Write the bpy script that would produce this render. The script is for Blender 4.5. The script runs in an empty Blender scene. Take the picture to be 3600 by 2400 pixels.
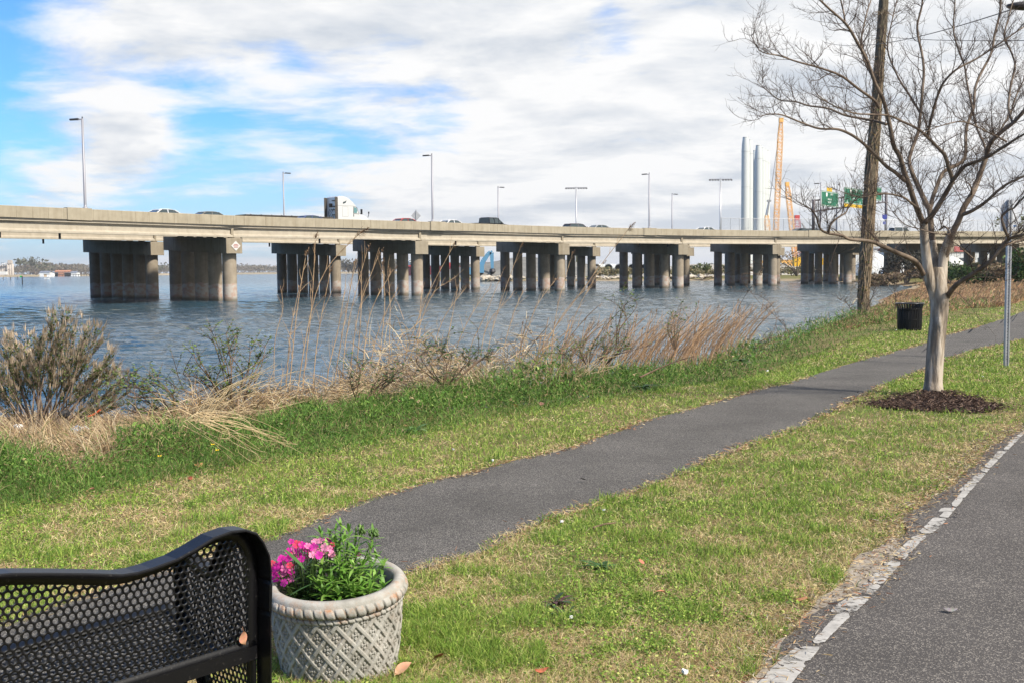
import bpy, math, random
import numpy as np
from mathutils import Vector, Matrix, noise as mnoise

random.seed(7)
rng = np.random.default_rng(7)
scene = bpy.context.scene
C = scene.collection
rad = math.radians

# ------------------------------------------------------------------ camera
CAMH = 1.6
FPX = 3800.0                       # focal length in pixels of the 3600 px wide photograph
PITCH = math.atan(249.0 / FPX)
ROLL = rad(0.5)
_F = Vector((0, math.cos(PITCH), -math.sin(PITCH)))
_R0 = Vector((1, 0, 0)); _U0 = Vector((0, math.sin(PITCH), math.cos(PITCH)))
_R = _R0 * math.cos(ROLL) - _U0 * math.sin(ROLL)
_U = _R0 * math.sin(ROLL) + _U0 * math.cos(ROLL)
cam_d = bpy.data.cameras.new("camera")
cam_d.sensor_width = 36.0
cam_d.lens = 36.0 * FPX / 3600.0
cam_d.clip_start = 0.05
cam_d.clip_end = 20000
cam = bpy.data.objects.new("camera", cam_d)
C.objects.link(cam)
M = Matrix(((_R.x, _U.x, -_F.x, 0), (_R.y, _U.y, -_F.y, 0), (_R.z, _U.z, -_F.z, CAMH), (0, 0, 0, 1)))
cam.matrix_world = M
scene.camera = cam

# ------------------------------------------------------------------ world, sun, exposure
SUN_EL, SUN_AZ = rad(43), rad(128)      # azimuth clockwise from +Y
world = bpy.data.worlds.new("World")
scene.world = world
world.use_nodes = True
wt = world.node_tree
for n in list(wt.nodes): wt.nodes.remove(n)
def wn(t, **k):
    n = wt.nodes.new(t)
    for a, b in k.items(): setattr(n, a, b)
    return n
def wmath(op, a, b=None, c=None, clamp=False):
    n = wn('ShaderNodeMath', operation=op, use_clamp=clamp)
    for i, v in enumerate((a, b, c)):
        if v is None: continue
        if hasattr(v, 'links'): wt.links.new(v, n.inputs[i])
        else: n.inputs[i].default_value = v
    return n.outputs[0]
def wmap(v, a, b, c=0.0, d=1.0, smooth=True):
    n = wn('ShaderNodeMapRange', interpolation_type='SMOOTHSTEP' if smooth else 'LINEAR')
    wt.links.new(v, n.inputs[0])
    for i, q in enumerate((a, b, c, d)): n.inputs[i + 1].default_value = q
    return n.outputs[0]
def wmix(f, a, b):
    n = wn('ShaderNodeMix', data_type='RGBA')
    if hasattr(f, 'links'): wt.links.new(f, n.inputs[0])
    else: n.inputs[0].default_value = f
    for i, v in ((6, a), (7, b)):
        if hasattr(v, 'links'): wt.links.new(v, n.inputs[i])
        else: n.inputs[i].default_value = (*v, 1)
    return n.outputs[2]
sky = wn('ShaderNodeTexSky', sky_type='NISHITA', sun_disc=False)
sky.sun_elevation = SUN_EL; sky.sun_rotation = SUN_AZ
sky.air_density = 1.0; sky.dust_density = 0.8; sky.ozone_density = 2.0
tc = wn('ShaderNodeTexCoord')
sep = wn('ShaderNodeSeparateXYZ'); wt.links.new(tc.outputs['Generated'], sep.inputs[0])
dx, dy, dz = sep.outputs
zz = wmath('MAXIMUM', dz, 0.0)
den = wmath('ADD', zz, 0.16)
cx = wmath('DIVIDE', dx, den); cy = wmath('DIVIDE', dy, den)
comb = wn('ShaderNodeCombineXYZ'); wt.links.new(cx, comb.inputs[0]); wt.links.new(cy, comb.inputs[1])
def dirdot(px, py, power):               # soft lobe around a direction in the sky
    v = (_R * ((px - 1800) / FPX) + _U * ((1200 - py) / FPX) + _F).normalized()
    vm = wn('ShaderNodeVectorMath', operation='DOT_PRODUCT'); wt.links.new(tc.outputs['Generated'], vm.inputs[0])
    vm.inputs[1].default_value = v
    return wmath('POWER', wmath('MAXIMUM', vm.outputs['Value'], 0.0), power)
def wnoise_at(vec, scale, detail, rough, off, dist=0.0, sx=1.0, sy=1.0):
    mp = wn('ShaderNodeMapping'); wt.links.new(vec, mp.inputs[0])
    mp.inputs['Location'].default_value = off; mp.inputs['Scale'].default_value = (sx, sy, 1)
    n = wn('ShaderNodeTexNoise'); wt.links.new(mp.outputs[0], n.inputs['Vector'])
    n.inputs['Scale'].default_value = scale; n.inputs['Detail'].default_value = detail
    n.inputs['Roughness'].default_value = rough; n.inputs['Distortion'].default_value = dist
    return n.outputs['Fac']
# clearer to the left, overcast to the right; named gaps and banks of cloud
side = wmap(wmath('DIVIDE', dx, wmath('MAXIMUM', dy, 0.15)), -0.55, 0.20, -0.06, 0.20)
lobes = side
for (px, py, pw, amt) in ((60, 220, 380, -.21), (760, 440, 900, -.15), (1150, 480, 700, -.10), (1560, 440, 1500, -.07), (2130, 15, 6000, -.10), (2190, 165, 6000, -.08), (1020, 190, 6000, -.10), (700, 620, 500, -.06),
                          (480, 190, 320, .12), (1000, 70, 260, .14), (380, 575, 1800, .17), (490, 470, 6000, .12), (250, 350, 900, .12), (1700, 250, 200, .09), (30, 420, 2500, .12), (200, 650, 2600, .09), (1750, 150, 900, .10), (2700, 300, 150, .08)):
    lobes = wmath('ADD', lobes, wmath('MULTIPLY', dirdot(px, py, pw), amt))
def density(vec):
    a = wnoise_at(vec, 0.75, 7, 0.56, (3.1, 1.7, 0), 0.25, 1.05, 1.05)
    b_ = wnoise_at(vec, 2.3, 8, 0.62, (7.3, 4.4, 0), 0.25, 0.95, 1.15)
    return wmath('ADD', wmath('MULTIPLY', a, 0.52), wmath('MULTIPLY', b_, 0.53))
d0 = density(comb.outputs[0])
# the same field a little higher in the sky: tops of the banks face the light, undersides are grey
zz2 = wmath('ADD', zz, 0.022); den2 = wmath('ADD', zz2, 0.16)
comb2 = wn('ShaderNodeCombineXYZ'); wt.links.new(wmath('DIVIDE', dx, den2), comb2.inputs[0]); wt.links.new(wmath('DIVIDE', dy, den2), comb2.inputs[1])
d1 = density(comb2.outputs[0])
cov = wmath('ADD', d0, lobes)
cloud = wmap(cov, 0.445, 0.655)
grad = wmath('SUBTRACT', d0, d1)
thick = wmap(cov, 0.60, 0.90)
lit = wmath('ADD', wmath('MULTIPLY', grad, 6.0), wmath('SUBTRACT', 0.80, wmath('MULTIPLY', thick, 0.36)), clamp=True)
cl_col = wmix(lit, (0.655, 0.705, 0.775), (1.0, 1.0, 1.0))
hz = wmap(dz, 0.0, 0.15, 0.50, 0.0)
tint = wn('ShaderNodeMix', data_type='RGBA', blend_type='MULTIPLY'); tint.inputs[0].default_value = 1.0
wt.links.new(sky.outputs[0], tint.inputs[6]); tint.inputs[7].default_value = (0.40, 0.80, 1.26, 1)
hs = wn('ShaderNodeBackground'); hs.inputs[0].default_value = (0.66, 0.80, 0.92, 1); hs.inputs[1].default_value = 0.80
bg_sky = wn('ShaderNodeBackground'); wt.links.new(tint.outputs[2], bg_sky.inputs[0]); bg_sky.inputs[1].default_value = 0.125
bg_cl = wn('ShaderNodeBackground'); wt.links.new(cl_col, bg_cl.inputs[0]); bg_cl.inputs[1].default_value = 0.77
mix0 = wn('ShaderNodeMixShader'); wt.links.new(hz, mix0.inputs[0]); wt.links.new(bg_sky.outputs[0], mix0.inputs[1]); wt.links.new(hs.outputs[0], mix0.inputs[2])
mixs = wn('ShaderNodeMixShader'); wt.links.new(cloud, mixs.inputs[0]); wt.links.new(mix0.outputs[0], mixs.inputs[1]); wt.links.new(bg_cl.outputs[0], mixs.inputs[2])
wout = wn('ShaderNodeOutputWorld'); wt.links.new(mixs.outputs[0], wout.inputs[0])

sun_d = bpy.data.lights.new("sun", 'SUN')
sun_d.energy = 5.0; sun_d.angle = rad(5.0); sun_d.color = (1.0, 0.93, 0.82)
sun = bpy.data.objects.new("sun", sun_d); C.objects.link(sun)
sdir = Vector((math.sin(SUN_AZ) * math.cos(SUN_EL), math.cos(SUN_AZ) * math.cos(SUN_EL), math.sin(SUN_EL)))
sun.rotation_euler = sdir.to_track_quat('Z', 'Y').to_euler()
scene.view_settings.view_transform = 'Standard'
scene.view_settings.look = 'None'
scene.view_settings.exposure = 0.40
scene.view_settings.gamma = 1.0

# ------------------------------------------------------------------ helpers: pixels to points
def ray(px, py):
    return (_R * ((px - 1800) / FPX) + _U * ((1200 - py) / FPX) + _F)
def at(px, py, Y):                       # the point on that sight line at ground distance Y
    v = ray(px, py)
    return Vector((0, 0, CAMH)) + v * (Y / v.y)
def on_z(px, py, z):
    v = ray(px, py)
    return Vector((0, 0, CAMH)) + v * ((z - CAMH) / v.z)
def lawn_z(y): return max(-0.012 * y, -0.42)
def on_lawn(px, py):                     # meets the gently falling lawn z = -0.012 y
    v = ray(px, py)
    t = -CAMH / (v.z + 0.012 * v.y)
    return Vector((0, 0, CAMH)) + v * t

# ------------------------------------------------------------------ helpers: meshes and objects
class MB:
    def __init__(s): s.v = []; s.f = []; s.m = []; s.c = None
    def add(s, vs, fs, mi=0):
        o = len(s.v); s.v.extend([tuple(p) for p in vs])
        for f in fs: s.f.append([i + o for i in f]); s.m.append(mi)
    def box(s, c, size, rz=0.0, ry=0.0, rx=0.0, mi=0, taper=1.0):
        a, b, d = size[0] / 2, size[1] / 2, size[2] / 2
        R = Matrix.Rotation(rz, 3, 'Z') @ Matrix.Rotation(ry, 3, 'Y') @ Matrix.Rotation(rx, 3, 'X')
        vs = []
        for z in (-d, d):
            t = taper if z > 0 else 1.0
            for x, y in ((-a, -b), (a, -b), (a, b), (-a, b)):
                vs.append(Vector(c) + R @ Vector((x * t, y * t, z)))
        s.add(vs, [(3, 2, 1, 0), (4, 5, 6, 7), (0, 1, 5, 4), (1, 2, 6, 5), (2, 3, 7, 6), (3, 0, 4, 7)], mi)
    def tube(s, pts, rs, n=8, cap=True, mi=0):
        pts = [Vector(p) for p in pts]
        if not hasattr(rs, '__len__'): rs = [rs] * len(pts)
        rings = []
        ref = None
        vs = []
        for i, p in enumerate(pts):
            d = (pts[min(i + 1, len(pts) - 1)] - pts[max(i - 1, 0)])
            if d.length < 1e-9: d = Vector((0, 0, 1))
            d.normalize()
            if ref is None:
                ref = Vector((1, 0, 0)) if abs(d.x) < 0.9 else Vector((0, 1, 0))
            u = ref - d * ref.dot(d)
            if u.length < 1e-6: u = Vector((0, 1, 0)) - d * d.y
            u.normalize(); ref = u
            w = d.cross(u)
            for k in range(n):
                a = 2 * math.pi * k / n
                vs.append(p + (u * math.cos(a) + w * math.sin(a)) * rs[i])
        fs = []
        for i in range(len(pts) - 1):
            for k in range(n):
                k2 = (k + 1) % n
                fs.append((i * n + k, i * n + k2, (i + 1) * n + k2, (i + 1) * n + k))
        if cap:
            fs.append(tuple(range(n - 1, -1, -1)))
            fs.append(tuple((len(pts) - 1) * n + k for k in range(n)))
        s.add(vs, fs, mi)
    def lathe(s, prof, n=32, c=(0, 0, 0), mi=0, closed=False):
        vs = []; fs = []
        for r, z in prof:
            for k in range(n):
                a = 2 * math.pi * k / n
                vs.append((c[0] + r * math.cos(a), c[1] + r * math.sin(a), c[2] + z))
        for i in range(len(prof) - 1):
            for k in range(n):
                k2 = (k + 1) % n
                fs.append((i * n + k, i * n + k2, (i + 1) * n + k2, (i + 1) * n + k))
        s.add(vs, fs, mi)
    def prism(s, poly, vec, mi=0):           # closed polygon (3-D points) pushed along vec
        poly = [Vector(p) for p in poly]; vec = Vector(vec); n = len(poly)
        vs = poly + [p + vec for p in poly]
        fs = [tuple(range(n - 1, -1, -1)), tuple(range(n, 2 * n))]
        for i in range(n):
            j = (i + 1) % n
            fs.append((i, j, n + j, n + i))
        s.add(vs, fs, mi)
    def strip(s, sections, closed=True, caps=True, mi=0):   # loft through equal-length sections
        n = len(sections[0]); vs = [p for sec in sections for p in sec]; fs = []
        for i in range(len(sections) - 1):
            for k in range(n if closed else n - 1):
                k2 = (k + 1) % n
                fs.append((i * n + k, i * n + k2, (i + 1) * n + k2, (i + 1) * n + k))
        if caps and closed:
            fs.append(tuple(range(n - 1, -1, -1))); fs.append(tuple((len(sections) - 1) * n + k for k in range(n)))
        s.add(vs, fs, mi)
    def mesh(s, name, mats, smooth=False):
        me = bpy.data.meshes.new(name)
        me.from_pydata(s.v, [], s.f)
        for m in (mats if isinstance(mats, (list, tuple)) else [mats]): me.materials.append(m)
        if any(s.m): me.polygons.foreach_set('material_index', s.m)
        if smooth: me.polygons.foreach_set('use_smooth', [True] * len(me.polygons))
        me.update()
        return me
    def build(s, name, mats, parent=None, smooth=False, loc=None, rz=0.0):
        o = bpy.data.objects.new(name, s.mesh(name, mats, smooth))
        C.objects.link(o)
        if parent is not None: o.parent = parent
        if loc is not None: o.location = loc
        if rz: o.rotation_euler = (0, 0, rz)
        return o
def np_mesh(name, verts, faces, mat, cols=None, smooth=False):
    """verts (N,3), faces (M,k) of one size"""
    me = bpy.data.meshes.new(name)
    N, (Mf, k) = len(verts), faces.shape
    me.vertices.add(N); me.vertices.foreach_set('co', np.ascontiguousarray(verts, dtype=np.float32).ravel())
    me.loops.add(Mf * k); me.loops.foreach_set('vertex_index', np.ascontiguousarray(faces, dtype=np.int32).ravel())
    me.polygons.add(Mf); me.polygons.foreach_set('loop_start', np.arange(0, Mf * k, k, dtype=np.int32))
    if smooth: me.polygons.foreach_set('use_smooth', np.ones(Mf, dtype=bool))
    if cols is not None:
        ca = me.color_attributes.new('Col', 'FLOAT_COLOR', 'POINT')
        c4 = np.ones((N, 4), dtype=np.float32); c4[:, :3] = cols
        ca.data.foreach_set('color', c4.ravel())
    me.update(calc_edges=True)
    me.materials.append(mat)
    return me
def link(name, me, parent=None, loc=None):
    o = bpy.data.objects.new(name, me); C.objects.link(o)
    if parent is not None: o.parent = parent
    if loc is not None: o.location = loc
    return o
def tag(o, label=None, cat=None, group=None, kind=None):
    if label: o['label'] = label
    if cat: o['category'] = cat
    if group: o['group'] = group
    if kind: o['kind'] = kind
    return o
def thing(name, label, cat, loc=(0, 0, 0), rz=0.0, group=None):
    o = bpy.data.objects.new(name, None); C.objects.link(o)
    o.empty_display_size = 0.2
    o.location = loc; o.rotation_euler = (0, 0, rz)
    return tag(o, label, cat, group)
def dup(o, loc=None, rz=None, label=None, parent=None):
    kids = list(o.children)
    c = o.copy(); C.objects.link(c)
    if parent is not None: c.parent = parent
    if loc is not None: c.location = loc
    if rz is not None: c.rotation_euler = (0, 0, rz)
    if label: c['label'] = label
    for k in kids: dup(k, parent=c)
    return c
def structure(name, me_or_mb, mat=None, **k):
    o = me_or_mb.build(name, mat, **k) if isinstance(me_or_mb, MB) else link(name, me_or_mb)
    o['kind'] = 'structure'
    return o

# ------------------------------------------------------------------ helpers: materials
def mat(name, col, rough=0.7, spec=0.5, metal=0.0, var=0.0, vscale=4.0, col2=None, bump=0.0, bscale=30.0, attr=False, stretch=(1, 1, 1), detail=6, trans=0.0, coat=0.0):
    m = bpy.data.materials.new(name); m.use_nodes = True
    t = m.node_tree; b = t.nodes['Principled BSDF']
    b.inputs['Roughness'].default_value = rough
    b.inputs['Specular IOR Level'].default_value = spec
    b.inputs['Metallic'].default_value = metal
    if coat: b.inputs['Coat Weight'].default_value = coat
    tcn = t.nodes.new('ShaderNodeTexCoord'); mp = t.nodes.new('ShaderNodeMapping')
    t.links.new(tcn.outputs['Object'], mp.inputs[0]); mp.inputs['Scale'].default_value = stretch
    src = None
    if attr:
        a = t.nodes.new('ShaderNodeAttribute'); a.attribute_name = 'Col'; src = a.outputs['Color']
        t.links.new(src, b.inputs['Base Color'])
    elif var or col2:
        n = t.nodes.new('ShaderNodeTexNoise'); t.links.new(mp.outputs[0], n.inputs['Vector'])
        n.inputs['Scale'].default_value = vscale; n.inputs['Detail'].default_value = detail; n.inputs['Roughness'].default_value = 0.62
        r = t.nodes.new('ShaderNodeValToRGB'); t.links.new(n.outputs['Fac'], r.inputs[0])
        c2 = col2 if col2 else tuple(min(1, c * (1 + var)) for c in col)
        c1 = col if col2 else tuple(c * (1 - var) for c in col)
        r.color_ramp.elements[0].position = 0.34; r.color_ramp.elements[1].position = 0.66
        r.color_ramp.elements[0].color = (*c1, 1); r.color_ramp.elements[1].color = (*c2, 1)
        t.links.new(r.outputs[0], b.inputs['Base Color'])
    else:
        b.inputs['Base Color'].default_value = (*col, 1)
    if bump:
        n2 = t.nodes.new('ShaderNodeTexNoise'); t.links.new(mp.outputs[0], n2.inputs['Vector'])
        n2.inputs['Scale'].default_value = bscale; n2.inputs['Detail'].default_value = 5
        bp = t.nodes.new('ShaderNodeBump'); bp.inputs['Strength'].default_value = min(1.0, bump); bp.inputs['Distance'].default_value = 0.6 / bscale * max(1, bump)
        t.links.new(n2.outputs['Fac'], bp.inputs['Height']); t.links.new(bp.outputs[0], b.inputs['Normal'])
    if trans and attr:
        tr = t.nodes.new('ShaderNodeBsdfTranslucent'); t.links.new(src, tr.inputs[0])
        mx = t.nodes.new('ShaderNodeMixShader'); mx.inputs[0].default_value = trans
        out = t.nodes['Material Output']
        t.links.new(b.outputs[0], mx.inputs[1]); t.links.new(tr.outputs[0], mx.inputs[2]); t.links.new(mx.outputs[0], out.inputs[0])
    return m
def asphalt(name, base, fleck, dens=0.5, sc=150):
    m = bpy.data.materials.new(name); m.use_nodes = True; t = m.node_tree; b = t.nodes['Principled BSDF']
    b.inputs['Roughness'].default_value = 0.85; b.inputs['Specular IOR Level'].default_value = 0.3
    tcn = t.nodes.new('ShaderNodeTexCoord')
    v = t.nodes.new('ShaderNodeTexVoronoi'); v.inputs['Scale'].default_value = sc; t.links.new(tcn.outputs['Object'], v.inputs['Vector'])
    sp = t.nodes.new('ShaderNodeSeparateColor'); t.links.new(v.outputs['Color'], sp.inputs[0])
    r = t.nodes.new('ShaderNodeValToRGB'); t.links.new(sp.outputs[0], r.inputs[0])
    r.color_ramp.elements[0].position = dens; r.color_ramp.elements[0].color = (*base, 1)
    r.color_ramp.elements[1].position = 1.0; r.color_ramp.elements[1].color = (*fleck, 1)
    n = t.nodes.new('ShaderNodeTexNoise'); n.inputs['Scale'].default_value = 1.1; n.inputs['Detail'].default_value = 10; n.inputs['Roughness'].default_value = .62; t.links.new(tcn.outputs['Object'], n.inputs['Vector'])
    mr = t.nodes.new('ShaderNodeMapRange'); t.links.new(n.outputs['Fac'], mr.inputs[0])
    for i, q in enumerate((0.3, 0.7, 0.76, 1.22)): mr.inputs[i + 1].default_value = q
    sc_ = t.nodes.new('ShaderNodeVectorMath'); sc_.operation = 'SCALE'; t.links.new(r.outputs[0], sc_.inputs[0]); t.links.new(mr.outputs[0], sc_.inputs['Scale'])
    t.links.new(sc_.outputs[0], b.inputs['Base Color'])
    bp = t.nodes.new('ShaderNodeBump'); bp.inputs['Strength'].default_value = 0.7; bp.inputs['Distance'].default_value = 0.004
    t.links.new(v.outputs['Distance'], bp.inputs['Height']); t.links.new(bp.outputs[0], b.inputs['Normal'])
    return m
# ------------------------------------------------------------------ the land and the water
WATER_Z = -1.1
SHORE = np.array([(-400, -200), (-60, -8), (-40, 4), (-25, 11), (-14, 16.5), (-9.2, 19.0), (-7, 19.5), (-5, 18.9), (-2.9, 19.9), (.8, 23.0), (4.5, 28.2), (8.2, 35.2),
                  (13.0, 46), (20.5, 64), (26, 76), (30.5, 90), (36.5, 98), (40, 110), (49.5, 133), (56, 150), (60, 172), (62, 190), (62, 212), (52, 240), (20, 262), (-6, 266), (-22, 285), (-40, 420), (-40, 900),
                  (2600, 900), (2600, -600), (-400, -600)], dtype=float)
def seg_dist(P, A, B):
    d = B - A; L = (d * d).sum()
    t = np.clip(((P - A) @ d) / L, 0, 1)
    return np.hypot(*(P - (A + t[:, None] * d)).T)
def inside(P, poly):
    r = np.zeros(len(P), bool); x, y = P[:, 0], P[:, 1]
    for i in range(len(poly)):
        x1, y1 = poly[i]; x2, y2 = poly[i - 1]
        c = (y1 > y) != (y2 > y)
        with np.errstate(divide='ignore', invalid='ignore'):
            r ^= c & (x < (x2 - x1) * (y - y1) / (y2 - y1 + 1e-12) + x1)
    return r
def line_dist(P, line, closed=False):
    D = np.full(len(P), 1e9)
    n = len(line)
    for i in range(n if closed else n - 1):
        D = np.minimum(D, seg_dist(P, line[i], line[(i + 1) % n]))
    return D
def shore_sd(P):                           # + on land, - in the water
    d = line_dist(P, SHORE, True)
    return np.where(inside(P, SHORE), d, -d)
def smooth01(t):
    t = np.clip(t, 0, 1); return t * t * (3 - 2 * t)
def ground_z(P, s=None):
    P = np.atleast_2d(np.asarray(P, float))
    if s is None: s = shore_sd(P)
    x, y = P[:, 0], P[:, 1]
    base = np.maximum(-0.012 * y, -0.42)
    # a low rise behind the path on the right and the bridge embankment
    rise = smooth01((y - 40) / 26) * smooth01((s - 5) / 16) * 1.15
    rise += smooth01((y - 85) / 60) * smooth01((x - 72) / 26) * 2.4
    rise *= 1 - smooth01((y - 212) / 20)
    top = base + rise
    w = 2.2 + 5.0 * (1 - smooth01((y - 18) / 16))
    w = w + 3.9 * smooth01((-x - 1.0) / 4) * (1 - smooth01((y - 18) / 16))
    w = np.where(y > 150, 5.0, w)
    k = smooth01(np.clip(s, 0, None) / w) ** 0.9
    z = np.where(s > 0, (WATER_Z - 0.02) + (top - WATER_Z + 0.02) * k, WATER_Z - 0.02 + 0.16 * s)
    return np.maximum(z, -3.2)
def axis(lo, hi, step, far_lo, far_hi, g=1.18):
    a = list(np.arange(lo, hi + 1e-6, step))
    s, v = step, lo
    left = []
    while v > far_lo: s *= g; v -= s; left.append(v)
    s, v = step, hi
    right = []
    while v < far_hi: s *= g; v += s; right.append(v)
    return np.array(left[::-1] + a + right)
gx = axis(-16, 22, 0.28, -420, 2700); gy = axis(-3, 40, 0.28, -620, 920, 1.10)
gX, gY = np.meshgrid(gx, gy)
gP = np.stack([gX.ravel(), gY.ravel()], 1)
gS = shore_sd(gP)
gZ = ground_z(gP, gS)
near = (np.hypot(gP[:, 0], gP[:, 1]) < 60)
jit = np.array([mnoise.noise(Vector((p[0] * 1.6, p[1] * 1.6, 0))) if q else 0.0 for p, q in zip(gP, near)])
gZ = gZ + 0.004 * jit * near
nx, ny = len(gx), len(gy)
ii = np.arange(nx * ny).reshape(ny, nx)
gF = np.stack([ii[:-1, :-1].ravel(), ii[:-1, 1:].ravel(), ii[1:, 1:].ravel(), ii[1:, :-1].ravel()], 1)
# ground material: thatch and soil on the lawn, sand at the water line
def ground_material():
    m = bpy.data.materials.new('turf_soil'); m.use_nodes = True; t = m.node_tree; b = t.nodes['Principled BSDF']
    b.inputs['Roughness'].default_value = 0.95; b.inputs['Specular IOR Level'].default_value = 0.1
    g = t.nodes.new('ShaderNodeNewGeometry')
    def ns(scale, detail=6, rough=0.6):
        n = t.nodes.new('ShaderNodeTexNoise'); n.inputs['Scale'].default_value = scale; n.inputs['Detail'].default_value = detail; n.inputs['Roughness'].default_value = rough
        t.links.new(g.outputs['Position'], n.inputs['Vector']); return n.outputs['Fac']
    def ramp(f, a, ca, bb, cb):
        r = t.nodes.new('ShaderNodeValToRGB'); t.links.new(f, r.inputs[0])
        r.color_ramp.elements[0].position = a; r.color_ramp.elements[1].position = bb
        r.color_ramp.elements[0].color = (*ca, 1); r.color_ramp.elements[1].color = (*cb, 1); return r.outputs[0]
    def mixc(f, a, c):
        n = t.nodes.new('ShaderNodeMix'); n.data_type = 'RGBA'; t.links.new(f, n.inputs[0]); t.links.new(a, n.inputs[6]); t.links.new(c, n.inputs[7]); return n.outputs[2]
    fine = ramp(ns(38, 8, .7), .35, (.10, .085, .035), .68, (.30, .235, .12))
    green = ramp(ns(52, 8, .7), .35, (.045, .075, .015), .68, (.17, .19, .055))
    patch = ramp(ns(1.1, 6, .65), .42, (0, 0, 0), .60, (1, 1, 1))
    turf = mixc(patch, fine, green)
    sand = ramp(ns(9, 8), .3, (.22, .17, .11), .7, (.40, .32, .22))
    sp = t.nodes.new('ShaderNodeSeparateXYZ'); t.links.new(g.outputs['Position'], sp.inputs[0])
    mr = t.nodes.new('ShaderNodeMapRange'); t.links.new(sp.outputs[2], mr.inputs[0])
    for i, q in enumerate((-0.95, -0.62, 1, 0)): mr.inputs[i + 1].default_value = q
    col = mixc(mr.outputs[0], turf, sand)
    t.links.new(col, b.inputs['Base Color'])
    bp = t.nodes.new('ShaderNodeBump'); bp.inputs['Strength'].default_value = .8; bp.inputs['Distance'].default_value = .02
    t.links.new(ns(45), bp.inputs['Height']); t.links.new(bp.outputs[0], b.inputs['Normal'])
    return m
M_ground = ground_material()
structure('ground', np_mesh('ground', np.stack([gP[:, 0], gP[:, 1], gZ], 1), gF, M_ground, smooth=True))

def gz1(x, y): return float(ground_z([(x, y)])[0])

# ------------------------------------------------------------------ water, waves as geometry nearby
def water_mesh():
    na, nr = 620, 760
    ang = np.linspace(rad(-46), rad(40), na)
    rr = np.geomspace(13.0, 330.0, nr)
    A, Rr = np.meshgrid(ang, rr)
    X = Rr * np.sin(A); Y = Rr * np.cos(A)
    rs = np.random.default_rng(3)
    Z = np.zeros_like(X)
    # two wave trains and chop, wind from the left
    for L in (5.2, 3.4, 2.3, 1.7, 1.3, 1.0, 0.8, 0.62, 0.48):
        for k in range(4):
            th = rad(-62) + rs.normal(0, 0.50)
            kx, ky = math.cos(th) * 2 * math.pi / L, math.sin(th) * 2 * math.pi / L
            ph = rs.uniform(0, 6.28)
            warp = 0.9 * np.sin(X * 0.21 + ph) + 0.9 * np.sin(Y * 0.17 + 2 * ph)
            amp = 0.0088 * L ** 0.70
            env = .35 + .9 * (0.5 + 0.5 * np.sin(X * (0.6 / L) + ph * 3) * np.sin(Y * (0.5 / L) + ph * 5)) ** 2
            w = np.sin(kx * X + ky * Y + ph + warp)
            res = np.clip((L / (Rr * 0.012) - 0.7) / 2, 0, 1)      # leave out what the grid cannot carry
            Z += amp * env * (1 - 1.6 * np.abs(w) ** 1.3 + 0.4) * res
    Z -= Z.mean()
    fade = np.clip((330 - Rr) / 130, 0, 1) * np.clip((Rr - 13) / 2, 0, 1)
    Z = WATER_Z + Z * fade
    V = np.stack([X.ravel(), Y.ravel(), Z.ravel()], 1)
    i2 = np.arange(na * nr).reshape(nr, na)
    F = np.stack([i2[:-1, :-1].ravel(), i2[:-1, 1:].ravel(), i2[1:, 1:].ravel(), i2[1:, :-1].ravel()], 1)[:, ::-1]
    # flat water beyond, out to the horizon
    o = len(V)
    ring = lambda r: np.stack([r * np.sin(ang), r * np.cos(ang), np.full(na, WATER_Z)], 1)
    V = np.concatenate([V, ring(330.0), ring(9000.0)])
    a0 = np.arange(na - 1)
    F2 = np.stack([o + a0, o + a0 + 1, o + na + a0 + 1, o + na + a0], 1)[:, ::-1]
    # water left of the fan (outside the view)
    e = len(V)
    side = np.array([(-9.35, 9.03, WATER_Z), (-6470, 6252, WATER_Z), (-9000, 0, WATER_Z), (-6000, -3200, WATER_Z), (-410, -205, WATER_Z), (-60, -10, WATER_Z)])
    V = np.concatenate([V, side])
    F3 = np.array([(e, e + 1, e + 2, e + 5), (e + 5, e + 2, e + 3, e + 4)])
    return V, np.concatenate([F, F2, F3])
def water_material():
    m = bpy.data.materials.new('river_water'); m.use_nodes = True; t = m.node_tree; b = t.nodes['Principled BSDF']
    b.inputs['Base Color'].default_value = (.022, .056, .080, 1)
    b.inputs['Roughness'].default_value = 0.07; b.inputs['IOR'].default_value = 1.33
    g = t.nodes.new('ShaderNodeNewGeometry')
    def ns(scale, sx, sy, det, dist=0.0):
        mp = t.nodes.new('ShaderNodeMapping'); t.links.new(g.outputs['Position'], mp.inputs[0]); mp.inputs['Scale'].default_value = (sx, sy, 1); mp.inputs['Rotation'].default_value = (0, 0, rad(-22))
        n = t.nodes.new('ShaderNodeTexNoise'); n.inputs['Scale'].default_value = scale; n.inputs['Detail'].default_value = det; n.inputs['Roughness'].default_value = .6; n.inputs['Distortion'].default_value = dist
        t.links.new(mp.outputs[0], n.inputs['Vector']); return n.outputs['Fac']
    b1 = t.nodes.new('ShaderNodeBump'); b1.inputs['Strength'].default_value = 1.0; b1.inputs['Distance'].default_value = .13; t.links.new(ns(.42, .55, 1.0, 4, .4), b1.inputs['Height'])
    b2 = t.nodes.new('ShaderNodeBump'); b2.inputs['Strength'].default_value = 1.0; b2.inputs['Distance'].default_value = .14; t.links.new(ns(2.0, .6, 1.0, 5, .5), b2.inputs['Height'])
    t.links.new(b1.outputs[0], b2.inputs['Normal']); t.links.new(b2.outputs[0], b.inputs['Normal'])
    return m
wV, wF = water_mesh()
structure('water', np_mesh('water', wV, wF, water_material(), smooth=True))

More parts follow.
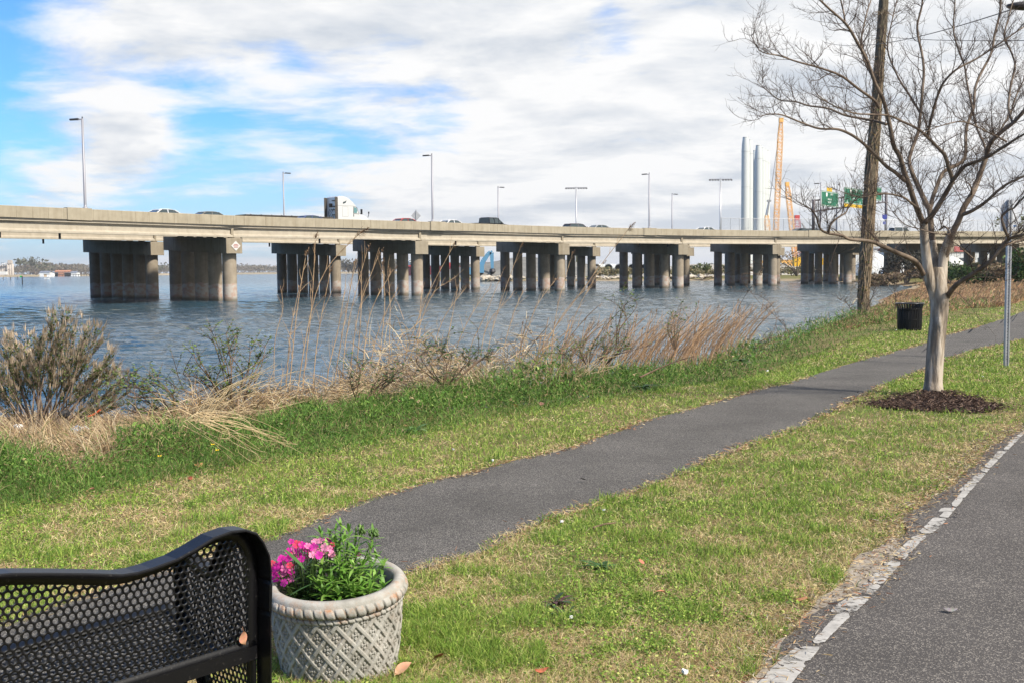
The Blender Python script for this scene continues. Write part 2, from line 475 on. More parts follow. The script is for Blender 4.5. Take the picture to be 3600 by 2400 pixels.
# ------------------------------------------------------------------ path, road, road edge line
PATH_UP = [(-500, 2330), (0, 2190), (319, 2085), (640, 1985), (820, 1930), (979, 1893), (1071, 1844), (1220, 1780), (1377, 1730), (1530, 1691), (1660, 1660), (1800, 1620), (2001, 1579), (2068, 1548), (2179, 1517), (2246, 1488), (2371, 1452), (2514, 1416), (2648, 1374), (2800, 1338), (2943, 1293), (3073, 1255), (3183, 1226), (3254, 1207), (3316, 1181), (3422, 1155), (3532, 1128), (3600, 1109), (3800, 1068), (4200, 1025)]
PATH_LO = [(-500, 2900), (200, 2600), (500, 2450), (700, 2350), (1200, 2115), (1469, 2005), (1560, 1990), (1684, 1944), (1790, 1900), (1913, 1844), (2020, 1800), (2143, 1760), (2296, 1699), (2388, 1668), (2480, 1630), (2602, 1577), (2755, 1531), (2908, 1454), (3046, 1385), (3214, 1316), (3321, 1270), (3429, 1232), (3600, 1194), (3800, 1140), (4200, 1070)]
def densify(pts, step):
    out = []
    for a, b in zip(pts[:-1], pts[1:]):
        n = max(1, int((b - a).length / step))
        for i in range(n): out.append(a.lerp(b, i / n))
    out.append(pts[-1]); return out
def wobble(pts, amp, sc, seed):
    return [p + Vector((mnoise.noise(Vector((p.x * sc, p.y * sc, seed))), mnoise.noise(Vector((p.x * sc, p.y * sc, seed + 7))), 0)) * amp for p in pts]
def sheet(up, lo, lift):
    """ribbon between two edge lines, laid on the ground"""
    n = 360
    def resamp(pts):
        L = [0]
        for a, b in zip(pts[:-1], pts[1:]): L.append(L[-1] + (b - a).length)
        q = np.linspace(0, L[-1], n)
        return np.stack([np.interp(q, L, [p[k] for p in pts]) for k in range(2)], 1)
    U, Lw = resamp(up), resamp(lo)
    k = 9
    P = np.concatenate([U + (Lw - U) * (j / (k - 1)) for j in range(k)])
    z = np.maximum(-0.012 * P[:, 1], -0.42) + smooth01((P[:, 1] - 40) / 26) * smooth01((shore_sd(P) - 5) / 16) * 1.15 + lift
    V = np.concatenate([P, z[:, None]], 1)
    i2 = np.arange(n * k).reshape(k, n)
    F = np.stack([i2[:-1, :-1].ravel(), i2[1:, :-1].ravel(), i2[1:, 1:].ravel(), i2[:-1, 1:].ravel()], 1)
    return V, F
M_path = asphalt('path_asphalt', (.047, .0435, .0415), (.28, .26, .23), .56, 230)
M_road = asphalt('road_asphalt', (.068, .0615, .058), (.26, .235, .205), .72, 165)
pu = wobble(densify([on_lawn(*p) for p in PATH_UP], 0.12), 0.07, 1.7, 1)
pl = wobble(densify([on_lawn(*p) for p in PATH_LO], 0.12), 0.07, 1.7, 5)
pV, pF = sheet(pu, pl, 0.010)
structure('path', np_mesh('path', pV, pF, M_path, smooth=True))
PATH_POLY = np.array([(p.x, p.y) for p in pu] + [(p.x, p.y) for p in pl[::-1]])

ROAD_E = [(2560, 2520), (2696, 2369), (2836, 2172), (2960, 2110), (3059, 2050), (3123, 1974), (3174, 1929), (3187, 1815), (3282, 1757), (3416, 1655), (3480, 1572), (3557, 1528), (3600, 1515), (3900, 1380), (4600, 1240)]
re_ = wobble(densify([on_lawn(*p) for p in ROAD_E], 0.06), 0.05, 3.0, 11)
re_ = [Vector((0.35, 1.5, 0)), Vector((-2.2, -4, 0))][::-1] + re_
road_poly = [Vector((p.x, p.y, 0)) for p in re_] + [Vector((60, 26, 0)), Vector((60, -30, 0)), Vector((-14, -30, 0))]
def flat_poly(name, poly, lift, m):
    mb = MB(); mb.add([(p.x, p.y, lawn_z(p.y) if p.y > 0 else -0.012 * p.y) for p in poly], [tuple(range(len(poly)))])
    me = mb.mesh(name, m)
    import bmesh
    bm = bmesh.new(); bm.from_mesh(me); bmesh.ops.triangulate(bm, faces=bm.faces[:]); bm.to_mesh(me); bm.free()
    for v in me.vertices: v.co.z += lift
    return me
structure('road', flat_poly('road', road_poly, 0.010, M_road))
ROAD_POLY = np.array([(p.x, p.y) for p in road_poly])
# worn white edge line: separate flakes of paint, each a few centimetres to half a metre
LINE_R = [(2700, 2520), (2817, 2376), (2906, 2261), (2976, 2191), (3046, 2127), (3148, 2012), (3238, 1910), (3308, 1859), (3391, 1757), (3493, 1639), (3595, 1534), (3800, 1400), (4200, 1270)]
LINE_L = [(2585, 2500), (2708, 2357), (2850, 2235), (2924, 2146), (3024, 2070), (3142, 1955), (3257, 1846), (3365, 1732), (3435, 1668), (3525, 1572), (3575, 1534), (3790, 1398), (4190, 1268)]
def line_paint():
    R_ = densify([on_lawn(*p) for p in LINE_R], 0.05); L_ = densify([on_lawn(*p) for p in LINE_L], 0.05)
    def rs(pts, n):
        L = [0]
        for a, b in zip(pts[:-1], pts[1:]): L.append(L[-1] + (b - a).length)
        q = np.linspace(0, L[-1], n)
        return [Vector([float(np.interp(v, L, [p[k] for p in pts])) for k in range(3)]) for v in q], L[-1]
    n = 900
    Rr, LL = rs(R_, n); Lr, _ = rs(L_, n)
    mb = MB(); r = random.Random(5); i = 4
    while i < n - 10:
        ln = r.choice((4, 6, 9, 14, 22)); gap = r.choice((1, 1, 1, 1, 3))
        a, b = i, min(i + ln, n - 1)
        lo_cut = r.uniform(-.02, .06) + (0.35 if r.random() < .12 else 0); sl = r.uniform(-4, 4)
        top, bot = [], []
        for j in range(a, b + 1):
            t = (j - a) / max(1, b - a); edge = min(t, 1 - t)
            wl = max(0.0, lo_cut + 0.08 * mnoise.noise(Vector((j * .35, 1, i))) + (.25 if edge < .08 else 0) * r.random())
            wr = 0.03 + 0.05 * abs(mnoise.noise(Vector((j * .5, 9, i)))) + (.2 if edge < .08 else 0) * r.random()
            jj = int(min(n - 1, max(0, j + sl)))
            top.append(Lr[jj].lerp(Rr[j], min(wl, .6))); bot.append(Rr[j].lerp(Lr[jj], min(wr, .35)))
        for k in range(len(top) - 1):
            mb.add([(p.x, p.y, lawn_z(p.y) + 0.0145) for p in (top[k], bot[k], bot[k + 1], top[k + 1])], [(0, 1, 2, 3)])
        if r.random() < .5:                  # a crack along the flake is left as a gap in the next one
            gap += 0
        i = b + gap
    return mb
M_paint = mat('worn_paint', (.36, .345, .32), .85, .2, var=.2, vscale=16)
def wear(m):
    t = m.node_tree; b = t.nodes['Principled BSDF']; tcn = t.nodes.new('ShaderNodeTexCoord')
    n = t.nodes.new('ShaderNodeTexNoise'); n.inputs['Scale'].default_value = 26; n.inputs['Detail'].default_value = 8; n.inputs['Roughness'].default_value = .7; t.links.new(tcn.outputs['Object'], n.inputs['Vector'])
    n2 = t.nodes.new('ShaderNodeTexNoise'); n2.inputs['Scale'].default_value = 3.0; n2.inputs['Detail'].default_value = 4; t.links.new(tcn.outputs['Object'], n2.inputs['Vector'])
    ad = t.nodes.new('ShaderNodeMath'); ad.operation = 'MULTIPLY_ADD'; t.links.new(n2.outputs['Fac'], ad.inputs[0]); ad.inputs[1].default_value = .9; t.links.new(n.outputs['Fac'], ad.inputs[2])
    mr = t.nodes.new('ShaderNodeMapRange'); t.links.new(ad.outputs[0], mr.inputs[0])
    for i, q in enumerate((.74, .90, 0, 1)): mr.inputs[i + 1].default_value = q
    t.links.new(mr.outputs[0], b.inputs['Alpha'])
wear(M_paint)
structure('road_marking', line_paint(), M_paint)
# sandy shoulder between turf and road
SAND = [(2560, 2500), (2640, 2400), (2700, 2330), (2790, 2210), (2850, 2140), (2960, 2040), (3020, 1950), (3090, 1930), (3150, 1890), (3190, 1900), (3174, 1945), (3120, 1990), (3062, 2062), (2960, 2120), (2845, 2185), (2740, 2330), (2640, 2470), (2600, 2520)]
sp_ = wobble(densify([on_lawn(*p) for p in SAND + [SAND[0]]], 0.06)[:-1], 0.05, 4.0, 3)
M_sand = mat('sandy_soil', (.20, .17, .135), .95, .1, col2=(.38, .335, .28), vscale=10, bump=.18, bscale=110, detail=10)
structure('sandy_shoulder', flat_poly('sandy_shoulder', sp_, 0.0085, M_sand))
SAND_POLY = np.array([(p.x, p.y) for p in sp_])
# mulch ring round the crape myrtle
MULCH = [(3060, 1424), (3120, 1412), (3200, 1396), (3260, 1392), (3350, 1395), (3440, 1412), (3510, 1432), (3500, 1444), (3440, 1454), (3360, 1452), (3260, 1448), (3150, 1440), (3090, 1434)]
mp_ = wobble(densify([on_lawn(*p) for p in MULCH + [MULCH[0]]], 0.06)[:-1], 0.10, 3.0, 3)
M_mulch = mat('bark_mulch', (.03, .018, .013), .95, .1, col2=(.13, .082, .06), vscale=30, bump=.9, bscale=45, detail=9)
structure('mulch_bed', flat_poly('mulch_bed', mp_, 0.02, M_mulch))
MULCH_POLY = np.array([(p.x, p.y) for p in mp_])
# ------------------------------------------------------------------ the two bridges
def concrete(name, c1, c2, streak=True, bump=.25, band=None, dirt=0.5):
    m = bpy.data.materials.new(name); m.use_nodes = True; t = m.node_tree; b = t.nodes['Principled BSDF']
    b.inputs['Roughness'].default_value = .88; b.inputs['Specular IOR Level'].default_value = .25
    g = t.nodes.new('ShaderNodeNewGeometry')
    def ns(scale, s, det=7):
        mp = t.nodes.new('ShaderNodeMapping'); t.links.new(g.outputs['Position'], mp.inputs[0]); mp.inputs['Scale'].default_value = s
        n = t.nodes.new('ShaderNodeTexNoise'); n.inputs['Scale'].default_value = scale; n.inputs['Detail'].default_value = det; n.inputs['Roughness'].default_value = .65
        t.links.new(mp.outputs[0], n.inputs['Vector']); return n.outputs['Fac']
    def ramp(f, a, ca, bb, cb):
        r = t.nodes.new('ShaderNodeValToRGB'); t.links.new(f, r.inputs[0])
        r.color_ramp.elements[0].position = a; r.color_ramp.elements[1].position = bb
        r.color_ramp.elements[0].color = (*ca, 1); r.color_ramp.elements[1].color = (*cb, 1); return r.outputs[0]
    col = ramp(ns(1.3, (1, 1, 1)), .32, c1, .68, c2)
    def mul(a, bcol, f):
        n = t.nodes.new('ShaderNodeMix'); n.data_type = 'RGBA'; n.blend_type = 'MULTIPLY'; n.inputs[0].default_value = f
        t.links.new(a, n.inputs[6]); t.links.new(bcol, n.inputs[7]); return n.outputs[2]
    if streak:
        col = mul(col, ramp(ns(2.2, (1, 1, .06), 4), .30, (.62, .57, .50), .52, (1, 1, 1)), dirt)
    if band is not None:                     # pale patched and rust stained zone near the water, edges uneven
        sp = t.nodes.new('ShaderNodeSeparateXYZ'); t.links.new(g.outputs['Position'], sp.inputs[0])
        ad = t.nodes.new('ShaderNodeMath'); ad.operation = 'MULTIPLY_ADD'; t.links.new(ns(.6, (1, 1, .05), 2), ad.inputs[0]); ad.inputs[1].default_value = 1.1; t.links.new(sp.outputs[2], ad.inputs[2])
        mr = t.nodes.new('ShaderNodeMapRange'); t.links.new(ad.outputs[0], mr.inputs[0])
        for i, q in enumerate((band + .03, band - .03, 0, .75)): mr.inputs[i + 1].default_value = q
        pale = ramp(ns(1.6, (1, 1, 1.4)), .42, (.40, .27, .22), .56, (.46, .43, .39))
        n = t.nodes.new('ShaderNodeMix'); n.data_type = 'RGBA'; t.links.new(mr.outputs[0], n.inputs[0]); t.links.new(col, n.inputs[6]); t.links.new(pale, n.inputs[7]); col = n.outputs[2]
        m2 = t.nodes.new('ShaderNodeMapRange'); t.links.new(sp.outputs[2], m2.inputs[0])
        for i, q in enumerate((WATER_Z + .45, WATER_Z + .1, 0, .8)): m2.inputs[i + 1].default_value = q
        n = t.nodes.new('ShaderNodeMix'); n.data_type = 'RGBA'; t.links.new(m2.outputs[0], n.inputs[0]); t.links.new(col, n.inputs[6]); n.inputs[7].default_value = (.09, .085, .06, 1); col = n.outputs[2]
    t.links.new(col, b.inputs['Base Color'])
    bp = t.nodes.new('ShaderNodeBump'); bp.inputs['Strength'].default_value = bump; bp.inputs['Distance'].default_value = .05
    t.links.new(ns(6, (1, 1, 1)), bp.inputs['Height']); t.links.new(bp.outputs[0], b.inputs['Normal'])
    return m
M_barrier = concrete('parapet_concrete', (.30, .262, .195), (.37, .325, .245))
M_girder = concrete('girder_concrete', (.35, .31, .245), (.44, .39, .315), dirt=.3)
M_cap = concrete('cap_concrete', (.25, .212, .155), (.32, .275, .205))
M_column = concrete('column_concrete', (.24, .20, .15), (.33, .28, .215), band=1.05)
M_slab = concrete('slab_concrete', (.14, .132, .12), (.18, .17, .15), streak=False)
M_deckroad = asphalt('deck_surface', (.16, .155, .15), (.22, .21, .2), .5, 20)
M_darkmetal = mat('dark_metal', (.05, .05, .055), .5, .5, .6)
M_galv = mat('galvanised_steel', (.42, .43, .45), .45, .5, .7, var=.15, vscale=8)

class Bridge: pass
def catmull(pts, per=8):
    out = []
    n = len(pts)
    for i in range(n - 1):
        p0, p1, p2, p3 = pts[max(0, i - 1)], pts[i], pts[i + 1], pts[min(n - 1, i + 2)]
        for k in range(per):
            t = k / per
            out.append(0.5 * ((2 * p1) + (p2 - p0) * t + (2 * p0 - 5 * p1 + 4 * p2 - p3) * t * t + (3 * p1 - p0 - 3 * p2 + p3) * t ** 3))
    out.append(pts[-1].copy()); return out
def build_bridge(label, piers, ntop, width, ngird, ped_at, pipes):
    """piers: (near column xy, far column xy, columns, parapet top z)"""
    root = thing('highway_bridge', label, 'bridge', (0, 0, 0))
    B = Bridge(); B.root = root
    us, edges = [], []
    for near_, far_, nc, zt in piers:
        u = (Vector(far_) - Vector(near_)).normalized(); us.append(u)
        e = Vector(near_) - u * 1.15
        edges.append(Vector((e.x, e.y, zt)))
    B.edge = catmull(edges, 10)
    uu = catmull([Vector((u.x, u.y, 0)) for u in us], 10); B.u = [q.normalized() for q in uu]
    B.slope = 0.040; B.width = width
    def off(i, o, dz, ):                      # point on section i at offset o inward, dz below the outer parapet top
        p = B.edge[i] + B.u[i] * o
        return Vector((p.x, p.y, B.edge[i].z + dz + B.slope * o))
    B.off = off
    N = len(B.edge)
    # slab and riding surface
    mb = MB()
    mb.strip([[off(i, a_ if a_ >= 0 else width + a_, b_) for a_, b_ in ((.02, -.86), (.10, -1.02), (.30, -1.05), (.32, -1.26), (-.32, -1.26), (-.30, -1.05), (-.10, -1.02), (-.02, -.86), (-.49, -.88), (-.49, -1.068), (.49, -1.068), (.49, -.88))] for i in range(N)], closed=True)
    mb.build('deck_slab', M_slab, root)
    mb = MB(); mb.strip([[off(i, .50, -1.06), off(i, width - .50, -1.06)] for i in range(N)], closed=False, caps=False)
    mb.build('road_surface', M_deckroad, root)
    # parapets, each with its joints and the lamp pedestals
    for side in (0, 1):
        mb = MB()
        def so(i, o, dz): return off(i, o if side == 0 else width - o, dz)
        secs = []
        def sec(i, g):
            return [so(i, g, -.90), so(i, g, -.03 - g), so(i, .03 + g, -g), so(i, .23, -g), so(i, .27, -.04 - g), so(i, .31, -.55), so(i, .47, -.78), so(i, .47, -.90)]
        for i in range(N):
            if i == N - 1: secs.append(sec(i, 0)); break
            L_ = (B.edge[i + 1] - B.edge[i]).length; nj = max(1, round(L_ / 1.5))
            A0, B0, A1, B1 = sec(i, 0), sec(i + 1, 0), sec(i, .022), sec(i + 1, .022)
            for j in range(nj):               # a shallow joint in the wall every metre and a half
                t = j / nj; e = .016 / L_
                for S0, S1, tt in ((A0, B0, t), (A1, B1, t + e * .3), (A1, B1, t + e), (A0, B0, t + e * 1.3)):
                    secs.append([p.lerp(q, tt) for p, q in zip(S0, S1)])
        if side == 1: secs = [x[::-1] for x in secs]
        mb.strip(secs)
        if side == 0:
            for s_ in ped_at:                 # pedestals swell out of the wall where lamp posts stand
                i = int(round(s_)); i = max(0, min(N - 1, i)); p = off(i, .16, -.44)
                d = (B.edge[min(i + 1, N - 1)] - B.edge[max(i - 1, 0)]); a = math.atan2(d.y, d.x)
                mb.box(p, (2.3, .50, 1.0), rz=a)
        mb.build('parapet', M_barrier, root)
    # girders run straight from pier to pier
    for a in range(len(piers) - 1):
        i0, i1 = a * 10, (a + 1) * 10
        for gi in range(ngird):
            o = .62 + gi * (width - 1.24) / (ngird - 1)
            p, q = off(i0, o, 0), off(i1, o, 0)
            d = (q - p); d.z = 0; d.normalize(); nrm = Vector((-d.y, d.x, 0))
            p = p + d * .06; q = q - d * .06
            prof = [(-.36, -1.085), (.36, -1.085), (.36, -1.15), (.10, -1.24), (.10, -1.74), (.34, -1.90), (.34, -2.06), (-.34, -2.06), (-.34, -1.90), (-.10, -1.74), (-.10, -1.24), (-.36, -1.15)]
            mb = MB()
            mb.strip([[r + nrm * x + Vector((0, 0, z)) for x, z in prof] for r in (p, q)])
            mb.build('girder', M_girder, root)
    # piers: cap with its columns and the end diaphragm above
    for a, (near_, far_, nc, zt) in enumerate(piers):
        i = a * 10; u = us[a]; L = (Vector(far_) - Vector(near_)).length
        nrm = Vector((-u.y, u.x, 0)); u3 = Vector((u.x, u.y, 0))
        A = Vector((near_[0], near_[1], 0)) - u3 * 1.2; Bq = Vector((near_[0], near_[1], 0)) + u3 * (L + 1.2)
        def capz(o, dz): return zt + dz + B.slope * (o)
        mb = MB(); secs = []
        for p, o in ((A, -.05), (A + u3 * .02, -.03), (Bq - u3 * .02, L + 2.33), (Bq, L + 2.35)):
            ins = .02 if o in (-.05, L + 2.35) else 0
            t, b_ = capz(o, -2.14), capz(o, -3.58)
            secs.append([p + nrm * (.80 - ins) + Vector((0, 0, t - ins)), p - nrm * (.80 - ins) + Vector((0, 0, t - ins)), p - nrm * (.80 - ins) + Vector((0, 0, b_ + ins)), p + nrm * (.80 - ins) + Vector((0, 0, b_ + ins))])
        mb.strip(secs)
        for gi in range(ngird):               # bearing pads carry the girders
            o = .62 + gi * (width - 1.24) / (ngird - 1)
            pp = off(i, o, -2.10); mb.box(pp, (.5, .5, .09), rz=math.atan2(u.y, u.x))
        cap = mb.build('pier_cap', M_cap, root)
        for k in range(nc):
            t = k / (nc - 1); p = Vector((near_[0], near_[1], 0)) + u3 * (L * t)
            zb = min(WATER_Z - .8, gz1(p.x, p.y) - .5) if a < 9 else -2
            ztp = capz(1.2 + L * t, -3.585)
            mb = MB(); mb.lathe([(.665, zb), (.665, ztp - .02), (.665, ztp)], 28, (p.x, p.y, 0))
            mb.build('column', M_column, cap, smooth=True)
        mb = MB()
        for gi in range(ngird - 1):
            o0 = .62 + gi * (width - 1.24) / (ngird - 1); o1 = .62 + (gi + 1) * (width - 1.24) / (ngird - 1)
            p, q = off(i, o0 + .36, -1.45), off(i, o1 - .36, -1.45)
            mb.box((p + q) / 2, ((q - p).length, .22, .85), rz=math.atan2(u.y, u.x))
        pz = off(i, .60, -1.55); mb.box(pz, (.60, .24, 1.0), rz=math.atan2(u.y, u.x))
        mb.build('end_diaphragm', M_cap, root)
    for s_ in pipes:
        i = int(s_); f = s_ - i
        p = off(i, 1.25, -2.0).lerp(off(i + 1, 1.25, -2.0), f)
        mb = MB(); mb.tube([p + Vector((0, 0, .9)), p + Vector((0, 0, -.52))], .10, 8)
        mb.build('drain_pipe', M_darkmetal, root)
    return B
def xy(px, d): return (at(px, 950, d).x, d)
NEAR = [((-56.0, 58.5), (-64.5, 69.0), 5, CAMH + 5.30), ((-42.2, 81.0), (-50.8, 91.6), 5, CAMH + 5.34),
        (xy(807, 103.5), xy(618, 114), 5, CAMH + 5.39), (xy(1466, 120.5), xy(1277, 132), 5, CAMH + 5.43), (xy(1967.6, 139.5), xy(1775.5, 154), 5, CAMH + 5.50),
        (xy(2386.6, 153), xy(2192.6, 168), 5, CAMH + 5.54), (xy(2716, 166), xy(2524, 181), 5, CAMH + 5.66), (xy(3034, 175), xy(2829, 190), 5, CAMH + 5.78),
        (xy(3322, 182), xy(3143, 196), 4, CAMH + 5.86), (xy(3580, 188), xy(3400, 203), 4, CAMH + 5.90), ((108, 196), (103, 212), 4, CAMH + 5.95), ((130, 203), (126, 219), 4, CAMH + 6.0)]
FARB = [((-72, 75), (-79.5, 84), 6, CAMH + 5.50), ((-55.5, 97), (-63.5, 105), 6, CAMH + 5.52), (xy(534, 118), xy(336, 125.5), 6, CAMH + 5.54), (xy(1180, 139), xy(991, 147), 6, CAMH + 5.58), (xy(1671, 160), xy(1497, 168.5), 6, CAMH + 5.62),
        (xy(2080, 172), xy(1905, 182), 6, CAMH + 5.66), (xy(2411, 184), xy(2245, 195), 6, CAMH + 5.72), (xy(2730, 196), xy(2560, 207), 6, CAMH + 5.8), (xy(2995, 205), xy(2850, 217), 6, CAMH + 5.9), ((84, 212), (78, 225), 6, CAMH + 5.95), ((104, 219), (99, 233), 6, CAMH + 6.0)]
POLE_PX = [306, 1517, 2284, 2882]
def edge_s(B, px, o=0.0):                  # section index whose outer edge stands at picture column px
    best = None
    for i in range(len(B.edge) - 1):
        for f in (0, .25, .5, .75):
            p = B.off(i, o, 0).lerp(B.off(i + 1, o, 0), f)
            v = p - Vector((0, 0, CAMH)); dpt = v.dot(_F)
            if dpt < 1: continue
            e = abs(1800 + FPX * v.dot(_R) / dpt - px)
            if best is None or e < best[0]: best = (e, i + f)
    return best[1]
def on_deck(B, px, o, dz=-1.05):
    s = edge_s(B, px, o); i = int(s); f = s - i
    p = B.off(i, o, dz).lerp(B.off(i + 1, o, dz), f)
    d = B.off(i + 1, o, 0) - B.off(i, o, 0)
    return p, math.atan2(d.y, d.x)
# pedestal positions are found on a dry edge first
_E = Bridge(); 
def _dry(piers):
    us = [(Vector(b) - Vector(a)).normalized() for a, b, _, _ in piers]
    E = catmull([Vector((*(Vector(a) - u * 1.15), z)) for (a, b, _, z), u in zip(piers, us)], 10)
    D = Bridge(); D.edge = E; D.off = lambda i, o, dz: E[min(i, len(E) - 1)]
    return D
_d = _dry(NEAR)
PED = [edge_s(_d, q) for q in POLE_PX] + [edge_s(_d, 3116)]
BN = build_bridge('nearer of two parallel concrete highway bridges with beige parapet and traffic', NEAR, 0, 13.6, 6, PED, (11.6, 20.6, 24.5, 32.5, 37.3, 46.5, 49.0, 57.5, 60.5, 13.5))
BF = build_bridge('farther parallel concrete bridge seen between the columns of the nearer bridge', FARB, 0, 13.2, 6, [], (12.0, 15.4, 22.6, 26.1, 33.5, 36.6, 45.5, 53.2))

# diamond notice on the end of a pier cap
p_n = Vector((*NEAR[2][0], 0)); u_ = (Vector(NEAR[2][1]) - Vector(NEAR[2][0])).normalized(); u3_ = Vector((u_.x, u_.y, 0)); n3_ = Vector((u3_.y, -u3_.x, 0))
M_white = mat('white_paint', (.80, .80, .78), .5, .4, var=.05, vscale=6)
M_redprint = mat('red_print', (.30, .05, .04), .6)
def notice():
    c = p_n - u3_ * 1.215 + Vector((0, 0, NEAR[2][3] - 2.86)) + n3_ * .14
    root = thing('notice_board', 'white diamond notice on the end of the bridge pier cap', 'sign', c)
    w = n3_; up = Vector((0, 0, 1)); out = -u3_
    mb = MB(); s = .47
    mb.prism([out * .012 + w * s, out * .012 + up * s, out * .012 - w * s, out * .012 - up * s], out * .02)
    mb.build('board', mat('notice_white', (.56, .55, .52), .6), root)
    for z, hw in ((.13, .20), (0.0, .27), (-.13, .20)):
        mb = MB(); q = out * .034 + up * z
        mb.prism([q + w * hw + up * .032, q - w * hw + up * .032, q - w * hw - up * .032, q + w * hw - up * .032], out * .006)
        mb.build('text_line', M_redprint, root)
notice()

# ------------------------------------------------------------------ lamps along the bridges
M_pole = mat('pole_grey', (.30, .30, .33), .5, .4, .3)
def lamp_proto(arm=1):
    root = thing('street_lamp', 'lamp', 'street lamp', (0, 0, 0), group='lamps along the bridges')
    mb = MB(); mb.lathe([(.22, 0), (.22, .06), (.13, .08), (.115, .3), (.085, 7.35), (.0, 7.37)], 12); mb.build('pole', M_pole, root, smooth=True)
    mb = MB(); mb.box((-.35 * arm, 0, 7.28), (.62, .09, .10)); mb.build('arm', M_pole, root)
    mb = MB(); mb.prism([(-.30 * arm, -.17, 7.24), (-1.02 * arm, -.13, 7.20), (-1.02 * arm, .13, 7.20), (-.30 * arm, .17, 7.24)], (0, 0, .13)); mb.build('lamp_head', M_darkmetal, root)
    mb = MB(); mb.tube([(0, 0, 7.36), (0, 0, 7.50)], .05, 6); mb.build('photocell', M_darkmetal, root)
    return root
LP = lamp_proto()
near_lab = ['tall bridge lamp nearest the left edge, above the leftmost pier', 'bridge lamp just right of the grey diamond road sign', 'bridge lamp between the two floodlight masts on the right', 'thin bridge lamp behind the leftmost green highway sign']
for k, px in enumerate(POLE_PX):
    s = edge_s(BN, px, .16); i = int(s); f = s - i
    p = BN.off(i, .16, .06).lerp(BN.off(i + 1, .16, .06), f)
    if k == 0: LP.location = p; LP['label'] = near_lab[0]; o = LP
    else: o = dup(LP, p, 0, near_lab[k])
far_lab = ['small distant lamp behind the flatbed trailer of the white truck', 'small distant lamp behind the black pickup', 'small distant lamp just right of a taller bridge lamp on the right']
for k, px in enumerate((995, 1755, 2359)):
    s = edge_s(BF, px, BF.width - .16); i = int(s); f = s - i
    p = BF.off(i, BF.width - .16, .0).lerp(BF.off(i + 1, BF.width - .16, .0), f)
    dup(LP, p, math.pi, far_lab[k])
# ------------------------------------------------------------------ traffic on the nearer bridge
M_glass = mat('car_glass', (.03, .045, .05), .06, .8)
M_tyre = mat('tyre_rubber', (.018, .018, .019), .85, .3)
M_rim = mat('wheel_alloy', (.45, .45, .46), .35, .5, .7)
M_tail = mat('tail_lamp', (.45, .015, .012), .3, .6)
M_headl = mat('head_lamp', (.75, .76, .78), .15, .8)
M_trim = mat('black_trim', (.02, .02, .022), .5, .5)
_paint = {}
def paint(col):
    if col not in _paint: _paint[col] = mat('car_paint', col, .32, .5, .15, coat=.6)
    return _paint[col]
def wheel(parent, x, y, r=.33, w=.22):
    mb = MB(); n = 20; prof = [(r * .62, -w / 2), (r * .93, -w / 2), (r, -w / 2 + .03), (r, w / 2 - .03), (r * .93, w / 2), (r * .62, w / 2)]
    vs = []; fs = []
    for pr, py in prof:
        for k in range(n):
            a = 2 * math.pi * k / n; vs.append((x + pr * math.cos(a), y + py, r + pr * math.sin(a)))
    for i in range(len(prof) - 1):
        for k in range(n): fs.append((i * n + k, i * n + (k + 1) % n, (i + 1) * n + (k + 1) % n, (i + 1) * n + k))
    mb.add(vs, fs); t = mb.build('wheel', M_tyre, parent, smooth=True)
    mb = MB(); s = 1 if y > 0 else -1; yy = y + s * (w / 2 - .03)
    c = [(x + r * .64 * math.cos(2 * math.pi * k / n), yy, r + r * .64 * math.sin(2 * math.pi * k / n)) for k in range(n)]
    mb.prism(c, (0, -s * .05, 0)); mb.build('rim', M_rim, t)
def loft_x(mb, secs):                      # sections at x: (x, halfwidth bottom, halfwidth top, z bottom, z top)
    S = []
    for x, wb, wt, zb, zt in secs:
        r = min(.06, (zt - zb) * .3)
        S.append([Vector((x, -wb, zb + r)), Vector((x, -wb + r, zb)), Vector((x, wb - r, zb)), Vector((x, wb, zb + r)), Vector((x, wt, zt - r)), Vector((x, wt - r * 1.5, zt)), Vector((x, -wt + r * 1.5, zt)), Vector((x, -wt, zt - r))])
    mb.strip(S)
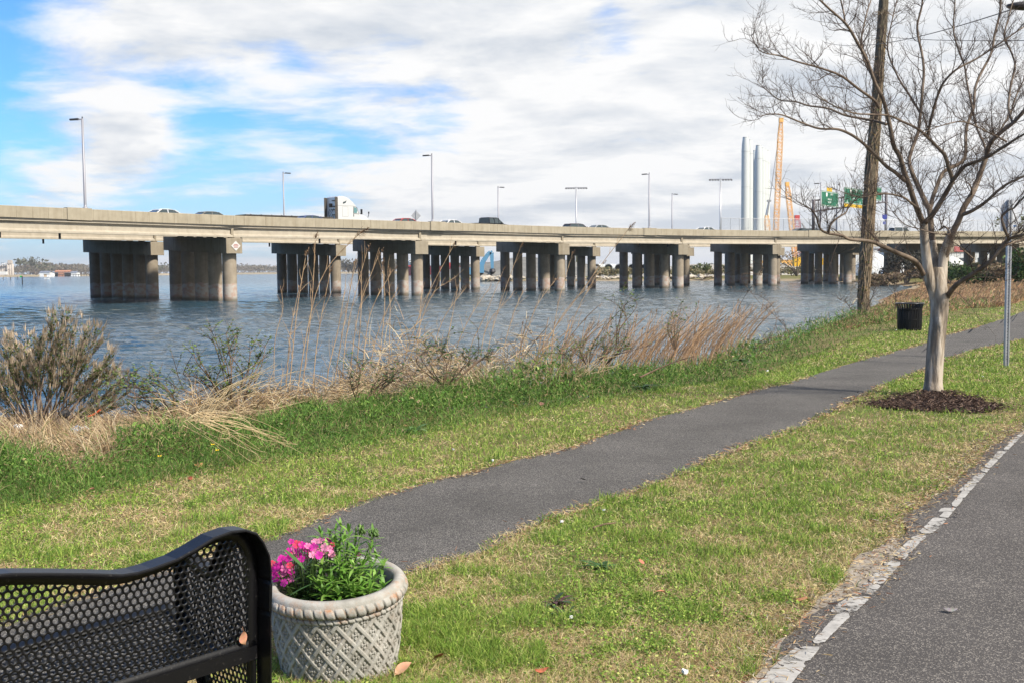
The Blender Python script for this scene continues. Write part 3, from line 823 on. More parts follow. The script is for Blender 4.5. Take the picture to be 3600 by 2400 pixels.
def car(name, label, cat, col, p, rz, kind='sedan', group=None):
    root = thing(name, label, cat, p, rz, group)
    pm = paint(col)
    if kind == 'pickup':
        mb = MB(); loft_x(mb, [(-2.85, .88, .90, .55, 1.08), (-2.78, .95, .97, .45, 1.12), (-1.05, .97, .98, .42, 1.12), (1.2, .97, .98, .42, 1.14), (1.7, .97, .95, .42, 1.16), (2.65, .95, .86, .45, 1.08), (2.85, .86, .76, .5, .92)])
        mb.build('body', pm, root)
        mb = MB(); loft_x(mb, [(-1.08, .88, .74, 1.125, 1.80), (-.98, .90, .74, 1.125, 1.84), (.75, .92, .74, 1.125, 1.84), (1.55, .92, .80, 1.15, 1.20)])
        gl = mb.build('cab_glass', M_glass, root)
        mb = MB(); loft_x(mb, [(-1.02, .73, .70, 1.80, 1.86), (-.95, .755, .70, 1.80, 1.91), (.55, .755, .70, 1.80, 1.91), (.83, .72, .66, 1.78, 1.83)]); mb.build('roof', pm, root)
        for s in (-1, 1):
            for x0, x1 in ((-1.04, -1.0), (-.14, -.10), (.62, .70)):
                mb = MB(); mb.tube([(x0, s * .925, 1.12), ((x0 if x0 < 0 else .72), s * .762, 1.84)], .05, 6); mb.build('pillar', pm, root)
        mb = MB()
        for (c, sz) in (((-1.95, .93, 1.14), (1.75, .10, .06)), ((-1.95, -.93, 1.14), (1.75, .10, .06)), ((-2.83, 0, 1.14), (.10, 1.8, .06))): mb.box(c, sz)
        mb.build('bed_rail', M_trim, root)
        zl, xr, xf, wr, wx = .92, -2.86, 2.80, .40, (-1.75, 1.75)
    else:
        h = {'sedan': 1.43, 'hatch': 1.52, 'suv': 1.68}[kind]
        L = 2.3; zb = .92
        mb = MB(); loft_x(mb, [(-L, .74, .76, .42, .82), (-L + .12, .86, .84, .28, .94), (-1.2, .90, .87, .24, 1.0), (.7, .90, .87, .24, .96), (1.25, .90, .84, .24, .93), (2.05, .86, .76, .28, .78), (L, .72, .66, .36, .62)])
        mb.build('body', pm, root)
        rear, rt = {'sedan': (-1.85, -.95), 'hatch': (-2.15, -1.6), 'suv': (-2.22, -1.95)}[kind]
        mb = MB(); loft_x(mb, [(rear, .74, .66, .93, 1.0), (rt, .80, .60, .93, h - .03), (.0, .82, .62, .93, h - .01), (.42, .82, .62, .93, h - .06), (1.28, .78, .70, .90, .94)])
        mb.build('greenhouse', M_glass, root)
        mb = MB(); loft_x(mb, [(rt - .22, .56, .50, h - .16, h - .07), (rt + .05, .62, .55, h - .06, h), (-.1, .635, .56, h - .05, h + .03), (.30, .63, .56, h - .07, h), (.55, .58, .52, h - .14, h - .08)]); mb.build('roof', pm, root)
        for s in (-1, 1):
            for (x0, x1) in ((rear + .12, rt - .02), (-.35, -.30), (1.22, .44)):
                mb = MB(); mb.tube([(x0, s * .80, .95), (x1, s * .628, h - .06)], .045, 6); mb.build('pillar', pm, root)
        zl, xr, xf, wr, wx = .80, -L - .0, L - .06, .33, (-1.42, 1.42)
    for s in (-1, 1):
        mb = MB(); mb.box((xr + .10, s * .72, zl), (.22, .26, .16)); mb.build('tail_light', M_tail, root)
        mb = MB(); mb.box((xf - .10, s * .66, zl - .12), (.26, .28, .12)); mb.build('headlight', M_headl, root)
        mb = MB(); mb.box(((.95 if kind != 'pickup' else 1.05), s * 1.0, 1.02 if kind != 'pickup' else 1.24), (.16, .20, .13)); mb.build('door_mirror', pm, root)
        for x in wx: wheel(root, x, s * .83, wr)
    return root
def on_road(px, o):
    p, a = on_deck(BN, px, o); return p, a
def put(kind, name, label, cat, col, px, o, group='traffic on the bridge', flip=False):
    p, a = on_road(px, o)
    return car(name, label, cat, col, p, a + (math.pi if flip else 0), kind, group)
put('sedan', 'parked_car', 'white car whose roof shows over the parapet above the leftmost piers', 'car', (.72, .73, .75), 578, 3.4)['label']
bpy.context.view_layer.update()
put('sedan', 'moving_car', 'dark car with only its roof showing, between the white car and the white truck', 'car', (.16, .15, .13), 738, 5.2)
put('sedan', 'moving_car', 'red car on the bridge in front of the white semi truck', 'car', (.42, .03, .03), 1422, 4.6)
put('sedan', 'moving_car', 'white car right behind the black pickup, low behind the parapet', 'car', (.78, .78, .78), 1590, 4.0)
put('pickup', 'pickup_truck', 'black pickup truck crossing the bridge', 'pickup truck', (.018, .017, .018), 1721, 3.6)
put('hatch', 'moving_car', 'dark maroon hatchback below the left floodlight mast', 'car', (.055, .028, .045), 2023, 4.2)
put('sedan', 'moving_car', 'silver sedan just right of the dark maroon hatchback', 'car', (.40, .41, .42), 2115, 4.6)
put('sedan', 'moving_car', 'white car left of the right floodlight mast', 'car', (.76, .77, .78), 2483, 4.4)
put('sedan', 'moving_car', 'left of two dark cars beside the gantry post', 'car', (.05, .05, .055), 2822, 4.4)
put('sedan', 'moving_car', 'right of two dark cars beside the gantry post', 'car', (.07, .07, .075), 2851, 4.4)
put('suv', 'moving_car', 'white van-like car on the bridge between the gantry post and the near tree', 'car', (.75, .75, .75), 3170, 4.4)
put('sedan', 'moving_car', 'blue car seen under the flatbed trailer', 'car', (.05, .08, .20), 1098, 6.4)
for o in list(C.objects):
    if o.name.startswith('parked_car'): o.name = 'moving_car'

def semi():
    p, a = on_road(1222, 9.0)
    root = thing('semi_truck', 'white sleeper cab semi truck pulling an empty flatbed trailer over the bridge', 'truck', p, a, 'traffic on the bridge')
    pm = paint((.58, .59, .58))
    # sleeper cab: side outline pushed across the width, with narrowed roof (x forward)
    prof = [(-2.25, 1.05), (-2.25, 3.86), (-2.0, 3.98), (-1.45, 3.99), (-.85, 3.90), (-.25, 3.70), (.25, 3.40), (.70, 2.98), (1.02, 2.55), (1.42, 1.98), (1.55, 1.05)]
    S = []
    for y, k in ((-1.22, .0), (-1.19, .5), (-1.10, 1.0), (1.10, 1.0), (1.19, .5), (1.22, 0)):
        S.append([Vector((x - (0.03 if x > 0 else 0) * (1 - k), y, z - (.10 * (1 - k) if z > 3 else 0))) for x, z in prof])
    mb = MB(); mb.strip(S); mb.build('cab', pm, root)
    # hood and fenders
    mb = MB(); loft_x(mb, [(1.40, 1.06, .98, .70, 1.98), (1.9, 1.10, .94, .60, 1.86), (2.7, 1.12, .86, .55, 1.70), (3.20, 1.08, .76, .55, 1.50), (3.42, .95, .66, .6, 1.15)]); mb.build('hood', pm, root)
    for s in (-1, 1):
        mb = MB()
        arc = [(2.50 + .62 * math.cos(q), .55 + .62 * math.sin(q)) for q in np.linspace(math.pi, 0, 9)]
        out = [(2.50 + .74 * math.cos(q), .55 + .74 * math.sin(q)) for q in np.linspace(0, math.pi, 9)]
        mb.prism([(x, s * 1.02, z) for x, z in arc + out], (0, s * .24, 0)); mb.build('fender', pm, root)
        mb = MB(); mb.prism([(.42, s * 1.224, 2.02), (1.20, s * 1.20, 1.98), (.92, s * 1.215, 2.62), (.45, s * 1.224, 2.72)], (0, s * .012, 0)); w_ = mb.build('side_window', M_tealglass, root)
        mb = MB(); q = [(.36, 1.95), (1.30, 1.90), (.97, 2.70), (.40, 2.80)]
        mb.tube([(x, s * 1.215, z) for x, z in q + q[:1]], .035, 6); mb.build('frame', M_trim, w_)
        mb = MB(); mb.prism([(-1.40, s * 1.212, 3.05), (-.95, s * 1.214, 3.18), (-.75, s * 1.20, 3.50), (-1.05, s * 1.19, 3.52), (-1.40, s * 1.195, 3.35)], (0, s * .02, 0)); mb.build('sleeper_window', M_glass, root)
        mb = MB(); q = [(-1.5, 1.55), (-.55, 1.55), (-.55, 2.72), (-1.5, 2.72)]
        mb.tube([(x, s * 1.222, z) for x, z in q + q[:1]], .012, 4); mb.tube([(-2.25, s * 1.222, 2.84), (.35, s * 1.222, 2.84)], .012, 4); mb.build('panel_seam', M_trim, root)
        mb = MB(); mb.box((1.62, s * 1.40, 2.18), (.12, .30, .62)); mi = mb.build('mirror', M_trim, root)
        mb = MB(); mb.tube([(1.45, s * 1.2, 1.95), (1.60, s * 1.38, 1.95)], .03, 6); mb.build('mirror_arm', M_trim, mi)
        mb = MB(); mb.tube([(3.05, s * 1.0, 1.52), (3.12, s * 1.12, 1.95), (3.12, s * 1.12, 2.22)], .045, 6); mb.box((3.12, s * 1.12, 2.12), (.08, .2, .24)); mb.build('hood_mirror', M_trim, root)
        mb = MB(); mb.box((-.55, s * 1.12, .78), (2.9, .22, .62)); mb.build('side_fairing', pm, root)
        mb = MB(); mb.box((3.32, s * .80, 1.05), (.16, .34, .24)); mb.build('headlight', M_headl, root)
        mb = MB(); mb.box((.40, s * 1.232, 1.72), (.10, .02, .30)); mb.build('grab_handle', M_trim, root)
        for x in (2.50, -3.2, -4.5): wheel(root, x, s * 1.02, .50, .32)
    mb = MB(); mb.prism([(1.06, -.98, 2.46), (1.06, .98, 2.46), (1.42, 1.02, 1.99), (1.42, -1.02, 1.99)], (.03, 0, .02)); mb.build('windscreen', M_glass, root)
    # open back of the sleeper: dark edge fairings, shelves and hoses
    mb = MB()
    for s in (-1, 1): mb.box((-2.48, s * 1.19, 2.45), (.46, .05, 2.80))
    mb.build('rear_fairing', M_brown, root)
    mb = MB()
    for z, w in ((3.45, .7), (2.75, .9), (2.35, .8), (1.75, .7)): mb.box((-2.36, -.55 + w * .1, z), (.20, w, .10))
    mb.box((-2.38, .25, 2.9), (.22, .4, .45)); mb.build('back_rack', M_brown, root)
    mb = MB()
    for y0, k in ((-.3, 0), (.1, 1), (.45, 2)): mb.tube([(-2.30, y0, 2.5), (-2.55, y0 + .1, 2.0), (-2.50, y0 - .12, 1.6), (-2.35, y0, 1.2)], .035, 6)
    mb.build('air_hose', M_trim, root)
    mb = MB(); mb.box((-1.6, 0, .78), (8.2, .95, .26)); mb.box((3.40, 0, .62), (.30, 2.2, .34)); mb.build('chassis', M_trim, root)
    mb = MB(); mb.box((-3.85, 0, 1.02), (1.1, 1.0, .14)); mb.build('fifth_wheel', M_trim, root)
    tr = bpy.data.objects.new('flatbed_trailer', None); C.objects.link(tr); tr.parent = root
    mb = MB(); mb.box((-9.9, 0, 1.36), (13.6, 2.5, .13)); mb.build('deck', M_brown, tr)
    mb = MB()
    for s in (-1, 1):
        mb.prism([(-3.4, s * .48, 1.29), (-16.6, s * .48, 1.29), (-16.6, s * .48, 1.02), (-7, s * .48, .86), (-4.8, s * .48, 1.10), (-3.4, s * .48, 1.12)], (0, s * .14, 0))
    mb.build('frame_rail', M_trim, tr)
    mb = MB()
    for x in np.arange(-16, -3.6, 1.55): mb.box((x, 1.24, 1.40), (.12, .10, .12)); mb.box((x, -1.24, 1.40), (.12, .10, .12))
    mb.build('stake_pocket', M_trim, tr)
    for s in (-1, 1):
        for x in (-14.0, -15.3): wheel(tr, x, s * 1.0, .50, .34)
    root.scale = (.80, .88, .93)
    return root
M_tealglass = mat('teal_glass', (.10, .22, .23), .08, .8)
M_brown = mat('road_grime_metal', (.075, .065, .055), .7, .3, .2, var=.4, vscale=7)
semi()

# grey back of a diamond road sign beside the carriageway
def diamond_sign():
    p, a = on_deck(BN, 1466, .24, .0)
    root = thing('road_sign', 'grey back of a diamond warning sign on the bridge parapet', 'sign', p, a)
    mb = MB(); mb.box((0, 0, .55), (.07, .07, 1.5)); mb.build('post', M_galv, root)
    mb = MB(); s = .54; mb.prism([(.05, s * 0, .05), (.05, s, .62), (.05, 0, 1.24), (.05, -s, .62)], (.02, 0, 0))
    b = mb.build('sign_panel', M_galv, root); root.rotation_euler = (0, 0, rad(90) + a * .3)
    return root
diamond_sign()
# two people-high bundles of plants over the parapet right of the pickup are leafy weeds in the verge
M_weedg = mat('weed_green', (.05, .10, .03), .7, .3, var=.4, vscale=20)

# ------------------------------------------------------------------ sign gantry
M_signg = mat('sign_green', (.0, .125, .065), .45, .4, var=.05, vscale=3)
M_signy = mat('sign_yellow', (.62, .38, .01), .5, .4)
M_gantry = mat('gantry_steel', (.13, .12, .13), .6, .4, .4)
def text_mesh(name, s, size, m, parent, loc, R, ext=.004, align='CENTER'):
    cu = bpy.data.curves.new(name, 'FONT'); cu.body = s; cu.size = size; cu.extrude = ext; cu.align_x = align; cu.align_y = 'CENTER'; cu.resolution_u = 2
    o = bpy.data.objects.new('tmp', cu); C.objects.link(o)
    dg = bpy.context.evaluated_depsgraph_get(); me = bpy.data.meshes.new_from_object(o.evaluated_get(dg))
    bpy.data.objects.remove(o); me.name = name; me.materials.clear(); me.materials.append(m)
    t = bpy.data.objects.new(name, me); C.objects.link(t); t.parent = parent
    t.matrix_local = Matrix.Translation(loc) @ R.to_4x4()
    return t
def gantry():
    p0, a0 = on_deck(BN, 2863, .2, -.05); p1 = at(3114, 800, 196); p1.z = p0.z
    root = thing('sign_gantry', 'steel gantry across the highway carrying three green signs', 'sign gantry', p0)
    d = Vector((p1.x - p0.x, p1.y - p0.y, 0)); L = d.length; d.normalize()
    dn = Vector((d.y, -d.x, 0))                              # towards the viewer side
    up = Vector((0, 0, 1))
    zt = at(2863, 706, p0.y).z - p0.z; zb = at(2880, 744, p0.y).z - p0.z
    zt1 = at(3114, 678, p1.y).z - p0.z
    for k in (0, 1):
        q = d * (L * k); mb = MB(); h = (zt if k == 0 else zt1) + .15
        mb.tube([q + up * .0, q + up * h], .24, 12); mb.build('post', M_gantry, root, smooth=True)
    zb1 = zb + (zt1 - zt)
    for za, zc in ((zt, zt1), (zb, zb1)):
        mb = MB(); mb.tube([up * za, d * L + up * zc], .13, 8); mb.build('chord', M_gantry, root)
    n = 17
    for k in range(1, n):
        q = d * (L * k / n); f = k / n
        mb = MB(); mb.tube([q + up * (zb + (zb1 - zb) * f), q + up * (zt + (zt1 - zt) * f)], .075, 6); mb.build('strut', M_gantry, root)
    R = Matrix((d, up, dn)).transposed()                     # local x along the gantry, y up, z out
    def board(px0, px1, py0, py1, lines, shield, arrows, tabtop=None, tabbot=None):
        # find the stretch of gantry that stands between these picture columns
        def along(px):
            best = None
            for t in np.linspace(0, 1, 400):
                w = p0 + d * (L * t) + dn * .5 - Vector((0, 0, CAMH)); e = abs(1800 + FPX * w.dot(_R) / w.dot(_F) - px)
                if best is None or e < best[0]: best = (e, t)
            return best[1]
        ta, tb = along(px0), along(px1); tm = (ta + tb) / 2; w = L * (tb - ta)
        mid = p0 + d * (L * tm); zc = at((px0 + px1) / 2, (py0 + py1) / 2, mid.y).z - p0.z; h = abs(at(px0, py0, mid.y).z - at(px0, py1, mid.y).z)
        c = d * (L * tm) + dn * .42 + up * zc
        mb = MB(); hw, hh = w / 2, h / 2; cr = .14
        poly = []
        for sx, sy, a in ((1, -1, -90), (1, 1, 0), (-1, 1, 90), (-1, -1, 180)):
            for q in range(4):
                t = rad(a + 30 * q); poly.append(c + d * (sx * (hw - cr) + cr * math.cos(t)) + up * (sy * (hh - cr) + cr * math.sin(t)))
        mb.prism(poly, dn * .06); bd = mb.build('sign_panel', M_signg, root)
        mb = MB(); face = c + dn * .064
        b = .05
        for sx in (-1, 1): mb.prism([face + d * sx * (hw - .10) + up * (hh - .14), face + d * sx * (hw - .10) - up * (hh - .14), face + d * sx * (hw - .10 - b) - up * (hh - .14), face + d * sx * (hw - .10 - b) + up * (hh - .14)], dn * .004)
        for sy in (-1, 1): mb.prism([face + up * sy * (hh - .10) + d * (hw - .14), face + up * sy * (hh - .10) - d * (hw - .14), face + up * sy * (hh - .10 - b) - d * (hw - .14), face + up * sy * (hh - .10 - b) + d * (hw - .14)], dn * .004)
        mb.build('border', M_white, bd)
        for (x, y, s, sz) in lines:
            text_mesh('legend', s, sz * h, M_white, bd, face + d * (x * hw) + up * (y * hh), R)
        for (x, y, s) in shield:
            mb = MB(); rr_ = s * h
            poly = [face + d * (x * hw + rr_ * math.cos(t) * (1.0 if math.sin(t) > -.2 else .9)) + up * (y * hh + rr_ * math.sin(t)) for t in np.linspace(0, 2 * math.pi, 20, endpoint=False)]
            mb.prism(poly, dn * .005); sh = mb.build('route_shield', M_white, bd)
            mb = MB(); f2 = face + dn * .006
            mb.prism([f2 + d * (x * hw + rr_ * .62 * math.cos(t)) + up * (y * hh + rr_ * .30 * math.sin(t)) for t in np.linspace(0, 2 * math.pi, 14, endpoint=False)], dn * .003); 
        for (x, y, s, ang) in arrows:
            ca, sa = math.cos(ang), math.sin(ang)
            A = [(-.5, -.13), (.05, -.13), (.05, -.36), (.55, 0), (.05, .36), (.05, .13), (-.5, .13)]
            mb = MB(); mb.prism([face + d * (x * hw + s * h * (q[0] * ca - q[1] * sa)) + up * (y * hh + s * h * (q[0] * sa + q[1] * ca)) for q in A], dn * .005); mb.build('arrow', M_white, bd)
        for tab, sy in ((tabtop, 1), (tabbot, -1)):
            if tab:
                w0, hh0 = tab[0] * w, tab[1] * h; cc = c + up * sy * (hh + hh0 / 2 + .02) + d * tab[2] * hw
                mb = MB(); mb.prism([cc + d * w0 / 2 + up * hh0 / 2, cc - d * w0 / 2 + up * hh0 / 2, cc - d * w0 / 2 - up * hh0 / 2, cc + d * w0 / 2 - up * hh0 / 2], dn * .05); tb_ = mb.build('yellow_tab', M_signy, root)
                if tab[3]: text_mesh('legend', tab[3], hh0 * .8, M_trim, tb_, cc + dn * .054, R)
    board(2887, 2946, 675, 728, [(.22, .62, 'EAST', .20), (-.05, -.02, 'Newport', .18), (-.05, -.42, 'Norfolk', .18)], [(-.38, .55, .14)], [(.78, -.72, .16, rad(-60))], tabtop=(.30, .24, -.05, 'LEFT'))
    board(2968, 3032, 664, 720, [(.25, .66, 'EAST', .19), (.05, .12, 'Downtown', .19), (.05, -.30, 'Portsmouth', .19)], [(-.35, .58, .13)], [(-.70, -.74, .15, rad(-90)), (.70, -.70, .15, rad(-90))], tabbot=(1.0, .19, 0, 'ONLY          ONLY'))
    board(3044, 3098, 657, 705, [(.1, -.55, 'MILE', .17)], [(-.6, .55, .13)], [])
gantry()
# small banner and signal on the right gantry leg: blue marker
def marker():
    p = at(3110, 765, 195.2); root = thing('route_marker', 'small blue shield marker on the right leg of the sign gantry', 'sign', p)
    mb = MB(); mb.prism([(-.45, 0, .5), (.45, 0, .5), (.42, 0, -.1), (0, 0, -.55), (-.42, 0, -.1)], (0, -.05, 0)); mb.build('shield', mat('marker_blue', (.03, .05, .30), .5), root)
    mb = MB(); mb.box((0, .02, -1.0), (.6, .05, .55)); mb.build('tab', mat('marker_blue_tab', (.03, .05, .28), .5), root)
marker()
# tall thin camera mast
def cam_mast():
    p, a = on_deck(BN, 2943, 12.9, -1.05)
    root = thing('camera_mast', 'thin grey mast with a hanging traffic camera behind the left green sign', 'mast', p)
    H = at(2943, 640, p.y).z - p.z
    mb = MB(); mb.tube([(0, 0, 0), (0, 0, H)], [.14, .07], 8); mb.build('pole', M_pole, root)
    mb = MB(); mb.tube([(0, 0, H - .1), (.32, 0, H - .05), (.32, 0, H - .3)], .03, 6); mb.lathe([(0.01, -.3), (.13, -.32), (.15, -.5), (.08, -.64), (.0, -.66)], 10, (.32, 0, H)); mb.build('camera', M_darkmetal, root)
cam_mast()
# chain-link fence along the far edge of the bridge
def fence():
    s0 = edge_s(BN, 2526, 13.3); s1 = len(BN.edge) - 6
    root = thing('chain_link_fence', 'pale chain link fence along the far edge of the bridge on the right', 'fence', BN.off(int(s0), 13.3, 0))
    m = bpy.data.materials.new('chain_link'); m.use_nodes = True; t = m.node_tree; b = t.nodes['Principled BSDF']
    b.inputs['Base Color'].default_value = (.42, .44, .46, 1); b.inputs['Metallic'].default_value = .5; b.inputs['Roughness'].default_value = .5
    o0 = root.location.copy()
    wires = MB()
    i0, i1 = int(s0) + 1, s1
    pts = [BN.off(i, 13.3, -.05) - o0 for i in range(i0, i1)]
    for z in np.arange(.12, 2.0, .22): wires.tube([p + Vector((0, 0, z)) for p in pts], .014, 4, cap=False)
    for a_, b_ in zip(pts[:-1], pts[1:]):
        n = max(2, int((b_ - a_).length / .28))
        for k in range(n):
            p = a_.lerp(b_, k / n); q = a_.lerp(b_, min(1, (k + 1) / n)); wires.add([p, p + (q - p).normalized() * .028, q + Vector((0, 0, 2.0)) + (q - p).normalized() * .028, q + Vector((0, 0, 2.0))], [(0, 1, 2, 3)])
    wires.build('mesh_panel', m, root)
    mb = MB(); mb.tube([p + Vector((0, 0, 2.03)) for p in pts], .035, 6); mb.build('top_rail', M_galv, root)
    for p in pts[::1]:
        mb = MB(); mb.tube([p, p + Vector((0, 0, 2.06))], .04, 6); mb.build('fence_post', M_galv, root)
fence()
# ------------------------------------------------------------------ the port beyond the bridge and the far shore
M_tower = mat('tower_white', (.54, .57, .57), .45, .4)
M_crane = mat('crane_orange', (.86, .46, .12), .5, .4)
M_cranered = mat('crane_red', (.50, .05, .05), .5, .4)
M_yellow = mat('machine_yellow', (.75, .42, .02), .5, .4)
M_blue = mat('crane_blue', (.10, .26, .42), .5, .4)
M_dark = mat('dark_void', (.02, .02, .022), .8, .2)
def gnd(px, d):                            # foot on the port ground at sight column px
    p = at(px, 950, d); return Vector((p.x, d, gz1(p.x, d)))
# tower sections standing upright
M_seam = mat('tower_seam', (.42, .44, .45), .5)
def tower_proto(label):
    root = thing('tower_section', label, 'tower', (0, 0, 0), 0, 'white wind turbine towers at the port')
    mb = MB(); H = 80
    mb.lathe([(2.45, 0), (2.45, 25), (2.42, 50), (2.38, 72), (2.20, 75.5), (1.72, 79.6), (1.66, 80.0), (0, 80.05)], 32); mb.build('shell', M_tower, root, smooth=True)
    for z in (26, 50.5, 71.5):
        mb = MB(); mb.lathe([(2.42, z - .12), (2.48, z - .1), (2.48, z + .1), (2.40, z + .12)], 32); mb.build('flange_ring', M_seam, root, smooth=True)
    mb = MB(); mb.lathe([(1.72, 79.55), (1.80, 79.7), (1.72, 80.0)], 32); mb.build('top_ring', M_seam, root)
    return root
TP = tower_proto('white tower section, leftmost and tallest of the port towers')
TW = [(2619, 651, 'white tower section, leftmost and tallest of the port towers'), (2631.5, 664, 'white tower mostly hidden behind the leftmost tower'), (2650, 724, 'shorter looking white tower between the two front towers'),
      (2664.5, 694, 'front white tower of the right hand cluster'), (2675, 708, 'white tower directly right of the cluster\'s front tower'), (2683.5, 716, 'white tower second from the right in the cluster'), (2692, 724, 'rightmost white tower of the cluster')]
for k, (px, d, lab) in enumerate(TW):
    if k == 0: TP.location = gnd(px, d)
    else: dup(TP, gnd(px, d), 0, lab)
# lattice booms
def lattice(mb, A, B, w0, w1, n, r, wm=None):
    A, B = Vector(A), Vector(B); ax = (B - A).normalized(); u = Vector((1, 0, 0)) - ax * ax.x; u.normalize(); v = ax.cross(u)
    def corner(t, k):
        w = w0 + (w1 - w0) * t if wm is None else np.interp(t, (0, .12, .88, 1), (w0, wm, wm, w1))
        s = ((1, 1), (-1, 1), (-1, -1), (1, -1))[k]; return A.lerp(B, t) + u * s[0] * w / 2 + v * s[1] * w / 2
    for k in range(4):
        mb.tube([corner(i / n, k) for i in range(n + 1)], r * 1.5, 4)
    for i in range(n):
        for k in range(4):
            k2 = (k + 1) % 4
            a, b = (k, k2) if i % 2 else (k2, k)
            mb.tube([corner(i / n, a), corner((i + 1) / n, b)], r, 4)
            mb.tube([corner(i / n, k), corner(i / n, k2)], r, 4)
def crawler(name, label, foot, d, tip, base, m, w=3.0, head=True, pend=None, n=34, body=True):
    f = gnd(foot[0], d); root = thing(name, label, 'crane', f)
    tp = at(tip[0], tip[1], d) - f; bs = at(base[0], base[1], d) - f
    mb = MB(); lattice(mb, bs, tp, w * .5, w * .55, n, .10, w); mb.build('boom', m, root)
    if head:
        mb = MB(); mb.box(tp + Vector((0, 0, -w * .2)), (w * .9, w * .8, w * .9)); mb.build('boom_head', m, root)
    if pend:
        for k, q in enumerate(pend):
            mb = MB(); mb.tube([tp, at(q[0], q[1], d + 8) - f], .10, 4); mb.build('pendant_line', M_pole, root)
    if body:
        mb = MB(); mb.box((-3.0, 0, 4.4), (9.5, 4.4, 3.6)); mb.box((1.8, -2.0, 3.9), (2.2, 1.8, 2.6)); mb.build('machine_house', m, root)
        for s in (-1, 1):
            mb = MB(); q = [(5.0 * math.cos(a) , s * 3.0 - .8, 1.2 + 1.15 * math.sin(a)) if False else None for a in ()]
            prof = [(5.2 + 1.1 * math.cos(a), 1.15 + 1.1 * math.sin(a)) for a in np.linspace(-math.pi / 2, math.pi / 2, 7)] + [(-5.2 - 1.1 * math.cos(a), 1.15 - 1.1 * math.sin(a)) for a in np.linspace(-math.pi / 2, math.pi / 2, 7)]
            mb.prism([(x, s * 3.2 - .7, z) for x, z in prof], (0, 1.4, 0)); mb.build('crawler_track', M_dark, root)
    return root
crawler('crawler_crane', 'tallest orange lattice crane, standing right of the white towers', (2722, 0), 600, (2746, 420), (2722, 935), M_crane, 2.5, pend=[(2697, 760), (2700, 750)], n=44)
crawler('crawler_crane', 'second orange lattice crane leaning left, beside the sign gantry', (2797, 0), 560, (2767, 645), (2797, 925), M_crane, 2.2, n=26)
crawler('crawler_crane', 'short orange crane boom with grey jib close beside the white towers', (2706, 0), 620, (2695, 757), (2706, 930), M_crane, 2.6, head=False, n=14)
crawler('crawler_crane', 'small red lattice crane right of the second orange crane', (2806, 0), 640, (2802, 762), (2806, 930), M_cranered, 3.0, n=14)
o_ = [o for o in C.objects if o.get('label', '').startswith('short orange')][0]
mb = MB(); mb.tube([at(2695, 757, 620) - o_.location, at(2703.5, 708, 620) - o_.location], [.75, .45], 6); mb.box(at(2703.5, 707, 620) - o_.location, (2.2, 1.6, 1.2)); mb.build('jib', M_galv, o_)
def jib_only():
    f = gnd(2826, 650); root = thing('crane', 'slim grey crane jib leaning left above the parapet beside the sign gantry', 'crane', f)
    mb = MB(); mb.tube([Vector((0, 0, 0)), at(2831, 805, 650) - f, at(2819, 785, 650) - f], [.8, .8, .5], 6); mb.build('jib', M_pole, root)
    mb = MB(); mb.box((0, 0, 1.6), (5, 3, 3.2)); mb.build('machine_house', M_yellow, root)
jib_only()
def excav(px, d, label, w, h):
    f = gnd(px, d); root = thing('site_machine', label, 'machine', f)
    mb = MB(); mb.box((0, 0, h * .55), (w, 3, h * .7)); mb.build('body', M_yellow, root)
    mb = MB(); mb.box((w * .28, -.3, h * .95), (w * .3, 2, h * .35)); mb.build('cab', M_glass, root)
    for s in (-1, 1):
        mb = MB(); prof = [(w * .42 + .5 * math.cos(a), .55 + .5 * math.sin(a)) for a in np.linspace(-1.57, 1.57, 6)] + [(-w * .42 - .5 * math.cos(a), .55 - .5 * math.sin(a)) for a in np.linspace(-1.57, 1.57, 6)]
        mb.prism([(x, s * 1.3 - .3, z) for x, z in prof], (0, .6, 0)); mb.build('track', M_dark, root)
excav(2808, 400, 'yellow machine at the foot of the second orange crane', 4, 6.6)
excav(2900, 330, 'yellow machine seen between two columns of a right hand pier', 4.2, 5.4)
# blue knuckle-boom crane
def blue_crane():
    d = 330; f = gnd(1672, d); root = thing('material_handler', 'blue knuckle boom crane with folded arm beyond the bridge', 'crane', f)
    P = lambda x, y: at(x, y, d) - f
    mb = MB()
    def beam(a, b, w0, w1):
        a, b = Vector(a), Vector(b); dd = (b - a).normalized(); n = Vector((-dd.z, 0, dd.x))
        mb.prism([a + n * w0 + Vector((0, -.5, 0)), b + n * w1 + Vector((0, -.5, 0)), b - n * w1 + Vector((0, -.5, 0)), a - n * w0 + Vector((0, -.5, 0))], (0, 1.0, 0))
    beam(P(1692, 933), P(1700, 917), .75, .72); beam(P(1700, 917), P(1716, 894), .72, .6); beam(P(1716, 894), P(1724, 887), .6, .55); mb.build('boom', M_blue, root)
    mb = MB(); beam(P(1724, 886), P(1729, 889), .5, .55); beam(P(1728.5, 889), P(1731, 945), .62, .42); mb.build('stick', M_blue, root)
    mb = MB(); mb.tube([P(1702, 922), P(1722, 893)], .22, 6); mb.build('hydraulic_ram', M_galv, root)
    mb = MB(); mb.lathe([(.1, .9), (.8, .4), (1.0, -.4), (.4, -1.1), (0, -1.2)], 8, P(1731, 951)); mb.build('grapple', M_darkmetal, root)
    mb = MB(); mb.box(P(1655, 955), (5.0, 3, 2.4)); mb.box(P(1690, 945), (2.0, 2, 2.6)); mb.build('machine_house', M_blue, root)
    mb = MB(); mb.box((1.5, 0, .4), (7, 3.4, .9)); mb.build('undercarriage', M_dark, root)
blue_crane()
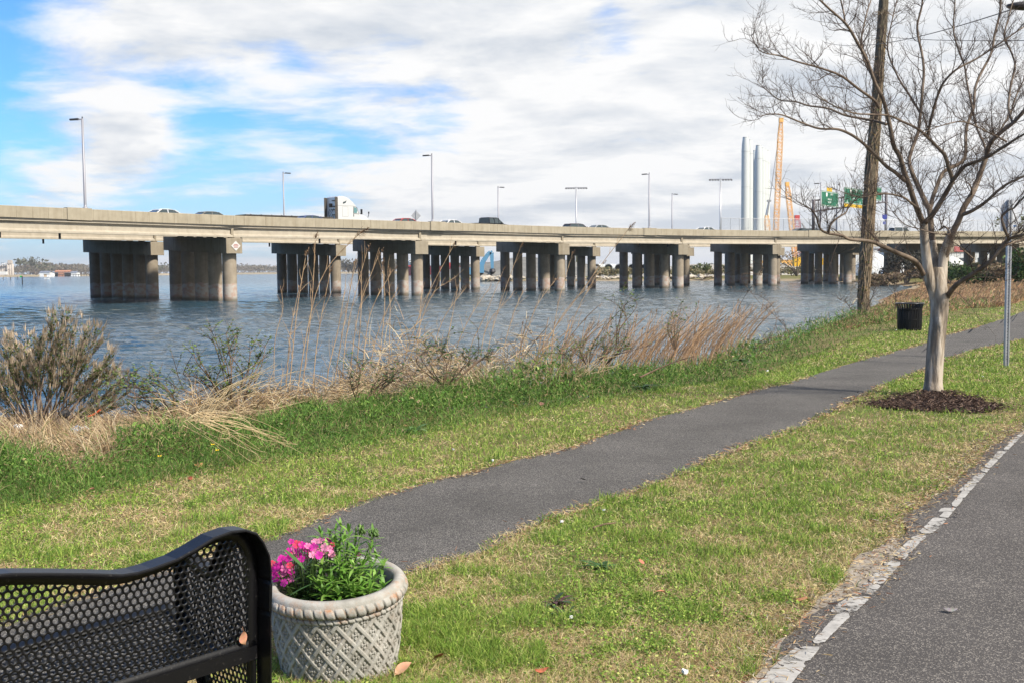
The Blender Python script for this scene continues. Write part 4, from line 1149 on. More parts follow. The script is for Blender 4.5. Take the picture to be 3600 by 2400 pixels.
# row of big white tubes lying on the quay, dark open ends towards us
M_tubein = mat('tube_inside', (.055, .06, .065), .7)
def tube_proto():
    root = thing('tube_section', 'x', 'steel tube', (0, 0, 0), 0, 'white tube sections lying in a row on the quay')
    n = 28; R_ = 1.95
    mb = MB(); mb.tube([(0, 0, R_), (0, 30, R_)], R_, n, cap=False)
    mb.build('shell', M_tower, root, smooth=True)
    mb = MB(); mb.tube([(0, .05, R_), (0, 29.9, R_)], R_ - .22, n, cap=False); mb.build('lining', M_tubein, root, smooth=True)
    mb = MB(); ring = []
    for rr_ in (R_ + .03, R_ - .24):
        ring.append([Vector((rr_ * math.cos(2 * math.pi * k / n), -.02, R_ + rr_ * math.sin(2 * math.pi * k / n))) for k in range(n)])
    mb.strip(ring, closed=True, caps=False); mb.build('end_flange', M_seam, root)
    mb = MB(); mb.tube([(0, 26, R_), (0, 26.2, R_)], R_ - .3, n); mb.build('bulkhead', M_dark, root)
    return root
TU = tube_proto()
tl = ['leftmost white tube with dark open end, left of the widest gap between piers', 'white tube with round dark open end standing clear between two piers', 'white tube partly behind the first column of the sixth pier', 'white tube seen between the first two columns of the sixth pier', 'white tube seen between the middle columns of the sixth pier',
      'white tube just left of the seventh pier', 'white tube seen between middle columns of the seventh pier', 'white tube between the last columns of the seventh pier', 'white tube with dark open end just right of the seventh pier']
tpx = [2097, 2139, 2176, 2222, 2265, 2500, 2645, 2700, 2755]
for k, px in enumerate(tpx):
    p = gnd(px, 480 if k < 5 else 440); p.z = at(px, 959, p.y).z
    if k == 0: TU.location = p; TU['label'] = tl[0]; TU.rotation_euler = (0, 0, rad(-10))
    else: dup(TU, p, rad(-10), tl[k])
# quay ground bank under the tubes and the grey spoil heap
M_quay = mat('pale_rubble_ground', (.22, .20, .17), .95, .1, col2=(.46, .44, .40), vscale=.35, bump=.4, bscale=1.5, detail=9)
M_heap = mat('grey_spoil', (.14, .14, .135), .95, .1, col2=(.22, .215, .20), vscale=.2, detail=9)
def mound(name, cx, cy, rx, ry, h, m, seed, flat=1.0, n=40):
    V = []; F = []
    for j in range(14):
        t = j / 13
        for k in range(n):
            a = 2 * math.pi * k / n
            q = Vector((math.cos(a) * t * 2, math.sin(a) * t * 2, seed))
            rr_ = 1 + .25 * mnoise.noise(q * 1.3)
            x = cx + rx * t * math.cos(a) * rr_; y = cy + ry * t * math.sin(a) * rr_
            z = h * (1 - t ** (1.6 * flat)) * (1 + .25 * mnoise.noise(Vector((x * .08, y * .08, seed)))) + .3 * mnoise.noise(Vector((x * .3, y * .3, seed)))
            V.append((x, y, gz1(x, y) - .4 + max(0, z)))
    for j in range(13):
        for k in range(n): F.append((j * n + k, (j + 1) * n + k, (j + 1) * n + (k + 1) % n, j * n + (k + 1) % n))
    mb = MB(); mb.add(V, F); return mb.build(name, m, smooth=True)
h1 = mound('spoil_heap', 4, 350, 34, 26, 6.6, M_heap, 3); tag(h1, 'big grey spoil heap on the quay beyond the blue crane', 'heap')
h2 = mound('rubble_bank', 64, 330, 30, 20, 3.6, M_quay, 9, 2.0); tag(h2, 'pale rubble bank below the white tubes', 'heap')
h3 = mound('rubble_bank', 100, 330, 26, 18, 3.2, M_quay, 19, 2.0); tag(h3, 'pale rubble bank at the foot of the second orange crane', 'heap')
# broken rock along the water's edge
M_rock = mat('pale_rock', (.30, .26, .20), .9, .2, col2=(.55, .50, .42), vscale=1.2, bump=.6, bscale=4)
def rock_mesh(seed):
    import bmesh
    bm = bmesh.new(); bmesh.ops.create_icosphere(bm, subdivisions=2, radius=1.0)
    for v in bm.verts:
        n = mnoise.noise(v.co * 1.1 + Vector((seed * 9.1, 0, 0))) * .55 + mnoise.noise(v.co * 2.6 + Vector((0, seed * 3.7, 0))) * .2
        v.co *= 1 + n; v.co.z *= .62
    me = bpy.data.meshes.new('rock'); bm.to_mesh(me); bm.free(); me.materials.append(M_rock); return me
RK = [rock_mesh(i) for i in range(5)]
rr = random.Random(21)
def rock(px, py_, d, s, label):
    p = at(px, 950, d); z = gz1(p.x, d)
    o = link('rock', RK[rr.randrange(5)]); o.location = (p.x, d, z + s * .2); o.rotation_euler = (rr.uniform(-.3, .3), rr.uniform(-.3, .3), rr.uniform(0, 6)); o.scale = (s * rr.uniform(1.0, 1.9), s * rr.uniform(.8, 1.2), s * rr.uniform(.7, 1.1))
    tag(o, label, 'rock', 'rocks along the far water edge')
for k in range(26):
    rock(1690 + k * 4.0 + rr.uniform(-3, 3), 0, 271 + rr.uniform(-1, 4), rr.uniform(.6, 1.25), 'broken pale rock piled at the water edge below the blue crane')
for k in range(64):
    px = 1800 + k * 11.2 + rr.uniform(-4, 4)
    d = np.interp(px, (1800, 2100, 2300, 2520), (268, 264, 258, 250)) + rr.uniform(0, 5)
    rock(px, 0, d, rr.uniform(.35, .85), 'pale rock in the broken line along the water edge behind the piers')
# scrub on the port bank: leafy cards in loose crowns
def leaf_cloud(name, pts_fn, n, size, cols, m, seed, aspect=.55):
    r = np.random.default_rng(seed)
    P = pts_fn(r, n); N_ = len(P)
    d1 = r.normal(size=(N_, 3)); d1 /= np.linalg.norm(d1, axis=1)[:, None]
    d2 = r.normal(size=(N_, 3)); d2 -= (d2 * d1).sum(1)[:, None] * d1; d2 /= np.linalg.norm(d2, axis=1)[:, None]
    s = size * r.uniform(.6, 1.4, N_)[:, None]
    V = np.stack([P - d1 * s, P + d2 * s * aspect, P + d1 * s, P - d2 * s * aspect], 1).reshape(-1, 3)
    F = np.arange(N_ * 4).reshape(-1, 4)
    c = np.array(cols)[r.integers(0, len(cols), N_)] * r.uniform(.7, 1.3, (N_, 1))
    return np_mesh(name, V, F, m, np.repeat(c, 4, axis=0))
M_leaf = mat('leaf', (.1, .1, .1), .6, .3, attr=True, trans=.25)
M_bark = mat('grey_bark', (.10, .08, .065), .9, .2, col2=(.20, .165, .135), vscale=12, bump=.6, bscale=25)
def bush(name, label, cat, p, w, h, cols, n, size, seed, group=None, trunk=True, lobes=7, wy=None):
    root = thing(name, label, cat, p, 0, group); wy = wy or w
    rl = np.random.default_rng(seed + 100)
    L = np.stack([rl.uniform(-.36, .36, lobes) * w, rl.uniform(-.36, .36, lobes) * wy, rl.uniform(.35, .80, lobes) * h], 1)
    Rr_ = rl.uniform(.20, .34, lobes)
    def f(r, n):
        k = r.integers(0, lobes, n); v = r.normal(size=(n, 3)); v /= np.linalg.norm(v, axis=1)[:, None]
        v *= (r.uniform(.25, 1, n) ** .5)[:, None]
        q = L[k] + v * np.stack([Rr_[k] * w, Rr_[k] * wy, Rr_[k] * h * .8], 1); q[:, 2] = np.abs(q[:, 2]); return q
    link('foliage' if not trunk else 'crown', leaf_cloud('crown', f, n, size, cols, M_leaf, seed), root)
    mb = MB()
    for k in range(min(lobes, 5)):
        mb.tube([(0, 0, -.3), L[k] * .4 + np.array([0, 0, .1 * h]), L[k]], [.03 * h, .02 * h, .008 * h], 5)
    mb.build('trunk' if trunk else 'stem', M_bark, root)
    return root
OLIVE = [(.17, .16, .08), (.24, .20, .12), (.12, .13, .06), (.30, .24, .15)]
BROWN = [(.20, .14, .09), (.16, .11, .07), (.26, .19, .12), (.12, .10, .05)]
GREEN = [(.035, .075, .02), (.05, .10, .025), (.025, .05, .015), (.08, .12, .03)]
sd = 400
for k, px in enumerate((2105, 2128, 2160, 2205, 2250, 2290, 2330, 2372, 2430, 2462, 2490, 2520, 2560, 2610, 2660, 2700, 2745, 2785, 2830)):
    d = 285 + 14 * math.sin(k * 2.1); p = gnd(px, d)
    bush('scrub_bush', 'low olive brown scrub on the port bank behind the piers', 'bush', p, 5.5, 2.2 + .8 * math.sin(k * 1.7) ** 2, OLIVE, 320, .32, sd + k, 'scrub along the port bank', False)
for px, d, w, h, lab in ((2473, 280, 4, 3.9, 'dark spiky evergreen bush between the sixth and seventh piers'), (2440, 300, 3, 3.0, 'round green bush atop the pale bank between the sixth and seventh piers')):
    bush('evergreen_bush', lab, 'bush', gnd(px, d), w, h, [(.08, .11, .035), (.12, .14, .05), (.05, .07, .025)], 500, .26, sd + 50 + px)
for px, d, w, h, lab in ((2802, 262, 9, 6.5, 'bare brown tree on the bank right of the seventh pier'), ):
    bush('bare_tree', lab, 'tree', gnd(px, d), w, h, BROWN, 500, .22, sd + 70)
# far trees behind the port on the horizon
for k, (px, d, w, h) in enumerate(((1575, 900, 40, 12), (1630, 880, 40, 11), (1690, 860, 45, 14), (1745, 870, 44, 15), (1800, 860, 40, 14), (1850, 880, 44, 12), (1905, 900, 40, 12), (1960, 920, 46, 11))):
    p = at(px, 950, d); p.z = -.4
    bush('distant_tree', 'dark tree clump on the skyline behind the blue crane and grey heap', 'tree', p, w, h * .62, [(.07, .08, .06), (.10, .10, .075), (.12, .12, .09)], 900, 1.3, sd + 120 + k, 'trees on the port skyline')
# port buildings and stacks glimpsed under the deck
def shed(px, d, w, h, m, label, roofm, nwin=4, cat='building'):
    f = gnd(px, d); root = thing('port_building', label, cat, f)
    mb = MB(); mb.box((0, 0, h / 2), (w, 12, h)); mb.build('wall', m, root)
    mb = MB(); mb.prism([(-w / 2 - .4, -6.4, h), (w / 2 + .4, -6.4, h), (w / 2 + .4, 0, h + 1.6), (-w / 2 - .4, 0, h + 1.6)], (0, 0, .25)); mb.prism([(-w / 2 - .4, 6.4, h), (w / 2 + .4, 6.4, h), (w / 2 + .4, 0, h + 1.6), (-w / 2 - .4, 0, h + 1.6)], (0, 0, .25)); mb.build('roof', roofm, root)
    for k in range(nwin):
        mb = MB(); mb.box((-w / 2 + w * (k + .5) / nwin, -6.03, h * .55), (w / nwin * .45, .08, h * .3)); mb.build('window', M_glass, root)
    return root
M_paleshed = mat('pale_sheet_metal', (.62, .63, .63), .6, .4, var=.08, vscale=.6, stretch=(8, 1, .3))
M_redshed = mat('red_sheet_metal', (.30, .06, .05), .6, .4)
shed(3120, 420, 30, 9.0, M_paleshed, 'pale port shed behind the vine covered trunk', M_galv)
shed(3230, 400, 26, 8.0, M_paleshed, 'pale port shed behind the near tree trunk, under the bridge', M_redshed)
shed(3060, 460, 22, 8.2, M_redshed, 'low red building on the port beside the vine covered trunk', M_galv)
shed(3390, 380, 30, 7.0, M_paleshed, 'pale shed under the bridge deck right of the near tree', M_redshed)
M_tarp = mat('white_tarpaulin', (.62, .62, .60), .7, .3, var=.12, vscale=.8, bump=.6, bscale=1.2)
def heap_tarp(px, d, w, h, lab, seed):
    f = gnd(px, d); o = mound('tarped_heap', f.x, f.y, w, w * .7, h, M_tarp, seed, 1.3); tag(o, lab, 'heap', 'white tarped heaps under the bridge')
heap_tarp(3078, 262, 5.5, 6.0, 'white tarped heap close right of the vine covered trunk', 5)
heap_tarp(3128, 275, 5.0, 5.6, 'white tarped heap between trunk and the pier on the bank', 8)
heap_tarp(3190, 255, 7.5, 5.4, 'wide white tarped heap behind the pier on the bank', 12)
heap_tarp(3330, 270, 6, 5.0, 'white tarped heap behind the near tree trunk', 15)

# floodlight masts in the port
def mast_proto():
    root = thing('floodlight_mast', 'x', 'light mast', (0, 0, 0), 0, 'floodlight masts at the port')
    mb = MB(); mb.tube([(0, 0, 0), (0, 0, 33)], [.42, .20], 10); mb.build('pole', M_galv, root, smooth=True)
    mb = MB(); mb.box((0, 0, 32.6), (8.2, .25, .22)); mb.build('crossarm', M_pole, root)
    for x in (-3.9, -2.9, -1.9, -.9, .9, 1.9, 2.9, 3.9):
        mb = MB(); mb.prism([(x - .35, -.45, 32.0), (x + .35, -.45, 32.0), (x + .30, .35, 32.25), (x - .30, .35, 32.25)], (0, .1, .35)); mb.build('floodlight', M_darkmetal, root)
    return root
MP = mast_proto()
for k, (px, ty, d, lab) in enumerate(((2027, 655, 420, 'floodlight mast above the dark maroon hatchback'), (2532, 625, 398, 'floodlight mast left of the white towers'))):
    p = gnd(px, d); top = at(px, ty, d).z; p.z = top - 33.2
    if k == 0: MP.location = p; MP['label'] = lab
    else: dup(MP, p, 0, lab)

# ------------------------------------------------------------------ far shore across the river
M_farland = mat('far_shore_ground', (.22, .18, .11), .95, .1, col2=(.45, .37, .25), vscale=.004, detail=6)
def far_land():
    V = []; F = []
    px = list(range(-900, 1700, 20)); N = len(px)
    for row, (dd, z) in enumerate(((0, WATER_Z - .3), (25, .6), (250, 1.6), (3500, 2.0))):
        for x in px:
            d = np.interp(x, (-900, 0, 400, 800, 1000, 1250, 1450, 1700), (1150, 1300, 1400, 1700, 1650, 1500, 1100, 900)) + dd + 30 * mnoise.noise(Vector((x * .01, 0, 4)))
            p = at(x, 950, d); V.append((p.x, d, z))
    for r in range(3):
        for i in range(N - 1): F.append((r * N + i, r * N + i + 1, (r + 1) * N + i + 1, (r + 1) * N + i))
    mb = MB(); mb.add(V, F); return mb
structure('far_shore', far_land(), M_farland)
def fd(x): return float(np.interp(x, (-900, 0, 400, 800, 1000, 1250, 1450, 1700), (1150, 1300, 1400, 1700, 1650, 1500, 1100, 900)))
r = random.Random(77)
def far_tree(px, d, w, h, cols, lab, k, grp):
    p = at(px, 950, d); p.z = 1.0
    bush('distant_tree', lab, 'tree', p, w, h, cols, 260, h * .09, 900 + k, grp, lobes=6)
PALEW = [(.16, .14, .11), (.20, .17, .13), (.12, .12, .085), (.24, .20, .16)]
k = 0
px = -40
while px < 1440:
    d = fd(px) + r.uniform(90, 380)
    far_tree(px, d, r.uniform(36, 70), r.uniform(11, 17) * (1.3 if 100 < px < 150 else 1), PALEW, 'grey brown tree in the distant tree line across the river', k, 'trees along the far shore')
    k += 1; px += r.uniform(9, 17)
for px, d, w, h in ((127, 1420, 44, 24), (560, 1600, 50, 17)):
    far_tree(px, d, w, h, [(.08, .09, .05), (.11, .11, .07)], 'round darker tree standing out of the far tree line' if px < 300 else 'dark tree seen between the two leftmost piers across the river', 400 + px, None)
# wooded point right of centre pier
for k2, px in enumerate((1225, 1238, 1250, 1262, 1276, 1290, 1304, 1322, 1340, 1360)):
    far_tree(px, 1180, 26, 15, [(.09, .085, .06), (.13, .115, .08)], 'dark tree on the wooded point behind the centre piers', 500 + k2, 'trees on the wooded point')
M_silo = mat('silo_concrete', (.45, .40, .35), .85, .2, var=.08, vscale=.05)
def silo():
    d = 1380; f = at(20, 950, d); f.z = .8
    root = thing('grain_silo', 'tall beige grain elevator on the far shore at the left edge', 'silo', f)
    P = lambda x, y: at(x, y, d) - f
    w = P(49, 950).x - P(25, 950).x
    for k in range(3):
        mb = MB(); c = P(28.5 + k * 8, 950); top = P(37, 928).z; mb.lathe([(3.1 * w / 18, -1), (3.1 * w / 18, top), (0, top)], 20, (c.x, 0, 0)); mb.build('silo_cell', M_silo, root, smooth=True)
    for k in range(4):
        mb = MB(); c = P(-4 + k * 8, 950); top = P(10, 934 - k * .5).z; mb.lathe([(3.1 * w / 18, -1), (3.1 * w / 18, top), (0, top)], 20, (c.x, 4, 0)); mb.build('silo_cell', M_silo, root, smooth=True)
    mb = MB(); a, b = P(4, 931), P(32, 925); mb.tube([a, b], 1.0, 6); mb.build('conveyor', M_paleshed, root)
    mb = MB(); c = P(35, 922); mb.box(c, (4.2, 4, 4.4)); mb.box(P(41, 923), (1.3, 3, 3.0)); mb.build('head_house', M_silo, root)
    mb = MB(); mb.tube([P(4, 935), P(5, 925), P(12, 925), P(13, 935)], .35, 5); mb.tube([P(4, 930), P(13, 930)], .3, 5); mb.build('frame', M_darkmetal, root)
    mb = MB(); mb.box(P(20, 961) + Vector((0, -8, 0)), (w * 1.2, 6, 4.0)); mb.build('annex', M_paleshed, root)
silo()
M_tanhut = mat('tan_board', (.62, .46, .30), .7, .2, var=.1, vscale=2)
def hut():
    d = 620; f = at(165, 950, d); f.z = WATER_Z
    root = thing('pile_hut', 'small tan hut standing on white piles in the river', 'hut', f)
    P = lambda x, y: at(x, y, d) - f
    s = (P(174, 960).x - P(155, 960).x)
    zt, zb = P(165, 964.5).z, P(165, 974).z
    mb = MB(); mb.box((-s * .2, 0, (zt + zb) / 2), (s * .6, 1.6, zt - zb)); mb.build('wall', M_tanhut, root)
    mb = MB(); mb.box((s * .28, -.05, (zt + zb) / 2), (s * .44, 1.7, zt - zb)); mb.build('side_wall', M_white, root)
    mb = MB(); mb.box((0, 0, zt + .08), (s * 1.12, 2.2, .16)); mb.build('roof', M_galv, root)
    mb = MB(); mb.box((0, 0, zb - .06), (s * 1.05, 2.1, .12)); mb.build('platform', M_paleshed, root)
    for x in (-.42, -.2, .05, .28, .46):
        mb = MB(); mb.tube([(s * x, -.7, -1.5), (s * x, -.7, zb - .1)], .16, 8); mb.build('pile', M_white, root)
hut()
def daymark():
    d = 300; f = at(77, 950, d); f.z = WATER_Z
    root = thing('channel_marker', 'black pile with a green channel marker board in the river', 'marker', f)
    P = lambda x, y: at(x, y, d) - f
    mb = MB(); mb.tube([(0, 0, -2), (0, 0, P(77, 971).z)], .13, 8); mb.build('pile', M_dark, root)
    mb = MB(); c = P(73.5, 973); mb.prism([c + Vector((-.30, 0, -.20)), c + Vector((.30, 0, -.20)), c + Vector((.30, 0, .20)), c + Vector((-.30, 0, .20))], (0, .04, 0)); mb.build('board', mat('marker_green', (.02, .42, .06), .5), root)
daymark()
for k, (px, d) in enumerate(((10, 560), (36, 520), (61, 600))):
    f = at(px, 950, d); f.z = WATER_Z; mb = MB(); mb.lathe([(.16, -2), (.16, 1.5), (.13, 1.62), (0, 1.66)], 8); o = mb.build('mooring_pile', M_brown, None, loc=f); tag(o, 'thin dark mooring pile far out in the river below the silo', 'pile', 'mooring piles off the far shore')
def far_house(px, py, d, w, h, m, lab, rm):
    f = at(px, 950, d); f.z = at(px, py, d).z - h
    root = thing('distant_building', lab, 'building', f)
    mb = MB(); mb.box((0, 0, h / 2 - 1.5), (w, 10, h + 3)); mb.build('wall', m, root)
    mb = MB(); mb.prism([(-w / 2 - .5, -5.5, h), (w / 2 + .5, -5.5, h), (w / 2 + .5, 0, h + 1.8), (-w / 2 - .5, 0, h + 1.8)], (0, .1, .2)); mb.prism([(-w / 2 - .5, 5.5, h), (w / 2 + .5, 5.5, h), (w / 2 + .5, 0, h + 1.8), (-w / 2 - .5, 0, h + 1.8)], (0, -.1, .2)); mb.build('roof', rm, root)
M_brick = mat('orange_brick', (.42, .20, .12), .85, .2)
far_house(162, 959, 1320, 12, 3.2, M_white, 'white building above the pile hut on the far shore', M_galv)
far_house(197, 959.5, 1330, 9, 3.0, M_white, 'small white building left of the orange roofed one on the far shore', M_galv)
far_house(224, 956, 1330, 18, 6.5, M_brick, 'orange brick building on the far shore', M_brick)
far_house(243, 960, 1330, 8, 4.0, M_white, 'white building right of the orange brick one on the far shore', M_galv)
far_house(259, 959.5, 1330, 11, 3.2, M_white, 'long white building left of the leftmost pier across the river', M_galv)
far_house(650, 953, 1500, 14, 4.0, M_white, 'white building across the river between the leftmost piers', M_galv)
def pier_row():
    d = 1290; root = thing('fishing_pier', 'long low timber pier on piles along the far shore at left', 'pier', at(240, 950, d) * Vector((1, 1, 0)) if False else Vector((at(240, 950, d).x, d, WATER_Z)))
    x0, x1 = at(200, 950, d).x - root.location.x, at(330, 950, d).x - root.location.x
    mb = MB(); mb.box(((x0 + x1) / 2, 0, 2.4), (x1 - x0, 3, .7)); mb.build('deck', M_brown, root)
    for x in np.arange(x0, x1, 3.2):
        mb = MB(); mb.tube([(x, 0, -2), (x, 0, 2.1)], .3, 6); mb.build('pile', M_dark, root)
pier_row()
# ship with a red hull behind a centre pier
M_hullred = mat('ship_red', (.28, .035, .05), .5, .4)
def ship():
    d = 760; f = at(1447, 950, d); f.z = WATER_Z
    root = thing('cargo_ship', 'ship with dark red hull and white bridge glimpsed between columns of the third pier', 'ship', f)
    P = lambda x, y: at(x, y, d) - f
    zh = P(1440, 938).z; zs = P(1440, 915).z
    mb = MB(); S = []
    for x, w, z in ((-8, .3, zh + 1), (-5, 2.5, zh + .6), (0, 5, zh), (60, 5.5, zh), (90, 5.0, zh), (93, 3.5, zh)):
        S.append([Vector((x, -w, z)), Vector((x + (1.0 if x < 0 else 0), -w * .7, -2)), Vector((x + (1.0 if x < 0 else 0), w * .7, -2)), Vector((x, w, z))])
    mb.strip(S); mb.build('hull', M_hullred, root)
    mb = MB(); mb.box((3, 0, (zh + zs) / 2), (10, 8, zs - zh)); mb.box((3, 0, zs - .8), (8, 11, 1.6)); mb.build('superstructure', M_white, root)
    for z in np.linspace(zh + 1.2, zs - .6, 3):
        mb = MB(); mb.box((3, -4.04 if z < zs - 1.6 else -5.53, z), (8, .06, .6)); mb.build('window', M_glass, root)
    mb = MB(); mb.tube([(2, 0, zs), (2, 0, zs + 3.6)], .25, 6); mb.box((2, 0, zs + 2.4), (2.8, .4, .3)); mb.build('radar_mast', M_darkmetal, root)
    mb = MB(); mb.box((1.5, -4.1, zh + .5), (9, .1, .8)); mb.build('deck_stripe', M_cranered, root)
    for k, x in enumerate((26, 40, 54, 68)):
        mb = MB(); mb.box((x, 0, zh + 1.3), (9, 8, 2.6)); mb.build('cargo_hold', (M_cranered, M_paleshed)[k % 2], root)
ship()
# ------------------------------------------------------------------ bench of perforated steel
M_bench = mat('black_coated_steel', (.0045, .0045, .0055), .38, .32, var=.4, vscale=90, bump=.12, bscale=160)
for _n in M_bench.node_tree.nodes:              # settled dust: sparse pale specks on the black coat
    if _n.type == 'VALTORGB':
        e = _n.color_ramp.elements; e[0].position = .62; e[1].position = .76; e[0].color = (.0045, .0045, .0055, 1); e[1].color = (.07, .066, .06, 1)
BENCH_E = Vector((-.705, 3.16, lawn_z(3.16)))
_b = rad(48)
B_A = Vector((-math.cos(_b), -math.sin(_b), 0)); B_F = Vector((-math.sin(_b), math.cos(_b), 0))
def to_back(px, py):                       # sight line meets the plane of the bench back: (along, height)
    v = ray(px, py); o = Vector((0, 0, CAMH)); t = (BENCH_E - o).dot(B_F) / v.dot(B_F); p = o + v * t - BENCH_E
    return p.dot(B_A), p.z
def in_poly2(P, poly): return inside(P, np.array(poly))
def perforated(poly, fmap, pitch=.0212, hole=.0079, margin=.03, thick=.003):
    """hexagonal field of round holes inside a 2-D outline, mapped into space; a solid rim strip closes the edge"""
    poly = np.array(poly); lo, hi = poly.min(0), poly.max(0)
    rows = int((hi[1] - lo[1]) / (pitch * .866)) + 2; cols = int((hi[0] - lo[0]) / pitch) + 2
    J, I = np.meshgrid(np.arange(rows), np.arange(cols), indexing='ij')
    cen = np.stack([lo[0] + I * pitch + (J % 2) * pitch / 2, lo[1] + J * pitch * .8660254], -1).reshape(-1, 2)
    d = line_dist(cen, poly, True); keep = inside(cen, poly) & (d > margin)
    cen = cen[keep]
    R6 = pitch / math.sqrt(3)
    out = []
    for k in range(12):
        a = math.pi / 2 + k * math.pi / 6
        rr_ = R6 if k % 2 == 0 else pitch / 2
        out.append((rr_ * math.cos(a), rr_ * math.sin(a)))
    out = np.array(out); inn = np.array([(hole * math.cos(math.pi / 2 + k * math.pi / 6), hole * math.sin(math.pi / 2 + k * math.pi / 6)) for k in range(12)])
    tpl = [(out, 0), (inn, 0), (inn, thick), (out, thick)]
    n = len(cen); V2 = np.concatenate([cen[:, None, :] + t[None] for t, _ in tpl], 1); W = np.concatenate([np.full(12, w) for _, w in tpl])
    W = np.broadcast_to(W, (n, 48))
    F = []
    for L_ in range(3):
        for k in range(12): F.append((L_ * 12 + k, L_ * 12 + (k + 1) % 12, (L_ + 1) * 12 + (k + 1) % 12, (L_ + 1) * 12 + k))
    F = np.array(F); FF = (F[None] + (np.arange(n) * 48)[:, None, None]).reshape(-1, 4)
    V = fmap(V2.reshape(-1, 2), W.reshape(-1))
    # rim strip: from the outline inward
    L = [0.0]
    for a, b in zip(poly, np.roll(poly, -1, 0)): L.append(L[-1] + float(np.hypot(*(b - a))))
    q = np.linspace(0, L[-1], int(L[-1] / .015), endpoint=False)
    P = np.stack([np.interp(q, L, np.append(poly[:, k], poly[0, k])) for k in range(2)], 1)
    T = np.roll(P, -1, 0) - np.roll(P, 1, 0); T /= np.linalg.norm(T, axis=1)[:, None] + 1e-9
    Nn = np.stack([-T[:, 1], T[:, 0]], 1)
    test = inside(P + Nn * .004, poly); Nn[~test] *= -1
    Q = P + Nn * (margin + .006)
    m = len(P); lay = []
    for pts, w in ((P, -.0015), (Q, -.0015), (Q, thick + .0015), (P, thick + .0015)): lay.append(fmap(pts, np.full(m, w)))
    RV = np.concatenate(lay); a = np.arange(m); b = (a + 1) % m
    RF = np.concatenate([np.stack([a + l * m, b + l * m, b + ((l + 1) % 4) * m, a + ((l + 1) % 4) * m], 1) for l in range(4)])
    return np.concatenate([V, RV]), np.concatenate([FF, RF + len(V)])
